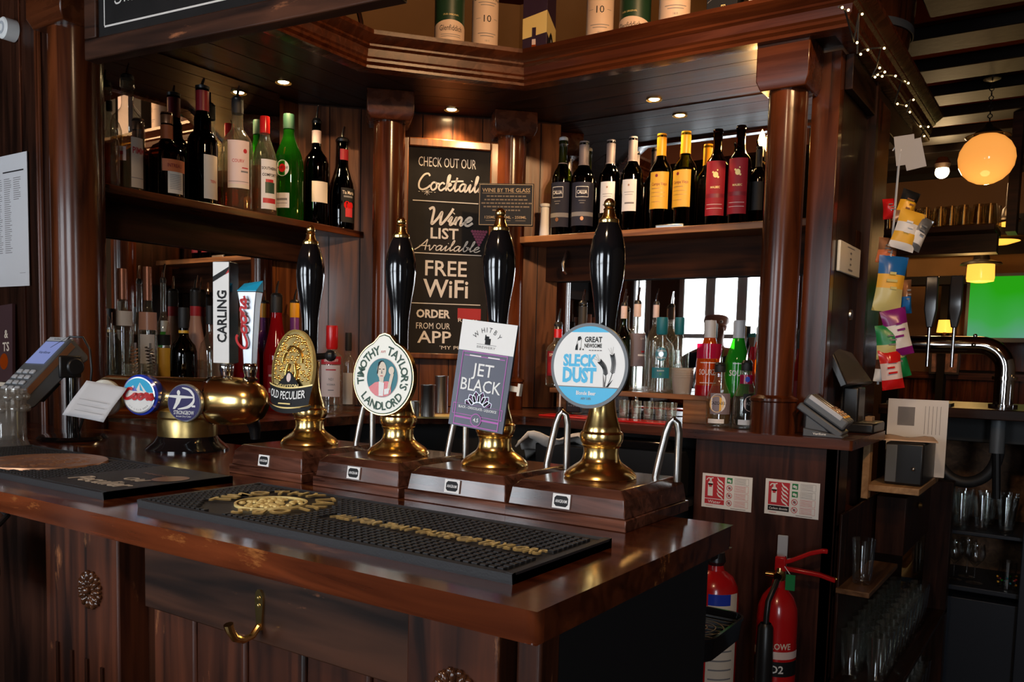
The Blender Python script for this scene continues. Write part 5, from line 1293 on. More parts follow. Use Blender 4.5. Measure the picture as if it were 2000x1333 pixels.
lwork('pink white coconut rum bottle with red band', 'slope', ((-2.245, 1.61, 1.157), 0.364, 0.0342), 'rose', None, 0, [(0.80, 0.88, -180, 180, 'rink'), (0.36, 0.44, -30, 40, 'copper')], cap=(0.12, 'matblack'), pourer=0.05)
lwork('clear bottle with black screw cap and red lettered white label', 'round', ((-2.12, 1.57, 1.157), 0.315, 0.0314), 'gclear', 'lclear', 0.5, [(0.02, 0.26, -10, 70, 'plabel', [('t', 'RIM', 20, 0.14, 0.014, 0.028, 'rink', 0.02)])], cap=(0.16, 'matblack'))
lwork('white rum bottle with black capsule half hidden by the tall tap handle', 'slope', ((-2.245, 1.71, 1.157), 0.369, 0.0321), 'rose', None, 0, [(0.8, 0.88, -180, 180, 'rink')], cap=(0.12, 'matblack'), pourer=0.05)
lwork('red berry liqueur bottle between the two tap handles', 'slope', ((-2.2, 1.768, 1.157), 0.359, 0.0356), 'lred', None, 0, [(0.40, 0.56, -40, 60, 'darkred', [('t', 'RASP', 10, 0.49, 0.012, 0.034, 'plabel', 0.02)]), (0.1, 0.34, -40, 60, 'lpink')], cap=(0.12, 'matblack'), pourer=0.05)
lwork('bright red liqueur bottle with black pourer left of the first pump handle', 'slope', ((-2.17, 1.857, 1.157), 0.365, 0.0414), 'lred', None, 0, [(0.1, 0.40, -40, 60, 'rlabel', [('b', -34, 54, 0.30, 0.32, 'plabel'), ('b', -34, 54, 0.16, 0.20, 'plabel')])], cap=(0.14, 'matblack'), pourer=0.05)
lwork('purple and white labelled bottle behind the first pump handle', 'vodka', ((-2.225, 1.981, 1.157), 0.354, 0.0347), 'lpurple', None, 0, [(0.25, 0.6, -40, 40, 'wlabel', [('b', -20, 10, 0.3, 0.55, 'lpurple')])], cap=(0.14, 'ycap'), pourer=0.045)
lwork('clear vodka bottle with red cap and red banner label', 'vodka', ((-1.96, 1.897, 1.157), 0.272, 0.0353), 'gclear', 'lclear', 0.5, [(0.57, 0.66, -62, 50, 'rink', [('t', 'SMIRNOFF', -4, 0.615, 0.0085, 0.046, 'plabel', 0.02)]), (0.20, 0.56, -62, 44, 'plabel', [('b', -30, 20, 0.50, 0.515, 'rink'), ('t', 'N21', -4, 0.40, 0.008, 0.014, 'gink', 0.01), ('t', 'VODKA', -4, 0.34, 0.006, 0.026, 'gink', 0.01), ('b', -18, 10, 0.27, 0.28, 'gink')])], cap=(0.26, 'red', 1.25))
lwork('slim clear bottle with black cap beside the red capped vodka', 'vodka', ((-1.99, 1.999, 1.157), 0.253, 0.0216), 'gclear', 'lclear', 0.4, [(0.1, 0.5, -50, 40, 'wlabel')], cap=(0.22, 'matblack', 1.2))
# mixing glasses with spring strainers
gp = []
for k, (tok, lab) in enumerate(((((-2.12, 1.33, 1.157), 0.285, 0.0248), 'tall bar mixing glass holding a coiled strainer, left one'), (((-2.13, 1.381, 1.157), 0.283, 0.0239), 'tall bar mixing glass holding a coiled strainer, right one'))):
    t = thing('mixing_glass', lab, 'glass', tok[0], 0, 'mixing glasses on the left worktop'); rr = tok[2]
    q = MB(); q.lathe([(0, 0.008), (rr * 0.7, 0.0), (rr * 0.75, 0.003), (rr, 0.150), (rr * 0.95, 0.150), (rr * 0.70, 0.012), (0, 0.010)], M['gclear'], None, 24); q.build('glass_wall', t)
    s_ = thing('coil_strainer', 'steel coil strainer standing in the %s mixing glass' % ('left', 'right')[k], 'strainer', (tok[0][0], tok[0][1], tok[0][2] + 0.016), 0, 'coil strainers')
    q = MB(); n = 150; q.tube([((0.013 + 0.003 * k) * math.cos(i * 0.75), (0.013 + 0.003 * k) * math.sin(i * 0.75) * 0.5 + (0.02 * (1 - i / n) if k else 0), 0.02 + 0.16 * i / n) for i in range(n)], 0.0016, M['copper'] if k == 0 else M['chrome'], None, 5); q.build('coil', s_)
    q = MB(); q.tube([(0, 0.004, 0.0), (0, 0.004, 0.19)], 0.003, M['steel'], None, 8); q.build('strainer_stem', s_)

# ---- right: riser shelf with bottles over tumblers
rs = thing('riser_shelf', 'low pine riser shelf on the right worktop with tumblers beneath', 'shelf', (-1.2, 2.56, WT))
RT = 1.246
q = MB(); q.bx((-0.32, -0.075, RT - WT - 0.016), (0.27, 0.17, RT - WT), W['pinex']); q.build('shelf_top', rs, bev=0.0015)
q = MB(); q.bx((0.16, -0.06, 0), (0.255, 0.16, RT - WT - 0.016), W['pinex']); q.build('end_block', rs, bev=0.0015)
q = MB(); q.bx((-0.30, -0.06, 0), (-0.24, 0.16, RT - WT - 0.016), W['pinex']); q.build('end_block', rs, bev=0.0015)
q = MB(); q.bx((-0.255, -0.085, 0), (0.19, 0.0, 0.006), M['red']); q.v = [(x, y, z) for x, y, z in q.v]
tag(q.build('red_drip_mat', loc=(-1.225, 2.440, WT), bev=0.002), 'long red rubber drip mat along the front of the right worktop', 'mat')
tum = None
for k, px in enumerate((0, 1, 2, 3, 4)):
    p = [(-1.231, 2.475, 1.164), (-1.187, 2.475, 1.167), (-1.144, 2.475, 1.17), (-1.104, 2.475, 1.172), (-1.066, 2.475, 1.174)][k]
    if tum is None:
        tum = thing('tumbler', 'small clear tumbler in the row under the riser shelf', 'glass', (p[0], 2.475, WT), 0, 'tumblers under the riser shelf')
        q = MB(); q.lathe([(0, 0.005), (0.0135, 0.0), (0.0145, 0.003), (0.0172, 0.062), (0.0164, 0.062), (0.0138, 0.009), (0, 0.008)], M['gclear'], None, 24); q.build('glass_wall', tum)
    else: dup(tum, (p[0], 2.475, WT))
G4 = 'bottles on the riser shelf'
def rshelf(label, shape, tok, *a, **k): bottle(label, shape, tok[0], tok[1], tok[2], *a, group=G4, **k)
rshelf('red labelled dark rum bottle with pourer left of the round white clip', 'round', ((-1.561, 2.6, 1.246), 0.216, 0.0400), 'gclear', 'lamber', 0.5, [(0.18, 0.58, -60, 40, 'darkred', [('t', 'SPICED', -10, 0.52, 0.010, 0.05, 'label', 0.02), ('b', -50, 20, 0.22, 0.40, 'rlabel')]), (0.80, 0.94, -180, 180, 'red')], pourer=0.06)
rshelf('dark bottle with bronze pourer partly behind the round white clip', 'bordeaux', ((-1.452, 2.58, 1.246), 0.289, 0.0354), 'gblackb', None, 0, [(0.2, 0.5, -40, 40, 'ink')], cap=(0.25, 'matblack'), pourer=0.05)
for k, (tok, g_, lab) in enumerate(((((-1.28, 2.55, 1.246), 0.279, 0.0272), 'golive', 'clear green tinted bottle with pourer right of the round clip'), (((-1.26, 2.61, 1.246), 0.289, 0.0327), 'gclear', 'clear spirit bottle with mauve label, left of two with pourers'), (((-1.225, 2.68, 1.246), 0.290, 0.0279), 'gclear', 'clear spirit bottle with grey neck band behind the teal tequila'))):
    rshelf(lab, 'round', tok, g_, 'lclear' if k else None, 0.3, [(0.28, 0.66, -40, 60, 'mauve', [('t', 'LW', 36, 0.6, 0.006, 0.014, 'white', 0.01), ('b', 10, 54, 0.40, 0.42, 'white'), ('b', 30, 54, 0.44, 0.46, 'rink')])] if k == 1 else [(0.12, 0.4, -40, 40, 'label')] if k == 0 else [], cap=(0.15, 'plabel'), pourer=0.055)
teq = [(0.36, 0.62, -50, 50, 'clearlab', [('d', 0, 0.52, 0.0185, 'teal'), ('t', 'OLMECA', 0, 0.565, 0.0050, 0.026, 'white', 0.01), ('t', 'TEQUILA', 0, 0.475, 0.0050, 0.028, 'white', 0.01), ('d', 0, 0.52, 0.0075, 'silver')]), (0.20, 0.34, -42, 42, 'teal', [('t', 'BLANCO', 0, 0.30, 0.0042, 0.022, 'white', 0.01), ('d', 0, 0.255, 0.004, 'green')])]
rshelf('clear tequila bottle with teal cap and round teal emblem', 'round', ((-1.131, 2.525, 1.246), 0.237, 0.0392), 'gclear', 'lclear', 0.55, teq, cap=(0.22, 'teal', 1.3))
rshelf('clear tequila bottle with teal cap, second one by the plastic cups', 'round', ((-1.11, 2.615, 1.246), 0.241, 0.0335), 'gclear', 'lclear', 0.55, teq[1:], cap=(0.22, 'teal', 1.3), turn=25)
for k, tok in enumerate((((-1.053, 2.52, 1.246), 0.108, 0.0434),)):
    t = thing('plastic_cups', 'stack of frosted plastic cups on the riser shelf', 'cups', tok[0])
    for j in range(5):
        q = MB(); z0 = 0.012 * j; q.lathe([(0, z0), (0.029, z0), (0.0365, z0 + 0.082), (0.0385, z0 + 0.084), (0.0360, z0 + 0.083), (0.0285, z0 + 0.003), (0, z0 + 0.003)], M['frost'], Matrix.Diagonal((0.95, 0.95, 0.62 if j == 0 else 0.62, 1)), 26); q.build('plastic_cup', t)
rshelf('orange and crimson fruit liqueur bottle with silver cap', 'slope', ((-0.9613, 2.5, 1.246), 0.226, 0.0376), 'lorange', None, 0, [(0.50, 0.70, -180, 180, 'lpink'), (0.0, 0.14, -180, 180, 'lred'), (0.16, 0.46, -60, 60, 'lorange', [('t', 'SOURZ', -6, 0.32, 0.017, 0.052, 'label', 0.01), ('b', -40, 36, 0.44, 0.45, 'label'), ('b', -40, 36, 0.17, 0.18, 'label')])], cap=(0.22, 'lgrey', 1.15))
rshelf('bright green apple liqueur bottle with silver cap', 'slope', ((-0.8715, 2.5, 1.246), 0.226, 0.0369), 'lgreen', None, 0, [(0.16, 0.46, -60, 60, 'lgreen', [('t', 'SOURZ', 8, 0.32, 0.017, 0.058, 'white', 0.01), ('b', -20, 50, 0.44, 0.45, 'white')])], cap=(0.22, 'lgrey', 1.15))
G5 = 'small bottles standing before the right column'
bottle('clear bottle with yellow oval label and pourer beside the red mat', 'slope', *((-0.9024, 2.44, 1.157), 0.181, 0.0365), 'gclear', 'lwhisky', 0.45, [(0.22, 0.56, -40, 60, 'mauve', [('d', -4, 0.40, 0.024, 'wlabel'), ('d', -10, 0.385, 0.021, 'ylabel'), ('t', 'CAZCABEL', -2, 0.40, 0.0085, 0.046, 'ink', 0.015)]), (0.07, 0.14, -50, 28, 'wlabel')], cap=(0.1, 'matblack'), pourer=0.05, group=G5)
bottle('clear bottle with round pink label and black pourer by the column base', 'slope', *((-0.8219, 2.44, 1.157), 0.188, 0.0359), 'gclear', 'lbrown', 0.5, [(0.25, 0.55, -10, 70, 'ink', [('d', 24, 0.40, 0.020, 'plabel'), ('t', 'CAZCABEL', 30, 0.40, 0.0085, 0.046, 'gink', 0.015)]), (0.07, 0.15, -30, 40, 'wlabel'), (0.70, 0.84, -60, 60, 'lpink', [('d', 10, 0.77, 0.007, 'blue')])], cap=(0.1, 'matblack'), pourer=0.055, group=G5)
bottle('red bottle with black pourer seen in the slot beside the end panel', 'slope', *((-0.7203, 2.62, 1.157), 0.284, 0.0248), 'lred', None, 0, [(0.3, 0.5, -50, 50, 'rlabel')], cap=(0.16, 'matblack'), pourer=0.06, group=G5)
# keypad reader and probe behind the pumps
t = thing('handheld_remote', 'small black keypad unit standing on the red drip mat', 'keypad', (-1.413, 2.46, 1.169), 0)
q = MB(); q.bx((-0.026, 0, 0), (0.026, 0.02, 0.062), M['black']); q.build('keypad_body', t, bev=0.003)
q = MB()
for i in range(4):
    for j in range(4): q.box((-0.014 + 0.0095 * i, -0.0005, 0.022 + 0.010 * j), (0.006, 0.002, 0.005), M['grey'])
q.build('keys', t)
q = MB(); q.cyl(0.012, 0, 0.018, M['black']); q.tube([(0, 0, 0.018), (0, 0, 0.075)], 0.003, M['white'], None, 8)
tag(q.build('probe_holder', loc=(-1.456, 2.45, 1.167)), 'white probe standing in a black round holder on the red mat', 'probe')

# ---- middle: steel measures on a tray
q = MB(); q.box((0, 0, 0.004), (0.13, 0.10, 0.008), M['goldpaint']); tag(q.build('measure_tray', loc=(-1.654, 2.036, 1.157), rz=R(45), bev=0.002), 'gold edged tray under the steel measures', 'tray')
ms = None
for (x, y, h, rr, lab) in ((808, 812, 0.045, 0.018, 'short steel spirit measure nearest the cream clip'), (835, 814, 0.095, 0.0215, 'middle steel spirit measure on the gold edged tray'), (862, 806, 0.118, 0.021, 'tallest steel spirit measure beside the grey card clip')):
    p = {808: (-1.672, 1.955, 1.166), 835: (-1.633, 1.974, 1.166), 862: (-1.703, 2.126, 1.166)}[x]
    t = thing('spirit_measure', lab, 'measure', (p[0], p[1], 1.165), 0, 'steel spirit measures')
    q = MB(); q.lathe([(0, 0), (rr, 0), (rr, h * 0.94), (rr * 1.05, h * 0.96), (rr * 1.05, h), (rr * 0.96, h), (rr * 0.94, 0.01), (0, 0.01)], M['steel'], None, 28); q.build('cup_wall', t)

# ---- things in the dark space under the right worktop
tw = MB(); n = 12; vs = []
for i in range(n + 1):
    for k in range(n + 1):
        u, v = i / n - 0.5, k / n - 0.5
        vs.append((0.24 * u, 0.16 * v, 0.058 + 0.014 * math.sin(9 * u + 4 * v) + 0.010 * math.cos(13 * v - 5 * u) - 0.16 * max(0, abs(u) - 0.34) - 0.05 * (v + 0.5)))
tw.add(vs, [(i * (n + 1) + k, (i + 1) * (n + 1) + k, (i + 1) * (n + 1) + k + 1, i * (n + 1) + k + 1) for i in range(n) for k in range(n)], M['cloth'])
o = tw.build('bar_towel', loc=((-1.39, 2.33, 1.046)), rz=R(20)); o.modifiers.new('thickness', 'SOLIDIFY').thickness = 0.004
tag(o, 'crumpled pale bar towel over a black box under the worktop', 'towel')
q = MB(); q.bx((-0.075, -0.05, -0.08), (0.12, 0.09, 0.030), M['black'])
tag(q.build('black_box', loc=((-1.367, 2.33, 1.048)), bev=0.004), 'black plastic box holding up the crumpled towel', 'box')
q = MB(); q.bx((-0.18, -0.05, -0.10), (0.10, 0.09, 0.035), M['black']); q.bx((-0.15, -0.055, 0.035), (0.06, 0.05, 0.060), M['gblack'])
tag(q.build('black_case', loc=((-1.057, 2.33, 1.052)), bev=0.004), 'glossy black case under the worktop behind the nearest pump', 'case')
sk = thing('wall_socket', 'pale wall socket with black plug seen between the middle pumps', 'socket', ((-1.816, 2.36, 1.03)), R(20))
q = MB(); q.bx((-0.040, 0, -0.040), (0.040, 0.010, 0.040), M['cream']); q.build('socket_plate', sk, bev=0.003)
q = MB(); q.cyl(0.024, 0, 0.028, M['black'], T(0, 0, 0) @ UPR, 18); q.build('plug', sk)
hk = MB(); hk.tube([(0, 0, 0), (0.002, -0.01, -0.02), (0.0, -0.022, -0.05), (0.004, -0.022, -0.075), (0.010, -0.012, -0.085)], [0.004, 0.006, 0.008, 0.006, 0.004], M['steel'], None, 10)
tag(hk.build('shelf_bracket', loc=((-1.597, 2.7, 1.736))), 'small curved steel bracket under the left end of the pine shelf', 'bracket')


# ================================================================ boards and signs
# framed blackboard on the 45 degree wall: local x runs along the wall, -Y faces the room
bb = thing('blackboard_menu', 'tall wood framed blackboard listing cocktails, wine and free wifi', 'blackboard', (-1.9345, 2.4355, 1.333), R(45))
BW, BH = 0.352, 0.774
q = MB()
for x0, x1, z0, z1 in ((-BW / 2, -BW / 2 + 0.030, 0, BH), (BW / 2 - 0.030, BW / 2, 0, BH), (-BW / 2 + 0.03, BW / 2 - 0.03, BH - 0.030, BH), (-BW / 2 + 0.03, BW / 2 - 0.03, 0, 0.020)):
    q.bx((x0, -0.024, z0), (x1, 0.0, z1), W['pine'])
q.build('frame', bb, bev=0.004)
q = MB(); q.bx((-BW / 2 + 0.025, -0.010, 0.015), (BW / 2 - 0.025, 0.0, BH - 0.025), M['board']); q.build('board_face', bb)
q = MB(); G = T(-0.004, -0.0106, 0) @ UPR; ck_ = M['chalk']
def bz(py): return 0.744 - (py - 297) / (687 - 297) * 0.722      # board height from rows measured down the board
def row(body, y0, y1, w, x=0, **k): text(q, body, ck_, G @ T(x, (bz(y0) + bz(y1)) / 2, 0), (bz(y0) - bz(y1)), w, **k)
row('CHECK OUT OUR', 314, 332, 0.205, -0.004)
script(q, 'Cocktails', ck_, G @ T(0.008, bz(376), 0), 0.0275, 0.0062, 0.12, 0.0285)
for a in range(0, 180, 45): stroke(q, [(-0.075 + 0.012 * math.cos(R(a)), bz(380) + 0.012 * math.sin(R(a))), (-0.075 - 0.012 * math.cos(R(a)), bz(380) - 0.012 * math.sin(R(a)))], 0.0013, ck_, G, False)
for k in (-2, -1, 1, 2): rect(q, -0.075 + 0.012 * k + 0.004 * (1 if k > 0 else -1), bz(380), 0.005, 0.0014, ck_, G)
for y in (397, 496, 592): rect(q, 0.0, bz(y), 0.250, 0.0030, ck_, G)
script(q, 'Wine', ck_, G @ T(0.004, bz(440), 0), 0.0290, 0.0085, 0.25, 0.0330)
row('LIST', 447, 467, 0.100, -0.010, bold=0.02)
script(q, 'Available', ck_, G @ T(0.0, bz(490), 0), 0.0185, 0.0034, 0.35, 0.0265)
row('FREE', 509, 538, 0.150, -0.002, bold=0.01)
row('WiFi', 545, 579, 0.162, -0.002, bold=0.015)
row('ORDER', 604, 619, 0.122, -0.045, bold=0.035)
row('FROM OUR', 629, 641, 0.122, -0.045, bold=0.0)
row('APP', 645, 668, 0.122, -0.040, bold=0.012)
row("'MY PUB'", 673, 680, 0.100, 0.030)
rect(q, 0.085, bz(610), 0.085, 0.040, M['rlabel'], G); text(q, 'Roasts', M['chalk'], G @ T(0.08, bz(622), 0.0004), 0.014, 0.07)
for k in range(6):                                       # bunch of grapes
    for j in range(6 - k): disc(q, 0.0052, M['violetchalk'], G @ T(0.098 + 0.010 * j + 0.005 * k - 0.008, bz(450) - 0.0095 * k, 0), 0.0003, 10)
q.build('chalk_lettering', bb)

# small black plaque
pq = thing('wine_plaque', 'small black and gold plaque about wine by the glass hung beside the blackboard', 'plaque', (-1.647, 2.38, 1.784), R(29))
q = MB(); q.bx((-0.0925, 0, 0), (0.0925, 0.008, 0.140), M['ink']); q.build('plaque_board', pq, bev=0.0015)
q = MB(); G = T(0, -0.0008, 0) @ UPR; gd = M['plaquegold']
frame(q, 0, 0.070, 0.179, 0.134, 0.0016, gd, G)
text(q, 'WINE BY THE GLASS', gd, G @ T(0, 0.118, 0), 0.0125, 0.160, 0.01); rect(q, 0, 0.108, 0.160, 0.001, gd, G)
random.seed(9)
for k, wd in enumerate((0.13, 0.145, 0.165, 0.15, 0.09)): 
    x = -wd / 2
    while x < wd / 2:
        l = random.uniform(0.006, 0.016); rect(q, min(x + l / 2, wd / 2), 0.098 - 0.0115 * k, l, 0.0046, M['plaquedim'], G); x += l + 0.003
text(q, '125ML - 175ML - 250ML', gd, G @ T(0, 0.029, 0), 0.0085, 0.140, 0.005)
for x in (-0.05, 0, 0.05): rect(q, x, 0.018, 0.034, 0.002, M['plaquedim'], G)
q.build('gold_lettering', pq)

# chalk sign slung above the bar
sg = thing('chalk_sign', 'long framed chalk sign slung above the bar at top left', 'sign', (-1.938, 1.102, 2), R(6.7))
q = MB(); SL = 0.86
for x0, x1, z0, z1 in ((0, SL, 0, 0.045), (0, 0.040, 0.045, 0.36), (SL - 0.04, SL, 0.045, 0.36), (0, SL, 0.36, 0.40)): q.bx((x0, 0, z0), (x1, 0.035, z1), W['fronx'])
q.build('frame', sg, bev=0.003)
q = MB(); q.bx((0.035, 0.008, 0.04), (SL - 0.035, 0.030, 0.365), M['board']); q.build('board_face', sg)
q = MB(); G = T(0, 0.0074, 0) @ UPR
rect(q, SL / 2, 0.068, SL - 0.12, 0.004, M['chalk'], G); rect(q, 0.060, 0.2, 0.003, 0.26, M['chalk'], G)
script(q, 'ShasP', M['chalk'], G @ T(0.155, 0.112, 0), 0.018, 0.0035, 0.2, 0.022); q.build('chalk_lettering', sg)
for x in (0.1, SL - 0.1):
    q = MB(); q.tube([(x, 0.02, 0.40), (x, 0.02, 0.80)], 0.004, M['black'], None, 8); q.build('hanging_chain', sg)

# fire extinguisher identification signs on the cabinet
def idsign(label, p0, p1, kind):
    t = thing('fire_sign', label, 'sign', (p0, 2.334, p1), 0)
    w_, h_ = 0.146, 0.098
    q = MB(); q.box((0, 0.0004, 0), (w_, 0.0016, h_), M['white']); q.build('sign_plate', t)
    q = MB(); G = T(0, -0.0006, 0) @ UPR; rd = M['rink']; wh = M['white']
    rect(q, -0.035, 0.010, 0.058, 0.064, rd, G)
    rect(q, -0.048, 0.003, 0.015, 0.036, wh, G, 0.0003); disc(q, 0.0075, wh, G @ T(-0.048, 0.021, 0), 0.0003, 16); rect(q, -0.048, 0.031, 0.006, 0.008, wh, G, 0.0003)
    stroke(q, [(-0.060, 0.030), (-0.055, 0.036), (-0.047, 0.036), (-0.040, 0.038)], 0.0028, wh, G @ T(0, 0, 0.0003)); rect(q, -0.048, 0.014, 0.008, 0.006, rd, G, 0.0005)
    for k in range(5):
        y = -0.016 + 0.011 * k
        stroke(q, [(-0.012, y - 0.006), (-0.018, y), (-0.025, y + 0.004), (-0.030, y + 0.012)], 0.0046, wh, G @ T(0.002, 0, 0.0003), True, True)
    if kind == 'Water': rect(q, -0.035, -0.031, 0.058, 0.014, rd, G)
    else: rect(q, -0.035, -0.031, 0.058, 0.014, M['ink'], G)
    text(q, kind, wh, G @ T(-0.035, -0.031, 0.0003), 0.0085 if kind == 'Water' else 0.006, 0.038 if kind == 'Water' else 0.050, 0.01)
    cols = [M['green'], rd, rd, rd] if kind == 'Water' else [M['green'], M['green'], rd, rd]
    for k in range(4):
        y = 0.034 - 0.0215 * k
        if cols[k] is M['green']: rect(q, 0.008, y, 0.016, 0.016, cols[k], G); disc(q, 0.004, wh, G @ T(0.006, y, 0), 0.0003, 10); rect(q, 0.011, y - 0.002, 0.004, 0.008, wh, G, 0.0003)
        else:
            ring(q, 0.0085, 0.0016, rd, G @ T(0.008, y, 0.0002)); stroke(q, [(0.002, y + 0.006), (0.014, y - 0.006)], 0.0016, rd, G @ T(0, 0, 0.0003), False); disc(q, 0.0042, M['gink'], G @ T(0.008, y, 0), 0.0001, 10)
        frame(q, 0.043, y, 0.040, 0.0185, 0.0006, cols[k] if cols[k] is rd else M['gink'], G)
        for j in range(4): rect(q, 0.040, y + 0.006 - 0.004 * j, 0.030, 0.0011, cols[k] if cols[k] is rd else M['gink'], G)
    rect(q, 0.035, -0.045, 0.044, 0.0016, M['gink'], G); rect(q, -0.05, -0.043, 0.02, 0.0012, rd, G)
    q.build('sign_print', t)
idsign('white fire extinguisher sign with red Water panel', -0.828, 0.981, 'Water')
idsign('white fire extinguisher sign with black Carbon dioxide panel', -0.645, 0.984, 'Carbon dioxide')


# ================================================================ fire extinguishers
ex = thing('fire_extinguisher', 'red carbon dioxide extinguisher with black horn below its sign', 'extinguisher', (-0.645, 2.255, 0.30), R(10))
q = MB(); q.lathe([(0, 0), (0.047, 0.0), (0.052, 0.006), (0.053, 0.02), (0.053, 0.375), (0.050, 0.405), (0.040, 0.432), (0.026, 0.450), (0.018, 0.458), (0.017, 0.475), (0, 0.475)], M['ered'], None, 36); q.build('cylinder', ex)
q = MB(); patch(q, 0.0536, 0.09, 0.31, -88, 88, M['ered']); patch(q, 0.0540, 0.275, 0.295, -85, 85, M['plabel']); patch(q, 0.0540, 0.228, 0.268, -84, 84, M['ink'])
text(q, 'CO2', M['white'], T(0, 0, 0.248), 0.020, None, 0.02, bend=0.0545); text(q, 'MARLOWE', M['label'], T(0, 0, 0.310), 0.016, 0.092, 0.02, bend=0.0545)
for k in range(9): patch(q, 0.0540, 0.10 + 0.012 * k, 0.104 + 0.012 * k, -78, -40, M['label'], None, 6)
q.build('instruction_label', ex)
q = MB(); q.lathe([(0.014, 0.47), (0.016, 0.49), (0.013, 0.51), (0, 0.512)], M['brass'], None, 20); q.cyl(0.006, 0, 0.045, M['brass'], T(-0.035, 0, 0.488) @ RY(90), 12); q.cyl(0.010, 0, 0.02, M['chrome'], T(0.0, -0.012, 0.490) @ UPR, 14); q.build('valve', ex)
q = MB(); q.loft([[(x, y, z) for y, z in ((-0.008, z0 - 0.006), (0.008, z0 - 0.006), (0.008, z0 + 0.006), (-0.008, z0 + 0.006))] for x, z0 in ((-0.005, 0.520), (0.03, 0.532), (0.075, 0.556), (0.105, 0.566), (0.118, 0.566))], M['ered']); q.build('top_lever', ex, bev=0.003)
q = MB(); q.loft([[(x, y, z) for y, z in ((-0.008, z0 - 0.006), (0.008, z0 - 0.006), (0.008, z0 + 0.006), (-0.008, z0 + 0.006))] for x, z0 in ((0.01, 0.508), (0.05, 0.506), (0.10, 0.502), (0.130, 0.494), (0.140, 0.492))], M['ered']); q.ball((0.142, 0, 0.496), 0.005, M['brass']); q.build('carrying_handle', ex, bev=0.003)
q = MB(); q.bx((-0.012, -0.012, 0.500), (0.016, 0.012, 0.540), M['ered']); q.build('valve_body', ex, bev=0.004)
q = MB(); q.tube([(0.0, -0.018, 0.49), (-0.006, -0.04, 0.465), (-0.018, -0.062, 0.43), (-0.020, -0.066, 0.39), (-0.020, -0.068, 0.37)], 0.0075, M['black'], None, 12)
q.lathe([(0.014, 0.375), (0.020, 0.365), (0.0235, 0.26), (0.0255, 0.10), (0.027, 0.06), (0.0, 0.06)], M['black'], T(-0.020, -0.073, 0), 22); q.build('horn', ex)
q = MB(); q.box((0.030, -0.014, 0.475), (0.024, 0.002, 0.042), M['green'], T(0, 0, 0)); q.tube([(0.01, -0.01, 0.52), (0.028, -0.013, 0.497)], 0.0012, M['white'], None, 5); q.build('tamper_tag', ex)
q = MB(); q.bx((-0.015, 0.055, 0.40), (0.012, 0.062, 0.585), M['lgrey']); q.build('wall_bracket', ex, bev=0.002)
ew = thing('fire_extinguisher', 'red water extinguisher with pale instruction label beside the bar end', 'extinguisher', (-0.790, 2.17, 0.16))
q = MB(); q.lathe([(0, 0), (0.062, 0.0), (0.064, 0.01), (0.064, 0.56), (0.060, 0.595), (0.046, 0.622), (0.024, 0.636), (0.020, 0.650), (0, 0.650)], M['ered'], None, 36); q.build('cylinder', ew)
q = MB(); patch(q, 0.0646, 0.30, 0.585, 6, 84, M['label']); patch(q, 0.0650, 0.555, 0.585, 6, 60, M['blue']); patch(q, 0.0646, 0.12, 0.27, -50, 84, M['wlabel'])
for k in range(8): patch(q, 0.0650, 0.33 + 0.025 * k, 0.334 + 0.025 * k, 12, 70, M['gink'], None, 6)
for k in range(3): patch(q, 0.0647, 0.40 + 0.06 * k, 0.402 + 0.06 * k, -70, 2, M['label'], None, 6)
text(q, 'FAMOR', M['label'], T(0, 0, 0.36) @ RZ(-30), 0.014, 0.05, 0.02, bend=0.0652); q.build('instruction_label', ew)
q = MB(); q.lathe([(0.02, 0.65), (0.026, 0.66), (0.022, 0.685), (0, 0.688)], M['black'], None, 18); q.ball((0.005, -0.01, 0.695), 0.012, M['ered']); q.bx((-0.01, -0.07, 0.672), (0.012, 0.02, 0.684), M['black']); q.build('valve_head', ew)
q = MB(); q.tube([(-0.02, 0, 0.672), (-0.055, -0.01, 0.675), (-0.072, -0.01, 0.62), (-0.072, -0.01, 0.40)], 0.008, M['black'], None, 10); q.build('hose', ew)

# black drip tray on the end of the bar
tr = thing('glass_tray', 'black wire tray with rounded rim hung behind the end of the bar', 'tray', (-0.455, 1.183, 0.965))
q = MB(); 
def rr_(w, d, r, z, n=6):
    o = []
    for cx, cy, a0 in ((w / 2 - r, d / 2 - r, 0), (-w / 2 + r, d / 2 - r, 90), (-w / 2 + r, -d / 2 + r, 180), (w / 2 - r, -d / 2 + r, 270)):
        for k in range(n + 1): o.append((cx + r * math.cos(R(a0 + 90 * k / n)), cy + r * math.sin(R(a0 + 90 * k / n)), z))
    return o
q.loft([rr_(0.090, 0.155, 0.025, -0.028), rr_(0.096, 0.160, 0.025, 0.0), rr_(0.100, 0.164, 0.027, 0.002), rr_(0.100, 0.164, 0.027, 0.006), rr_(0.092, 0.156, 0.024, 0.006), rr_(0.088, 0.152, 0.024, -0.008)], M['gblack']); q.build('tray_body', tr)
q = MB(); q.bx((-0.03, -0.135, -0.030), (0.03, -0.078, -0.004), M['gblack']); q.build('fixing_bracket', tr)
q = MB()
for k in range(9): q.bx((-0.043, -0.068 + 0.017 * k, -0.006), (0.043, -0.0665 + 0.017 * k, -0.003), M['grey'])
for k in range(3): q.lathe([(0.014 + 0.012 * k, -0.004), (0.0155 + 0.012 * k, -0.002), (0.014 + 0.012 * k, -0.002)], M['grey'], None, 28)
q.build('grille', tr)


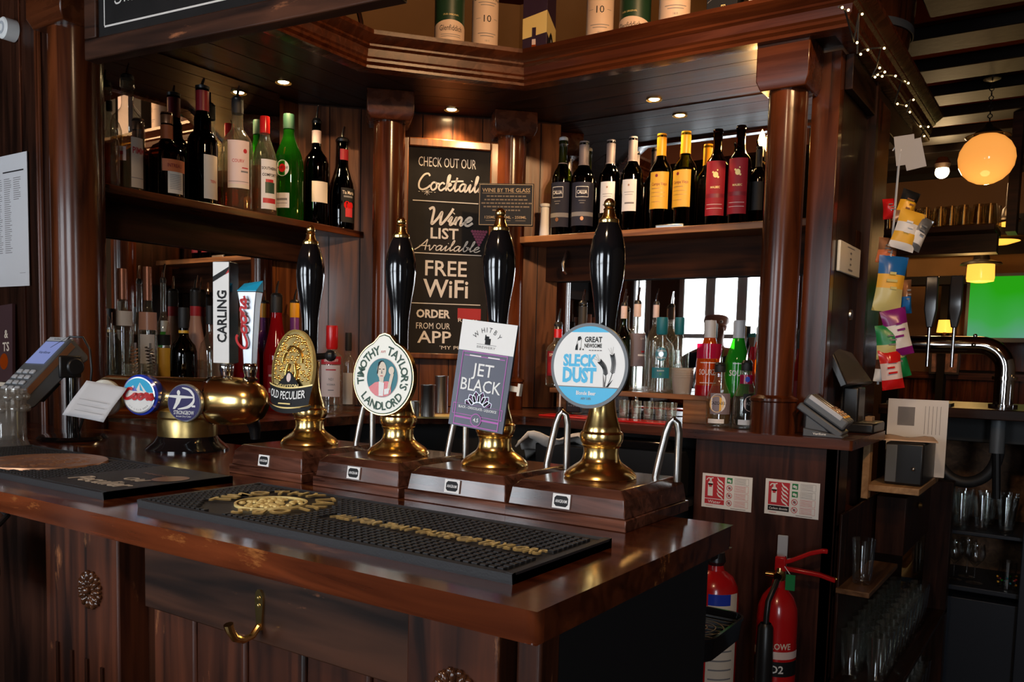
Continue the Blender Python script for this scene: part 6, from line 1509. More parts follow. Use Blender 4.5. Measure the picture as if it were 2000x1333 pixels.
# ================================================================ on top of the canopy
CT = 2.294
def tube_box(label, x, y, r, kind, turn=0):
    t = thing('whisky_tube', label, 'whisky tube', (x, y, CT), face_cam((x, y, CT), turn), 'whisky tubes on the canopy')
    base = 'creamtube' if kind == 'cream' else 'greentube'
    q = MB(); q.lathe([(0, 0), (r, 0), (r, 0.29), (0, 0.29)], M[base], None, 36); rr = r * 1.008
    if kind == 'cream':
        text(q, 'LAPHROAIG', M['ink'], T(0, 0, 0.178), 0.016, r * 2.2, 0.005, bend=rr)
        for k, (z, wd) in enumerate(((0.160, 1.5), (0.152, 1.1), (0.066, 1.5), (0.058, 1.1))): patch(q, rr, z, z + 0.002, -wd * 28, wd * 28, M['gink'])
        text(q, '10', M['ink'], T(0, 0, 0.112), 0.021, 0.024, 0.0, bend=rr)
        patch(q, rr, 0.112, 0.1132, -52, -30, M['gink']); patch(q, rr, 0.112, 0.1132, 30, 52, M['gink'])
        text(q, '1815', M['gink'], T(0, 0, 0.044), 0.006, 0.014, bend=rr)
        random.seed(int(abs(x) * 1000))
        for k in range(16): 
            a = random.uniform(-70, 70); z = random.uniform(0.006, 0.028); patch(q, rr, z, z + 0.004, a, a + random.uniform(6, 16), M['ink'], None, 4)
    else:
        patch(q, rr, 0.0, 0.058, -180, 180, M['creamtube'], None, 40)
        n = 20; vs = []
        for k in range(n + 1):
            a = R(-75 + 150 * k / n); vs += [(rr * math.sin(a), -rr * math.cos(a), 0.058), (rr * math.sin(a), -rr * math.cos(a), 0.058 + 0.012 * math.cos(R(-75 + 150 * k / n) * 1.18))]
        q.add(vs, [(2 * k, 2 * k + 2, 2 * k + 3, 2 * k + 1) for k in range(n)], M['creamtube'])
        text(q, 'Glenfiddich', M['ink'], T(0, 0, 0.046), 0.0165, r * 1.6, 0.0, bend=rr + 0.0004)
        for z in (0.026, 0.020): patch(q, rr + 0.0003, z, z + 0.0015, -40, 40, M['gink'])
        text(q, '12', M['goldpaint'], T(0, 0, 0.140), 0.022, 0.022, 0.0, bend=rr); text(q, 'OUR ORIGINAL', M['goldpaint'], T(0, 0, 0.085), 0.005, 0.05, bend=rr)
    q.build('tube_body', t)
    q = MB(); q.lathe([(r * 1.01, 0.0), (r * 1.02, 0.004), (r * 1.01, 0.008)], M['oldbrass'], None, 36); q.build('tube_rim', t)
M['creamtube'] = mat('cream_carton', (0.70, 0.50, 0.36), 0.55); M['greentube'] = mat('green_carton', (0.012, 0.040, 0.018), 0.4)
mp = ((-1.7, 2.128, 2.289), (-1.664, 2.264, 2.312))
tube_box('green whisky tube with pale foot at the left of the canopy', mp[0][0], mp[0][1], 0.046, 'green', 6)
tube_box('cream whisky tube with big black 10 beside the purple carton', mp[1][0], mp[1][1], 0.042, 'cream', 10)
tube_box('cream whisky tube with big black 10 right of the purple carton', -1.315, 2.385, 0.042, 'cream', 0)
tube_box('green whisky tube with pale foot between two cream tubes', -1.198, 2.39, 0.047, 'green', -24)
tube_box('cream whisky tube on the canopy beside the patterned black carton', -1.062, 2.37, 0.045, 'cream', 4)
def carton(name, label, x, y, w_, d, rz, m, h=0.30):
    t = thing(name, label, 'carton', (x, y, CT), R(rz), 'cartons on the canopy')
    q = MB(); q.bx((-w_ / 2, -d / 2, 0), (w_ / 2, d / 2, h), m); return t, q
t, q = carton('cognac_carton', 'purple and gold carton printed with a red bottle at the canopy corner', ((-1.587, 2.464, 2.347))[0], ((-1.587, 2.464, 2.347))[1], 0.085, 0.085, 12, M['purplebox'])
q.build('carton_body', t, bev=0.001)
q = MB(); Gf = T(0, -0.0430, 0) @ UPR; Gs = T(0.0430, 0, 0) @ RZ(90) @ UPR
poly(q, [(-0.0425, 0.100), (0.0425, 0.115), (0.0425, 0.185), (-0.0425, 0.165)], M['goldpaint'], Gf); poly(q, [(-0.0425, 0.115), (0.0425, 0.060), (0.0425, 0.150), (-0.0425, 0.185)], M['goldpaint'], Gs)
poly(q, [(-0.028, 0.002), (0.022, 0.002), (0.026, 0.022), (0.020, 0.042), (0.006, 0.056), (0.005, 0.092), (-0.009, 0.092), (-0.010, 0.056), (-0.026, 0.042), (-0.031, 0.022)], M['lorange'], Gf, 0.0004)
poly(q, [(-0.022, 0.004), (0.016, 0.004), (0.019, 0.022), (0.013, 0.038), (-0.018, 0.038), (-0.024, 0.022)], M['rlabel'], Gf, 0.0007)
rect(q, -0.002, 0.112, 0.014, 0.044, M['purplebox'], Gf, 0.0006); rect(q, -0.002, 0.088, 0.013, 0.018, M['plabel'], Gf, 0.0008); disc(q, 0.006, M['ink'], Gf @ T(-0.002, 0.052, 0), 0.0008, 14)
poly(q, [(-0.036, 0.060), (-0.036, 0.085), (-0.008, 0.125), (0.004, 0.120), (0.030, 0.080), (0.034, 0.040), (0.015, 0.030), (-0.020, 0.030)], M['ink'], Gs, 0.0004); disc(q, 0.006, M['gink'], Gs @ T(-0.002, 0.095, 0), 0.0006, 12, 1.6)
for k in range(4): stroke(q, [(-0.028, 0.070 - 0.010 * k), (0.024, 0.058 - 0.010 * k)], 0.0010, M['gink'], Gs @ T(0, 0, 0.0006), False)
q.build('carton_print', t)
t, q = carton('whisky_carton', 'black patterned carton with gold emblem on the canopy', -0.915, 2.385, 0.085, 0.085, 8, M['ink'])
q.build('carton_body', t, bev=0.001)
q = MB(); Gf = T(0, -0.043, 0) @ UPR
frame(q, 0.004, 0.037, 0.012, 0.016, 0.002, M['goldpaint'], Gf); rect(q, 0.004, 0.037, 0.003, 0.010, M['goldpaint'], Gf); rect(q, 0.024, 0.037, 0.010, 0.001, M['goldpaint'], Gf)
for k in range(5): stroke(q, [(-0.040, 0.055 + 0.014 * k), (0.030, 0.105 + 0.014 * k)], 0.0012, M['gink'], Gf, False)
text(q, '11', M['copper'], Gf @ T(-0.024, 0.018, 0), 0.014, 0.008); q.build('carton_print', t)
t, q = carton('gift_carton', 'plain dusky pink carton on the canopy', -0.790, 2.385, 0.094, 0.07, 4, M['plabel'], 0.22); q.build('carton_body', t, bev=0.001)
t, q = carton('spirit_carton', 'dark carton with red and white print at the canopy right end', -0.655, 2.40, 0.10, 0.07, 2, M['ink'], 0.22); q.build('carton_body', t, bev=0.001)
q = MB(); Gf = T(0, -0.0355, 0) @ UPR; rect(q, -0.028, 0.022, 0.040, 0.018, M['rink'], Gf); poly(q, [(-0.03, 0.002), (0.045, 0.010), (0.045, 0.022), (0.0, 0.016)], M['plabel'], Gf, 0.0003)
text(q, 'B', M['ink'], Gf @ T(-0.02, 0.022, 0.0003), 0.010); q.build('carton_print', t)
t, q = carton('wrapped_carton', 'tall pale carton behind the string lights on the canopy', -0.592, 2.64, 0.035, 0.07, 4, M['plabel'], 0.26); q.build('carton_body', t, bev=0.001)
# oak cask
ca = thing('oak_cask', 'dark oak cask standing on the right end of the canopy', 'cask', (-0.735, 3.07, CT))
q = MB(); q.lathe([(0, 0), (0.155, 0), (0.175, 0.06), (0.192, 0.15), (0.197, 0.23), (0.192, 0.31), (0.175, 0.40), (0.155, 0.455), (0.14, 0.455), (0.14, 0.44), (0, 0.44)], W['mz'], None, 40); q.build('staves', ca)
for z, r_ in ((0.05, 0.174), (0.14, 0.192), (0.32, 0.192), (0.41, 0.174)):
    q = MB(); q.lathe([(r_, z - 0.012), (r_ + 0.003, z - 0.012), (r_ + 0.003, z + 0.012), (r_, z + 0.012)], M['grey'], None, 40); q.build('hoop', ca)
# swan neck bracket on the canopy
q = MB(); q.tube([(0, 0, 0.0), (0.002, 0, 0.020), (-0.003, 0, 0.045), (-0.016, 0.0, 0.085), (-0.026, 0, 0.125), (-0.030, 0, 0.18)], [0.008, 0.007, 0.0075, 0.0075, 0.008, 0.008], M['chrome'], None, 12)
tag(q.build('swan_neck_spout', loc=(-1.869, 1.919, 2.294)), 'curved shiny metal spout standing on the canopy under the chalk sign', 'spout')


# ================================================================ right end: tills, snacks, string lights
cs = thing('terminal_dock', 'grey charging dock stacked with card terminals on the right worktop end', 'card terminal dock', (-0.572, 2.345, WT), R(3))
q = MB(); q.loft([[(-0.055, 0, 0), (0.048, 0, 0), (0.048, 0.09, 0), (-0.055, 0.09, 0)], [(-0.055, 0, 0.022), (0.046, 0, 0.006), (0.046, 0.09, 0.006), (-0.055, 0.09, 0.022)]], M['dockgrey']); q.build('dock_foot', cs, bev=0.002)
q = MB(); q.loft([[(-0.052, 0.004, 0.020), (0.012, 0.004, 0.012), (0.012, 0.086, 0.012), (-0.052, 0.086, 0.020)], [(-0.050, 0.004, 0.072), (-0.030, 0.004, 0.055), (-0.030, 0.086, 0.055), (-0.050, 0.086, 0.072)]], M['dockgrey']); q.build('dock_wedge', cs, bev=0.003)
Dm = T(-0.068, 0.0, 0.088) @ RY(34)
q = MB(); q.bx((0.0, 0.0, -0.016), (0.138, 0.09, 0.004), M['dockgrey'], Dm); q.build('dock_cradle', cs, bev=0.004)
for k in range(3):
    q = MB(); q.bx((0.004, 0.003 + 0.030 * k, 0.006), (0.132, 0.031 + 0.030 * k, 0.036), M['grey'], Dm); tb = q.build('terminal_body', cs, bev=0.006)
    q = MB(); q.bx((0.010, 0.0015 + 0.030 * k, 0.024), (0.112, 0.006 + 0.030 * k, 0.0375), M['lgrey'] if k == 0 else M['steel'], Dm); q.build('side_strip', tb, bev=0.002)
    q = MB()
    for i in range(5): q.bx((0.070 + 0.010 * i, 0.010 + 0.030 * k, 0.036), (0.077 + 0.010 * i, 0.026 + 0.030 * k, 0.038), M['copper'] if i < 4 else M['ycap'], Dm)
    q.build('keys', tb)
q = MB(); text(q, 'Verifone', M['white'], T(-0.012, -0.0006, 0.0085) @ UPR, 0.006, 0.034, 0.015); q.build('dock_lettering', cs)

ps_ = thing('till_screen', 'tilted touch screen till seen from its side behind the card terminals', 'till', (-0.545, 2.66, WT))
NT, NB, FT, FB = [Vector(p) - Vector((-0.545, 2.66, WT)) for p in ((-0.627, 2.52, 1.434), (-0.559, 2.52, 1.295), (-0.643, 2.76, 1.442), (-0.537, 2.76, 1.298))]
nv_ = (FT - NT).cross(NB - NT).normalized()
if nv_.z < 0: nv_ = -nv_
q = MB(); q.loft([[NT - nv_ * 0.02, NB - nv_ * 0.02, FB - nv_ * 0.02, FT - nv_ * 0.02], [NT, NB, FB, FT]], M['black']); q.build('screen_housing', ps_, bev=0.003)
q = MB(); ce = (NT + NB + FT + FB) / 4; q.add([ce + (p - ce) * 0.93 + nv_ * 0.0008 for p in (NT, NB, FB, FT)], [(0, 1, 2, 3)], M['tillglass'], None, False); q.build('screen_glass', ps_)
q = MB(); q.bx((-0.05, -0.10, 0), (0.055, 0.06, 0.03), M['black']); q.bx((-0.045, -0.05, 0.025), (0.0, 0.04, 0.13), M['black']); q.build('till_stand', ps_, bev=0.006)

# ledge with the receipt printer and papers
lg = thing('side_ledge', 'bare wooden ledge on brackets holding the receipt printer', 'ledge', (-0.465, 2.80, 1.0))
q = MB(); q.bx((-0.060, -0.12, -0.022), (0.085, 0.26, -0.002), W['raw']); q.build('ledge_board', lg, bev=0.002)
q = MB(); q.bx((-0.072, -0.13, -0.045), (-0.052, -0.09, 0.20), W['raw']); q.build('upright_board', lg, bev=0.002)
rp_ = thing('receipt_printer', 'black receipt printer on the wooden ledge', 'printer', (-0.440, 2.80, 1.0))
q = MB(); q.bx((-0.045, -0.075, 0), (0.060, 0.16, 0.125), M['black']); q.build('printer_body', rp_, bev=0.006)
q = MB(); q.bx((-0.043, -0.078, 0.006), (-0.012, -0.072, 0.118), M['grey']); q.build('front_cover', rp_, bev=0.002)
q = MB(); q.ball((0.035, -0.078, 0.05), 0.006, M['chrome']); q.build('feed_knob', rp_)
q = MB(); n = 6
vs = [(-0.075 + 0.15 * i / n, -0.085 + 0.17 * j / n, 0.004 * math.sin(1.5 * i) * (j / n) + 0.002) for i in range(n + 1) for j in range(n + 1)]
q.add(vs, [(i * (n + 1) + j, (i + 1) * (n + 1) + j, (i + 1) * (n + 1) + j + 1, i * (n + 1) + j + 1) for i in range(n) for j in range(n)], M['creamtube'])
o = q.build('loose_papers', loc=(-0.440, 2.83, 1.129), rz=R(12)); sl = o.modifiers.new('thickness', 'SOLIDIFY'); sl.thickness = 0.003
tag(o, 'buff loose papers spread on top of the receipt printer', 'papers')
fo = thing('paper_folder', 'white paper folder standing open behind the receipt printer', 'folder', (-0.430, 2.985, 1.0), R(4))
q = MB(); q.bx((-0.10, 0, 0), (0.075, 0.004, 0.245), M['wlabel']); q.build('folder_page', fo)
q = MB(); G = T(0, -0.0006, 0) @ UPR; rect(q, -0.045, 0.19, 0.05, 0.06, M['gink'], G)
for k in range(5): rect(q, 0.01 + 0.011 * k, 0.18, 0.0012, 0.09, M['gink'], G)
q.build('page_print', fo)
q = MB(); q.bx((-0.03, 0, -0.03), (0.03, 0.012, 0.03), M['wlabel']); pass
cp = thing('wall_control', 'cream wall control panel with small buttons on the side of the end panel', 'control panel', (-0.6015, 2.62, 1.655), R(90))
q = MB(); q.bx((-0.125, -0.010, -0.043), (0.125, 0.0, 0.043), M['cream']); q.build('control_case', cp, bev=0.003)
q = MB(); G = T(0, -0.0108, 0) @ UPR
for k in range(3): disc(q, 0.010, M['gink'], G @ T(0, 0.018 - 0.016 * k, 0), 0.0, 12, 0.3)
rect(q, 0, 0.033, 0.09, 0.002, M['gink'], G); rect(q, 0, -0.030, 0.05, 0.005, M['gink'], G); q.build('buttons', cp)
q = MB(); q.lathe([(0, 0), (0.018, 0), (0.016, 0.005), (0, 0.006)], M['steel'], RY(90), 20); tag(q.build('key_switch', loc=(-0.6015, 2.70, 1.50)), 'small round steel key switch below the wall control panel', 'switch')

# snack strip
X0 = (-0.500, 2.75, 1.974)
sn = thing('snack_strip', 'long pale clip strip with hook hanging down beside the end panel', 'clip strip', X0)
q = MB(); q.tube([(0, 0, 0), (-0.006, 0, -0.25), (-0.022, 0, -0.68)], 0.0035, M['lgrey'], None, 6); q.build('strip_bar', sn)
q = MB(); q.tube([(-0.02, 0, 0.01), (-0.014, 0, 0.02), (0, 0, 0.02), (0.003, 0, 0.01), (0, 0, -0.005)], 0.002, M['wlabel'], None, 6); q.build('hook', sn)
for k, (dx, rz) in enumerate(((0.0, -12), (0.022, -20))):
    q = MB(); q.bx((-0.030, 0, -0.045), (0.026, 0.0012, 0.040), M['cardgrey']); o = q.build('price_card', loc=(X0[0] + 0.015 + dx, X0[1] + 0.004 + 0.01 * k, X0[2] + 0.012 - 0.012 * k), rz=R(20)); o.rotation_euler = (0, R(-8 - 6 * k), R(25))
    tag(o, ('grey white price card at the top of the snack strip, front one', 'grey white price card at the top of the snack strip, rear one')[k], 'card')
def packet(label, px, w_, h_, tilt, cols, yaw=0):
    t = thing('crisp_packet', label, 'snack packet', px, R(28 + yaw), 'snack packets on the clip strip')
    t.rotation_euler = (0, R(tilt), R(28 + yaw))
    n, m_ = 8, 12
    def sheet(sg, i0, i1, mm, q):
        vs = []
        rows = list(range(i0, i1 + 1))
        for j in rows:
            v = j / m_
            for i in range(n + 1):
                u = i / n; puff = 0.020 * (math.sin(math.pi * u) ** 0.7) * (math.sin(math.pi * min(max(v, 0), 1)) ** 0.6) * (1 + 0.12 * math.sin(9 * u + 7 * v + px[2] * 30))
                vs.append(((u - 0.5) * w_ * (1 - 0.10 * math.sin(math.pi * v)), sg * puff, h_ * (0.5 - v)))
        q.add(vs, [(a * (n + 1) + i, a * (n + 1) + i + 1, (a + 1) * (n + 1) + i + 1, (a + 1) * (n + 1) + i) for a in range(len(rows) - 1) for i in range(n)], mm)
    q = MB()
    st = [0] + [int(round(c[0] * m_)) for c in cols]
    for k, c in enumerate(cols): sheet(-1, st[k], st[k + 1], M[c[1]], q); sheet(1, st[k], st[k + 1], M[c[1]], q)
    q.build('foil_bag', t)
    q = MB(); random.seed(int(px[2] * 977))
    for k in range(3):
        z = h_ * (0.18 - 0.13 * k); wd = w_ * random.uniform(0.2, 0.42)
        q.box((random.uniform(-0.1, 0.1) * w_, -0.0225, z), (wd, 0.001, h_ * 0.045), M[cols[-1][1] if cols[-1][1] != cols[len(cols) // 2][1] else 'gink'])
    q.build('bag_print', t)
packet('orange and black snack packet at the top of the strip', (-0.477, 2.77, 1.82), 0.055, 0.10, 18, [(0.35, 'ink'), (0.7, 'ycap'), (1.0, 'copper')], 8)
packet('white and yellow snack packet behind the pale clip strip', (-0.466, 2.74, 1.748), 0.075, 0.115, 16, [(0.3, 'ylabel'), (0.6, 'wlabel'), (0.8, 'ylabel'), (1.0, 'wlabel')])
packet('silver white snack packet hanging right of the yellow one', (-0.44, 2.76, 1.742), 0.060, 0.10, 24, [(0.5, 'silver'), (0.8, 'wlabel'), (1.0, 'silver')], 10)
packet('small red snack packet at the upper left of the strip', (-0.521, 2.76, 1.817), 0.04, 0.06, -5, [(1.0, 'red')])
packet('brown snack packet tucked in beside the end panel', (-0.52, 2.76, 1.694), 0.06, 0.075, 6, [(0.5, 'copper'), (1.0, 'orangel')])
packet('blue and yellow snack packet in the middle of the strip', (-0.505, 2.75, 1.594), 0.085, 0.165, 5, [(0.35, 'snackblue'), (0.62, 'ylabel'), (1.0, 'snackyellow')])
packet('narrow blue snack packet hanging behind the yellow one', (-0.463, 2.78, 1.558), 0.03, 0.10, -4, [(0.5, 'copper'), (1.0, 'snackblue')])
packet('purple and white snack packet in the lower part of the strip', (-0.476, 2.74, 1.45), 0.075, 0.14, -14, [(0.30, 'snackpurple'), (0.8, 'wlabel'), (1.0, 'snackpurple')])
packet('green snack packet low on the strip', (-0.496, 2.73, 1.422), 0.075, 0.10, -6, [(0.6, 'green'), (1.0, 'snackyellow')])
packet('red topped snack packet at the bottom of the strip', (-0.484, 2.73, 1.341), 0.065, 0.12, -10, [(0.35, 'red'), (0.75, 'plabel'), (1.0, 'red')])
packet('pale green snack packet hanging at the right of the red one', (-0.474, 2.77, 1.375), 0.055, 0.12, -16, [(0.5, 'snackyellow'), (1.0, 'green')])
packet('brown and white snack packet at the strip foot', (-0.513, 2.74, 1.34), 0.04, 0.075, 4, [(0.5, 'gbrownm'), (1.0, 'wlabel')])

# fairy lights along the canopy's right cornice
fl_ = thing('string_lights', 'warm white string lights draped along the right side of the cornice', 'string lights', (-0.52, 2.9, 2.29))
bul = [(-0.5, 2.058, 2.149), (-0.5, 2.003, 2.136), (-0.5, 2.19, 2.184), (-0.5, 2.156, 2.108), (-0.49, 2.224, 2.11), (-0.5, 2.198, 2.094), (-0.46, 2.258, 2.119), (-0.49, 2.365, 2.108), (-0.5, 2.394, 2.101), (-0.5, 2.366, 2.087), (-0.49, 2.401, 2.097), (-0.48, 2.379, 2.1), (-0.47, 2.464, 2.112), (-0.47, 2.593, 2.132), (-0.46, 2.59, 2.126), (-0.48, 2.797, 2.137), (-0.49, 2.749, 2.109), (-0.5, 2.673, 2.097), (-0.49, 2.81, 2.106), (-0.48, 2.944, 2.094), (-0.46, 2.957, 2.093), (-0.48, 3.02, 2.081), (-0.5, 3.028, 2.044)]
q = MB(); pts = []
for p in sorted(bul, key=lambda p: p[1]):
    pts.append((p[0] + 0.52 - 0.008, p[1] - 2.9, p[2] - 2.29 + 0.003))
q.tube(pts, 0.0022, M['matblack'], None, 5); q.build('wire', fl_)
for p in bul:
    q = MB(); q.ball((p[0] + 0.52, p[1] - 2.9, p[2] - 2.29), 0.0027, M['fairy'], None, 10); q.build('bulb', fl_)

# candle wall light on the bar back
wl = thing('wall_light', 'candle bulb wall light glowing at the right end of the wine shelf', 'wall light', ((-0.901, 2.715, 2.01)))
q = MB(); q.lathe([(0, 0), (0.0085, 0), (0.0085, 0.028), (0, 0.028)], M['white'], T(0, 0, -0.01), 16); q.build('candle_sleeve', wl)
q = MB(); q.lathe([(0.004, 0.018), (0.010, 0.030), (0.0115, 0.042), (0.008, 0.058), (0.0, 0.075)], M['filament'], None, 16); q.build('bulb', wl)
q = MB(); q.tube([(0, 0, -0.01), (0, 0.004, -0.025), (0.0, 0.024, -0.022)], 0.003, M['oldbrass'], None, 8); q.build('arm', wl)
wp = ((-0.901, 2.715, 2.01))
lamp('candle_glow', 'POINT', (wp[0], wp[1] - 0.02, wp[2] + 0.045), 4.0, (1.0, 0.52, 0.16), 0.012)


# ================================================================ servery and room beyond
sv = thing('servery_counter', 'dark second bar counter with glass niche beneath, in the far right room', 'bar counter', (0.0, 3.6, 0))
def sp(name, a, c, m, bev=0.003):
    q = MB(); q.bx((a[0], a[1] - 3.6, a[2]), (c[0], c[1] - 3.6, c[2]), m); return q.build(name, sv, bev=bev)
sp('counter_top', (-0.62, 3.30, 1.175), (0.70, 3.90, 1.21), W['dx'])
sp('niche_back', (-0.55, 3.86, 0.30), (0.60, 3.88, 1.175), W['raw2'])
sp('niche_shelf', (-0.55, 3.50, 0.735), (-0.135, 3.86, 0.75), M['slate'])
sp('niche_shelf', (-0.55, 3.50, 0.525), (-0.135, 3.86, 0.545), M['slate'])
sp('niche_post', (-0.150, 3.46, 0.0), (-0.08, 3.86, 1.175), M['slate'])
sp('plinth', (-0.62, 3.50, 0.0), (-0.135, 3.86, 0.50), M['slate'])
sp('right_front', (-0.10, 3.46, 0.0), (0.65, 3.50, 1.175), M['slate'])
sp('fascia', (-0.60, 3.50, 1.08), (-0.135, 3.53, 1.175), M['matblack'])

gf = thing('chrome_font', 'chrome bridge beer font with black tap handles on the second bar', 'beer font', (-0.24, 3.45, 1.21))
q = MB(); pth = [(0.0, 0, 0.0), (0.0, 0, 0.12)] + [(-0.085 + 0.085 * math.cos(R(a)), 0, 0.135 + 0.085 * math.sin(R(a)) * 1.0) for a in range(0, 91, 10)] + [(-0.30, 0, 0.220), (-0.42, 0, 0.220)]
q.tube(pth, 0.032, M['chrome'], None, 24); q.build('bridge_pipe', gf)
q = MB(); q.cyl(0.046, 0, 0.014, M['chrome']); q.build('pipe_collar', gf)
q = MB(); q.cyl(0.040, 0.10, 0.112, M['chrome']); q.build('pipe_collar', gf)
for k, px in enumerate((-0.245, -0.165)):
    q = MB(); q.cyl(0.006, 0.14, 0.29, M['chrome'], T(px, -0.035, 0)); q.build('tap_stem', gf)
    q = MB(); q.loft([rc(0.020, 0.02, 0.28), rc(0.042, 0.024, 0.345), rc(0.040, 0.024, 0.46), rc(0.042, 0.022, 0.465)], M['darkglass'], T(px, -0.035, 0)); q.build('tap_handle', gf, bev=0.004)
for px in (-0.10, -0.36): 
    q = MB(); q.ball((px, -0.034, 0.22), 0.008, M['chrome']); q.ball((px, 0, 0.254), 0.007, M['chrome']); q.build('pipe_stud', gf)
q = MB(); q.tube([(0.115, 0, 0), (0.117, 0, 0.09), (0.125, 0, 0.115), (0.15, 0, 0.12)], 0.006, M['chrome'], None, 10); tag(q.build('swan_tap', loc=(-0.24, 3.42, 1.21)), 'slim chrome tap at the right frame edge of the second bar', 'tap')
q = MB(); q.tube([(0.16 * math.cos(R(a)) * 0.62, 0, 0.16 * math.sin(R(a)) * 0.75) for a in range(160, 385, 8)], 0.020, M['rubber'], None, 12); tag(q.build('black_hose', loc=(-0.34, 3.42, 1.06)), 'thick black hose looping below the second bar counter', 'hose')
q = MB(); q.tube([(0, 0, 0), (0, 0.0, -0.12)], 0.024, M['grey'], None, 14); q.tube([(0, 0, -0.12), (0.01, 0, -0.28)], 0.014, M['black'], None, 10); tag(q.build('beer_line', loc=(-0.245, 3.40, 1.175)), 'grey insulated beer line running down under the chrome font', 'pipe')
q = MB(); q.bx((-0.16, 0, 0), (0.05, 0.10, 0.012), M['rubber']); tag(q.build('drip_mat', loc=(-0.44, 3.33, 1.21)), 'flat dark drip mat on the second bar counter', 'mat')

# glasses: one pint glass and one stemmed glass, copied
def tumbler_mesh(r0, r1, h, m='gpint', seg=16):
    q = MB(); q.lathe([(0, 0.006), (r0 * 0.9, 0.0), (r0, 0.004), (r1, h), (r1 * 0.95, h), (r0 * 0.92, 0.012), (0, 0.010)], M[m], None, seg); return q
def wine_mesh(r, h, m='gpint', seg=16):
    q = MB(); q.lathe([(0, 0.0), (r * 0.85, 0.002), (r * 0.3, 0.006), (0.004, 0.014), (0.0035, h * 0.42), (0.010, h * 0.47), (r * 0.82, h * 0.60), (r, h * 0.75), (r * 0.85, h), (r * 0.80, h), (r * 0.94, h * 0.76), (r * 0.76, h * 0.61), (0, h * 0.49)], M[m], None, seg); return q
def glasses(q, name, label, cat, group, spots):
    o = None
    for x, y, z in spots:
        if o is None: o = q.build(name, loc=(x, y, z)); tag(o, label, cat, group)
        else:
            c = o.copy(); C.objects.link(c); c.location = (x, y, z)
random.seed(11)
j = lambda s=0.006: random.uniform(-s, s)
glasses(tumbler_mesh(0.022, 0.033, 0.125), 'pint_glass', 'clear pint glass in the packed rows on the upper niche shelf', 'glass', 'pint glasses in the upper niche', [(-0.50 + 0.072 * i + j(), 3.56 + 0.085 * k + j(), 0.7505) for k in range(3) for i in range(5)])
glasses(wine_mesh(0.034, 0.15), 'stem_glass', 'stemmed glass standing on the lower niche shelf', 'glass', 'stem glasses in the lower niche', [(-0.37, 3.58, 0.5455), (-0.30, 3.57, 0.5455), (-0.335, 3.66, 0.5455)])
glasses(tumbler_mesh(0.022, 0.032, 0.13), 'tall_glass', 'tall clear glass at the dark left of the lower niche shelf', 'glass', 'tall glasses in the lower niche', [(-0.49, 3.57, 0.5455), (-0.44, 3.60, 0.5455)])
q = tumbler_mesh(0.030, 0.030, 0.10); 
for k in range(14): q.ball((0.0305 * math.cos(k * 2.4), 0.0305 * math.sin(k * 2.4), 0.015 + 0.004 * (k % 5) + 0.01 * (k % 3)), 0.004, M[('ycap', 'rink', 'teal', 'lgreen')[k % 4]], None, 6)
tag(q.build('patterned_tumbler', loc=(-0.195, 3.57, 0.5455)), 'tumbler with coloured spots at the right of the lower niche shelf', 'glass')
# glasses on the open side shelves of the back bar
lo = thing('side_shelves', 'open dark shelving of glasses on the right side of the back bar', 'shelves', (-0.5, 2.9, 0))
for name, a, c, m in (('shelf_board', (-0.526, 2.37, 0.735), (-0.44, 2.78, 0.75), W['raw2']), ('shelf_board', (-0.526, 2.36, 0.48), (-0.36, 3.35, 0.495), W['dy']), ('shelf_board', (-0.526, 2.36, 0.18), (-0.36, 3.35, 0.195), W['dy']), ('back_board', (-0.528, 2.38, 0), (-0.520, 3.38, 0.95), W['dz']), ('shelf_post', (-0.44, 3.30, 0), (-0.36, 3.36, 0.95), W['dz']), ('drawer_front', (-0.515, 2.80, 0.77), (-0.43, 3.30, 0.95), W['dz'])):
    q = MB(); q.bx((a[0] + 0.5, a[1] - 2.9, a[2]), (c[0] + 0.5, c[1] - 2.9, c[2]), m); ob = q.build(name, lo, bev=0.002)
q = MB(); q.lathe([(0.010, 0), (0.012, 0.003), (0.006, 0.012), (0, 0.013)], M['oldbrass'], T(0.072, 0.12, 0.90) @ RY(90), 16); q.build('drawer_knob', ob)
tag(tumbler_mesh(0.024, 0.032, 0.125).build('beer_glass', loc=(-0.478, 2.46, 0.7505)), 'single tall beer glass on the short shelf beside the cabinet end', 'glass')
glasses(tumbler_mesh(0.022, 0.031, 0.13, seg=14), 'beer_glass', 'beer glass packed in rows on the middle side shelf', 'glass', 'beer glasses on the middle side shelf', [(-0.486 + 0.066 * i, 2.42 + 0.070 * k + j(0.004), 0.4955) for k in range(11) for i in range(2)])
glasses(tumbler_mesh(0.024, 0.033, 0.14, seg=14), 'large_glass', 'large glass standing on the lowest side shelf', 'glass', 'large glasses on the lowest side shelf', [(-0.484 + 0.070 * i, 2.62 + 0.085 * k + j(0.005), 0.1955) for k in range(8) for i in range(2)])

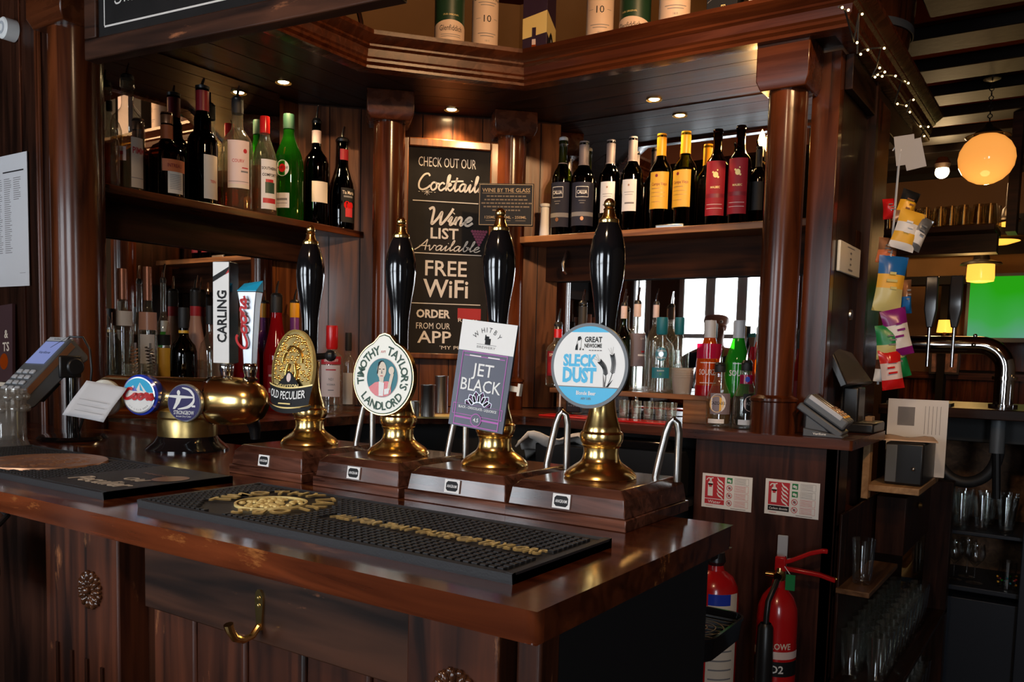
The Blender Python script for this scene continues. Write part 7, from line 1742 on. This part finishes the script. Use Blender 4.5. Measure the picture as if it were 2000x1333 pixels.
# overhead shelf of upturned glasses
oh = thing('overhead_glass_shelf', 'dark overhead shelf carrying rows of upturned glasses in the far room', 'shelf', (-0.80, 5.5, 2.135))
q = MB(); q.bx((-0.9, -0.12, -0.035), (0.33, 0.24, 0), W['dx']); q.build('shelf_plank', oh, bev=0.004)
q = MB(); q.bx((0.37, -0.02, -0.035), (0.42, 0.16, 0.66), W['dx']); q.build('hanger', oh)
q = MB(); q.bx((-0.9, 0.02, -0.14), (0.33, 0.14, -0.036), W['dx']); q.build('lower_beam', oh)
glasses(tumbler_mesh(0.040, 0.030, 0.115, 'gglint', 14), 'upturned_glass', 'upturned glass in the glittering rows on the overhead shelf', 'glass', 'upturned glasses on the overhead shelf', [(-1.16 + 0.066 * i + j(), 5.44 + 0.085 * k + j(), 2.136) for k in range(3) for i in range(11)])
lamp('overhead_glow', 'POINT', (-0.55, 5.75, 2.40), 3.0, (1.0, 0.62, 0.25), 0.03)

# globe pendant and other lamps of the far room
gl = thing('globe_pendant', 'large glowing orange globe pendant lamp on a chain', 'pendant lamp', (-0.487, 4.9, 2.385))
q = MB(); q.ball((0, 0, 0), 0.130, M['globe'], None, 36, 0.97); q.build('glass_globe', gl)
q = MB(); q.lathe([(0.062, 0.112), (0.066, 0.118), (0.062, 0.128), (0.045, 0.140), (0.020, 0.155), (0.010, 0.175), (0, 0.18)], M['darkbronze'], None, 28); q.lathe([(0.10, 0.105), (0.105, 0.108), (0.06, 0.125)], M['darkbronze'], None, 28); q.build('gallery', gl)
q = MB()
for k in range(9): q.lathe([(0.010 + 0.0025 * math.cos(a), 0.0025 * math.sin(a)) for a in [math.pi * 2 * i / 8 for i in range(9)]], M['darkbronze'], T(0.002, 0, 0.185 + 0.022 * k) @ RX(90) @ RY(0 if k % 2 else 90), 10)
q.build('chain', gl)
q = MB(); q.lathe([(0.045, 0.40), (0.04, 0.385), (0.012, 0.375), (0, 0.375)], M['darkbronze'], None, 24); q.build('ceiling_rose', gl)
lamp('globe_glow', 'POINT', (-0.487, 4.75, 1.95), 3, (1.0, 0.55, 0.2), 0.12)
def shade_lamp(label, p, r, h, drop):
    t = thing('shade_pendant', label, 'pendant lamp', p, 0)
    q = MB(); q.lathe([(r * 0.5, 0), (r * 0.95, h * 0.06), (r, h * 0.25), (r * 0.96, h), (0, h)] if h > 0.05 else [(0, -h * 0.4), (r * 0.5, -h * 0.2), (r, h * 0.5), (0, h)], M['shade'], None, 28); q.build('glass_shade', t)
    q = MB(); q.lathe([(r * 1.5, h * 1.0), (r * 1.4, h + 0.012), (r * 0.6, h + 0.03), (r * 0.5, h + 0.07), (0.01, h + 0.09), (0.008, drop), (0, drop)], M['darkbronze'], None, 24); q.build('shade_holder', t)
    return t
shade_lamp('short orange glass shade lamp left of the television', (-0.596, 6.1, 1.876), 0.080, 0.11, 0.30)
shade_lamp('flat orange glass dish lamp below the overhead glass shelf', (-0.559, 6.62, 2.177), 0.135, 0.03, 0.25)
shade_lamp('small orange dish lamp at the right end of the overhead shelf', (-0.463, 5.95, 2.199), 0.052, 0.025, 0.25)
lamp('shade_glow', 'POINT', (-0.64, 6.15, 1.72), 5, (1.0, 0.58, 0.2), 0.08)
t = thing('ceiling_spot', 'bright bare spotlight on the far room ceiling beams', 'spotlight', (-0.866, 6.2, 2.6))
q = MB(); q.ball((0, 0, 0), 0.042, M['warmled'], None, 18); q.build('lamp_face', t)
q = MB(); q.lathe([(0.040, 0.02), (0.05, 0.05), (0.03, 0.09), (0, 0.10)], M['darkbronze'], None, 20); q.build('spot_body', t)
lamp('ceiling_spot_glow', 'POINT', tuple(Vector((-0.866, 6.2, 2.6)) + Vector((0, -0.08, -0.08))), 9, (1.0, 0.66, 0.32), 0.05)
t = thing('table_lamp', 'small glowing table lamp behind the chrome font', 'lamp', (-0.878, 6.9, 1.589))
q = MB(); q.lathe([(0.045, 0), (0.055, 0.0), (0.045, 0.09), (0, 0.09)], M['shade'], None, 20); q.build('lamp_shade', t)
q = MB(); q.lathe([(0, -0.12), (0.04, -0.12), (0.012, -0.10), (0.012, 0.0), (0, 0)], M['darkbronze'], None, 16); q.build('lamp_base', t)
# far string lights
f2_ = thing('string_lights', 'string lights strung over the far wall panelling', 'string lights', (-0.9, 7.1, 2.0))
bul = [(-1.17, 7.1, 1.95), (-1.136, 7.1, 1.98), (-1.112, 7.1, 1.995), (-1.085, 7.1, 2.017), (-1.057, 7.1, 2.027), (-1.016, 7.1, 2.03), (-0.975, 7.1, 2.04), (-0.953, 7.1, 2.028), (-0.915, 7.1, 2.023), (-0.889, 7.1, 1.992), (-0.854, 7.1, 2.021), (-0.611, 7.1, 1.999), (-0.554, 7.1, 2.012), (-0.524, 7.1, 2)]
q = MB(); q.tube([(p[0] + 0.9, p[1] - 7.1, p[2] - 2.0) for p in bul], 0.003, M['matblack'], None, 5); q.build('wire', f2_)
for p in bul:
    q = MB(); q.ball((p[0] + 0.9, p[1] - 7.11, p[2] - 2.0), 0.010, M['fairy'], None, 8); q.build('bulb', f2_)
# television
tv = thing('television', 'wall television showing a green football pitch', 'television', (0.0, 6.7, 1.72))
p0 = (-0.71, 6.7, 1.964); p1 = (-0.697, 6.7, 1.548)
q = MB(); x0, z1, z0 = p0[0], p0[2], p1[2]
q.bx((x0 - 0.02, -0.02, z0 - 1.72 - 0.03), (x0 + 0.60, 0.04, z1 - 1.72 + 0.02), M['black']); q.build('casing', tv)
q = MB(); q.add([(x0, -0.022, z0 - 1.72), (x0 + 0.585, -0.022, z0 - 1.72), (x0 + 0.585, -0.022, z1 - 1.72), (x0, -0.022, z1 - 1.72)], [(0, 1, 2, 3)], M['pitch'], None, False); q.build('screen', tv)
# framed picture, doors and far joinery
pf = thing('framed_picture', 'small framed picture on the far brown wall under the chrome font', 'picture', ((-0.886, 7.05, 1.416)))
q = MB(); q.bx((-0.10, 0, -0.13), (0.10, 0.02, 0.13), M['darkbronze']); q.build('picture_frame', pf)
q = MB(); q.bx((-0.085, -0.002, -0.115), (0.085, 0.0, 0.115), M['picture']); q.build('picture_print', pf)
b = MB(); b.bx((-1.35, 7.10, 0), (-1.25, 7.16, 2.2), M['beam']); b.bx((-0.82, 7.08, 1.32), (-0.35, 7.12, 2.16), W['mz']); b.bx((-0.93, 7.0, 0), (-0.88, 7.16, 2.0), M['beam']); struct('trim_5', b)
b = MB(); b.bx((-3.2, 6.2, 0), (-1.15, 6.26, 2.4), M['brownwall']); b.bx((-1.15, 6.2, 0), (-1.05, 6.26, 2.4), M['beam']); struct('wall_far_left', b)




# ================================================================ customer's side: stool, bag and the man seen in the mirror
stl = thing('bar_stool', 'navy padded tub bar stool at the bottom left against the bar', 'bar stool', (-1.200, 0.400, 0))
q = MB(); rings = []
for k in range(25):
    a = R(-215 + 250 * k / 24); top = 0.985 - 0.07 * (abs(k - 12) / 12) ** 2
    sec = [(0.150, 0.74), (0.150, top - 0.05), (0.156, top - 0.015), (0.172, top), (0.188, top - 0.02), (0.198, top - 0.09), (0.200, 0.72), (0.185, 0.66), (0.155, 0.68)]
    rings.append([(r_ * math.cos(a), r_ * math.sin(a), z) for r_, z in sec])
q.loft(rings, M['navycloth']); q.build('backrest', stl)
q = MB(); q.lathe([(0, 0.68), (0.15, 0.68), (0.165, 0.70), (0.160, 0.745), (0.13, 0.76), (0, 0.762)], M['navycloth'], None, 32); q.build('seat', stl)
for sx in (-1, 1):
    for sy in (-1, 1):
        q = MB(); q.tube([(0.11 * sx, 0.11 * sy, 0.69), (0.16 * sx, 0.16 * sy, 0.0)], [0.016, 0.012], W['dz'], None, 10); q.build('leg', stl)
q = MB(); q.tube([(0.14 * math.cos(R(a)), 0.14 * math.sin(R(a)), 0.30) for a in range(0, 361, 15)], 0.008, M['steel'], None, 8); q.build('foot_ring', stl)
bg = thing('shoulder_bag', 'dark grey rounded bag hanging under the counter edge at the far left', 'bag', (-1.335, 0.59, 1.03))
q = MB(); q.loft([[(w_ * math.cos(R(a)) * 0.085, -0.02 + 0.026 * math.sin(R(a)) * (0.6 + 0.4 * w_), z) for a in range(0, 360, 20)] for w_, z in ((0.2, -0.040), (0.7, -0.036), (0.95, -0.022), (1.0, 0.0), (0.95, 0.03), (0.85, 0.055), (0.5, 0.062))], M['bagcloth']); q.build('bag_body', bg)
q = MB(); q.tube([(-0.06, -0.02, 0.05), (-0.04, 0.02, 0.075), (0.0, 0.028, 0.080), (0.04, 0.02, 0.075), (0.06, -0.02, 0.05)], 0.004, M['black'], None, 8); q.build('strap', bg)


def skin_mesh(name, chains, m, parent, levels=2, root=0):
    """chains of (x, y, z, radius) joined where points coincide, grown to one smooth surface"""
    vs = []; es = []; rd = []; ix = {}
    for ch in chains:
        pv = None
        for p in ch:
            k = (round(p[0], 4), round(p[1], 4), round(p[2], 4))
            if k not in ix: ix[k] = len(vs); vs.append(k); rd.append((p[3], p[4] if len(p) > 4 else p[3]))
            if pv is not None and pv != ix[k]: es.append((pv, ix[k]))
            pv = ix[k]
    me = bpy.data.meshes.new(name); me.from_pydata(vs, es, []); me.materials.append(m); me.update()
    o = bpy.data.objects.new(name, me); C.objects.link(o); o.parent = parent
    sk = o.modifiers.new('skin', 'SKIN'); sk.use_smooth_shade = True
    if me.skin_vertices:
        for i, r_ in enumerate(rd):
            me.skin_vertices[0].data[i].radius = r_; me.skin_vertices[0].data[i].use_root = (i == root)
    ss = o.modifiers.new('subdivision', 'SUBSURF'); ss.levels = levels; ss.render_levels = levels
    return o


pn = thing('person', 'bald man in a navy jumper standing at the bar, seen in the lower right mirror', 'person', (-1.98, 0.24, 0), R(-20))
arm = lambda s: [(0, 0.0, 1.36, 0.085, 0.07), (0.10 * s, 0.0, 1.37, 0.062), (0.185 * s, -0.005, 1.34, 0.052), (0.225 * s, -0.01, 1.12, 0.042), (0.24 * s, 0.0, 1.06, 0.038), (0.20 * s, 0.16, 1.125, 0.032), (0.165 * s, 0.27, 1.165, 0.025)]
def hand(s):
    x, y, z = 0.165 * s, 0.27, 1.165
    out = [[(x, y, z, 0.025), (x - 0.004 * s, y + 0.035, z + 0.002, 0.030, 0.016), (x - 0.006 * s, y + 0.075, z - 0.002, 0.036, 0.014)]]
    for k, (dx, L) in enumerate(((-0.027, 0.058), (-0.009, 0.068), (0.009, 0.064), (0.026, 0.050))):
        out.append([(x - 0.006 * s, y + 0.075, z - 0.002, 0.036, 0.014), (x + dx, y + 0.088, z - 0.002, 0.009), (x + dx * 1.1, y + 0.088 + L * 0.5, z - 0.004, 0.008), (x + dx * 1.1, y + 0.088 + L, z - 0.014, 0.0065)])
    out.append([(x - 0.004 * s, y + 0.035, z + 0.002, 0.030, 0.016), (x - 0.034 * s, y + 0.052, z + 0.002, 0.010), (x - 0.048 * s, y + 0.082, z - 0.002, 0.008)])
    return out
leg = lambda s: [(0, 0.0, 0.90, 0.13, 0.10), (0.09 * s, 0.0, 0.82, 0.085), (0.10 * s, 0.01, 0.48, 0.058), (0.10 * s, -0.005, 0.30, 0.052), (0.105 * s, -0.01, 0.09, 0.038), (0.110 * s, 0.02, 0.045, 0.036), (0.12 * s, 0.13, 0.03, 0.030)]
torso = [(0, 0.0, 0.90, 0.13, 0.10), (0, 0.0, 1.05, 0.135, 0.105), (0, 0.005, 1.20, 0.15, 0.11), (0, 0.0, 1.36, 0.085, 0.07), (0, 0.005, 1.43, 0.052), (0, 0.015, 1.50, 0.052), (0, 0.030, 1.545, 0.066, 0.072), (0, 0.028, 1.60, 0.075, 0.090), (0, 0.018, 1.645, 0.066, 0.078)]
body = skin_mesh('body', [torso, arm(1), arm(-1)] + hand(1) + hand(-1) + [leg(1), leg(-1)] + [[(0, 0.030, 1.545, 0.066, 0.072), (0, 0.118, 1.572, 0.010), (0, 0.126, 1.560, 0.009)]] + [[(0, 0.028, 1.60, 0.075, 0.090), (s * 0.080, 0.015, 1.585, 0.012, 0.018)] for s in (1, -1)], M['skin'], pn)
for s in (1, -1):
    q = MB(); q.ball((0.030 * s, 0.106, 1.590), 0.011, M['white'], None, 12); q.ball((0.030 * s, 0.1135, 1.590), 0.0052, M['ink'], None, 10); q.build('eye', pn)
q = MB(); q.ball((0, 0.103, 1.532), 0.018, M['rose'], Matrix.Translation((0, 0.103, 1.532)) @ Matrix.Diagonal((1.2, 0.35, 0.32, 1)) @ Matrix.Translation((0, -0.103, -1.532)), 12); q.build('mouth', pn)
g_ = lambda ch, d: [(*p[:3], *[r_ + d for r_ in p[3:]]) for p in ch]
skin_mesh('jumper', [g_(torso[:4], 0.016) + [(0, 0.004, 1.415, 0.066)], g_(arm(1), 0.013), g_(arm(-1), 0.013)], M['navycloth'], pn)
skin_mesh('trousers', [[(0, 0.0, 1.0, 0.14, 0.112), (0, 0.0, 0.90, 0.146, 0.116)], g_(leg(1)[:5], 0.016), g_(leg(-1)[:5], 0.016)], M['matblack'], pn)
for s in (1, -1):
    q = MB(); q.loft([[(0.11 * s + 0.045 * w_ * math.cos(R(a)), y + 0.0 * math.sin(R(a)), 0.0 + h_ * (0.5 + 0.5 * math.sin(R(a)))) for a in range(0, 360, 30)] for y, w_, h_ in ((-0.075, 0.5, 0.06), (-0.06, 0.8, 0.085), (0.0, 0.95, 0.09), (0.09, 1.05, 0.068), (0.16, 0.95, 0.055), (0.195, 0.5, 0.035))], M['black']); q.build('shoe', pn)
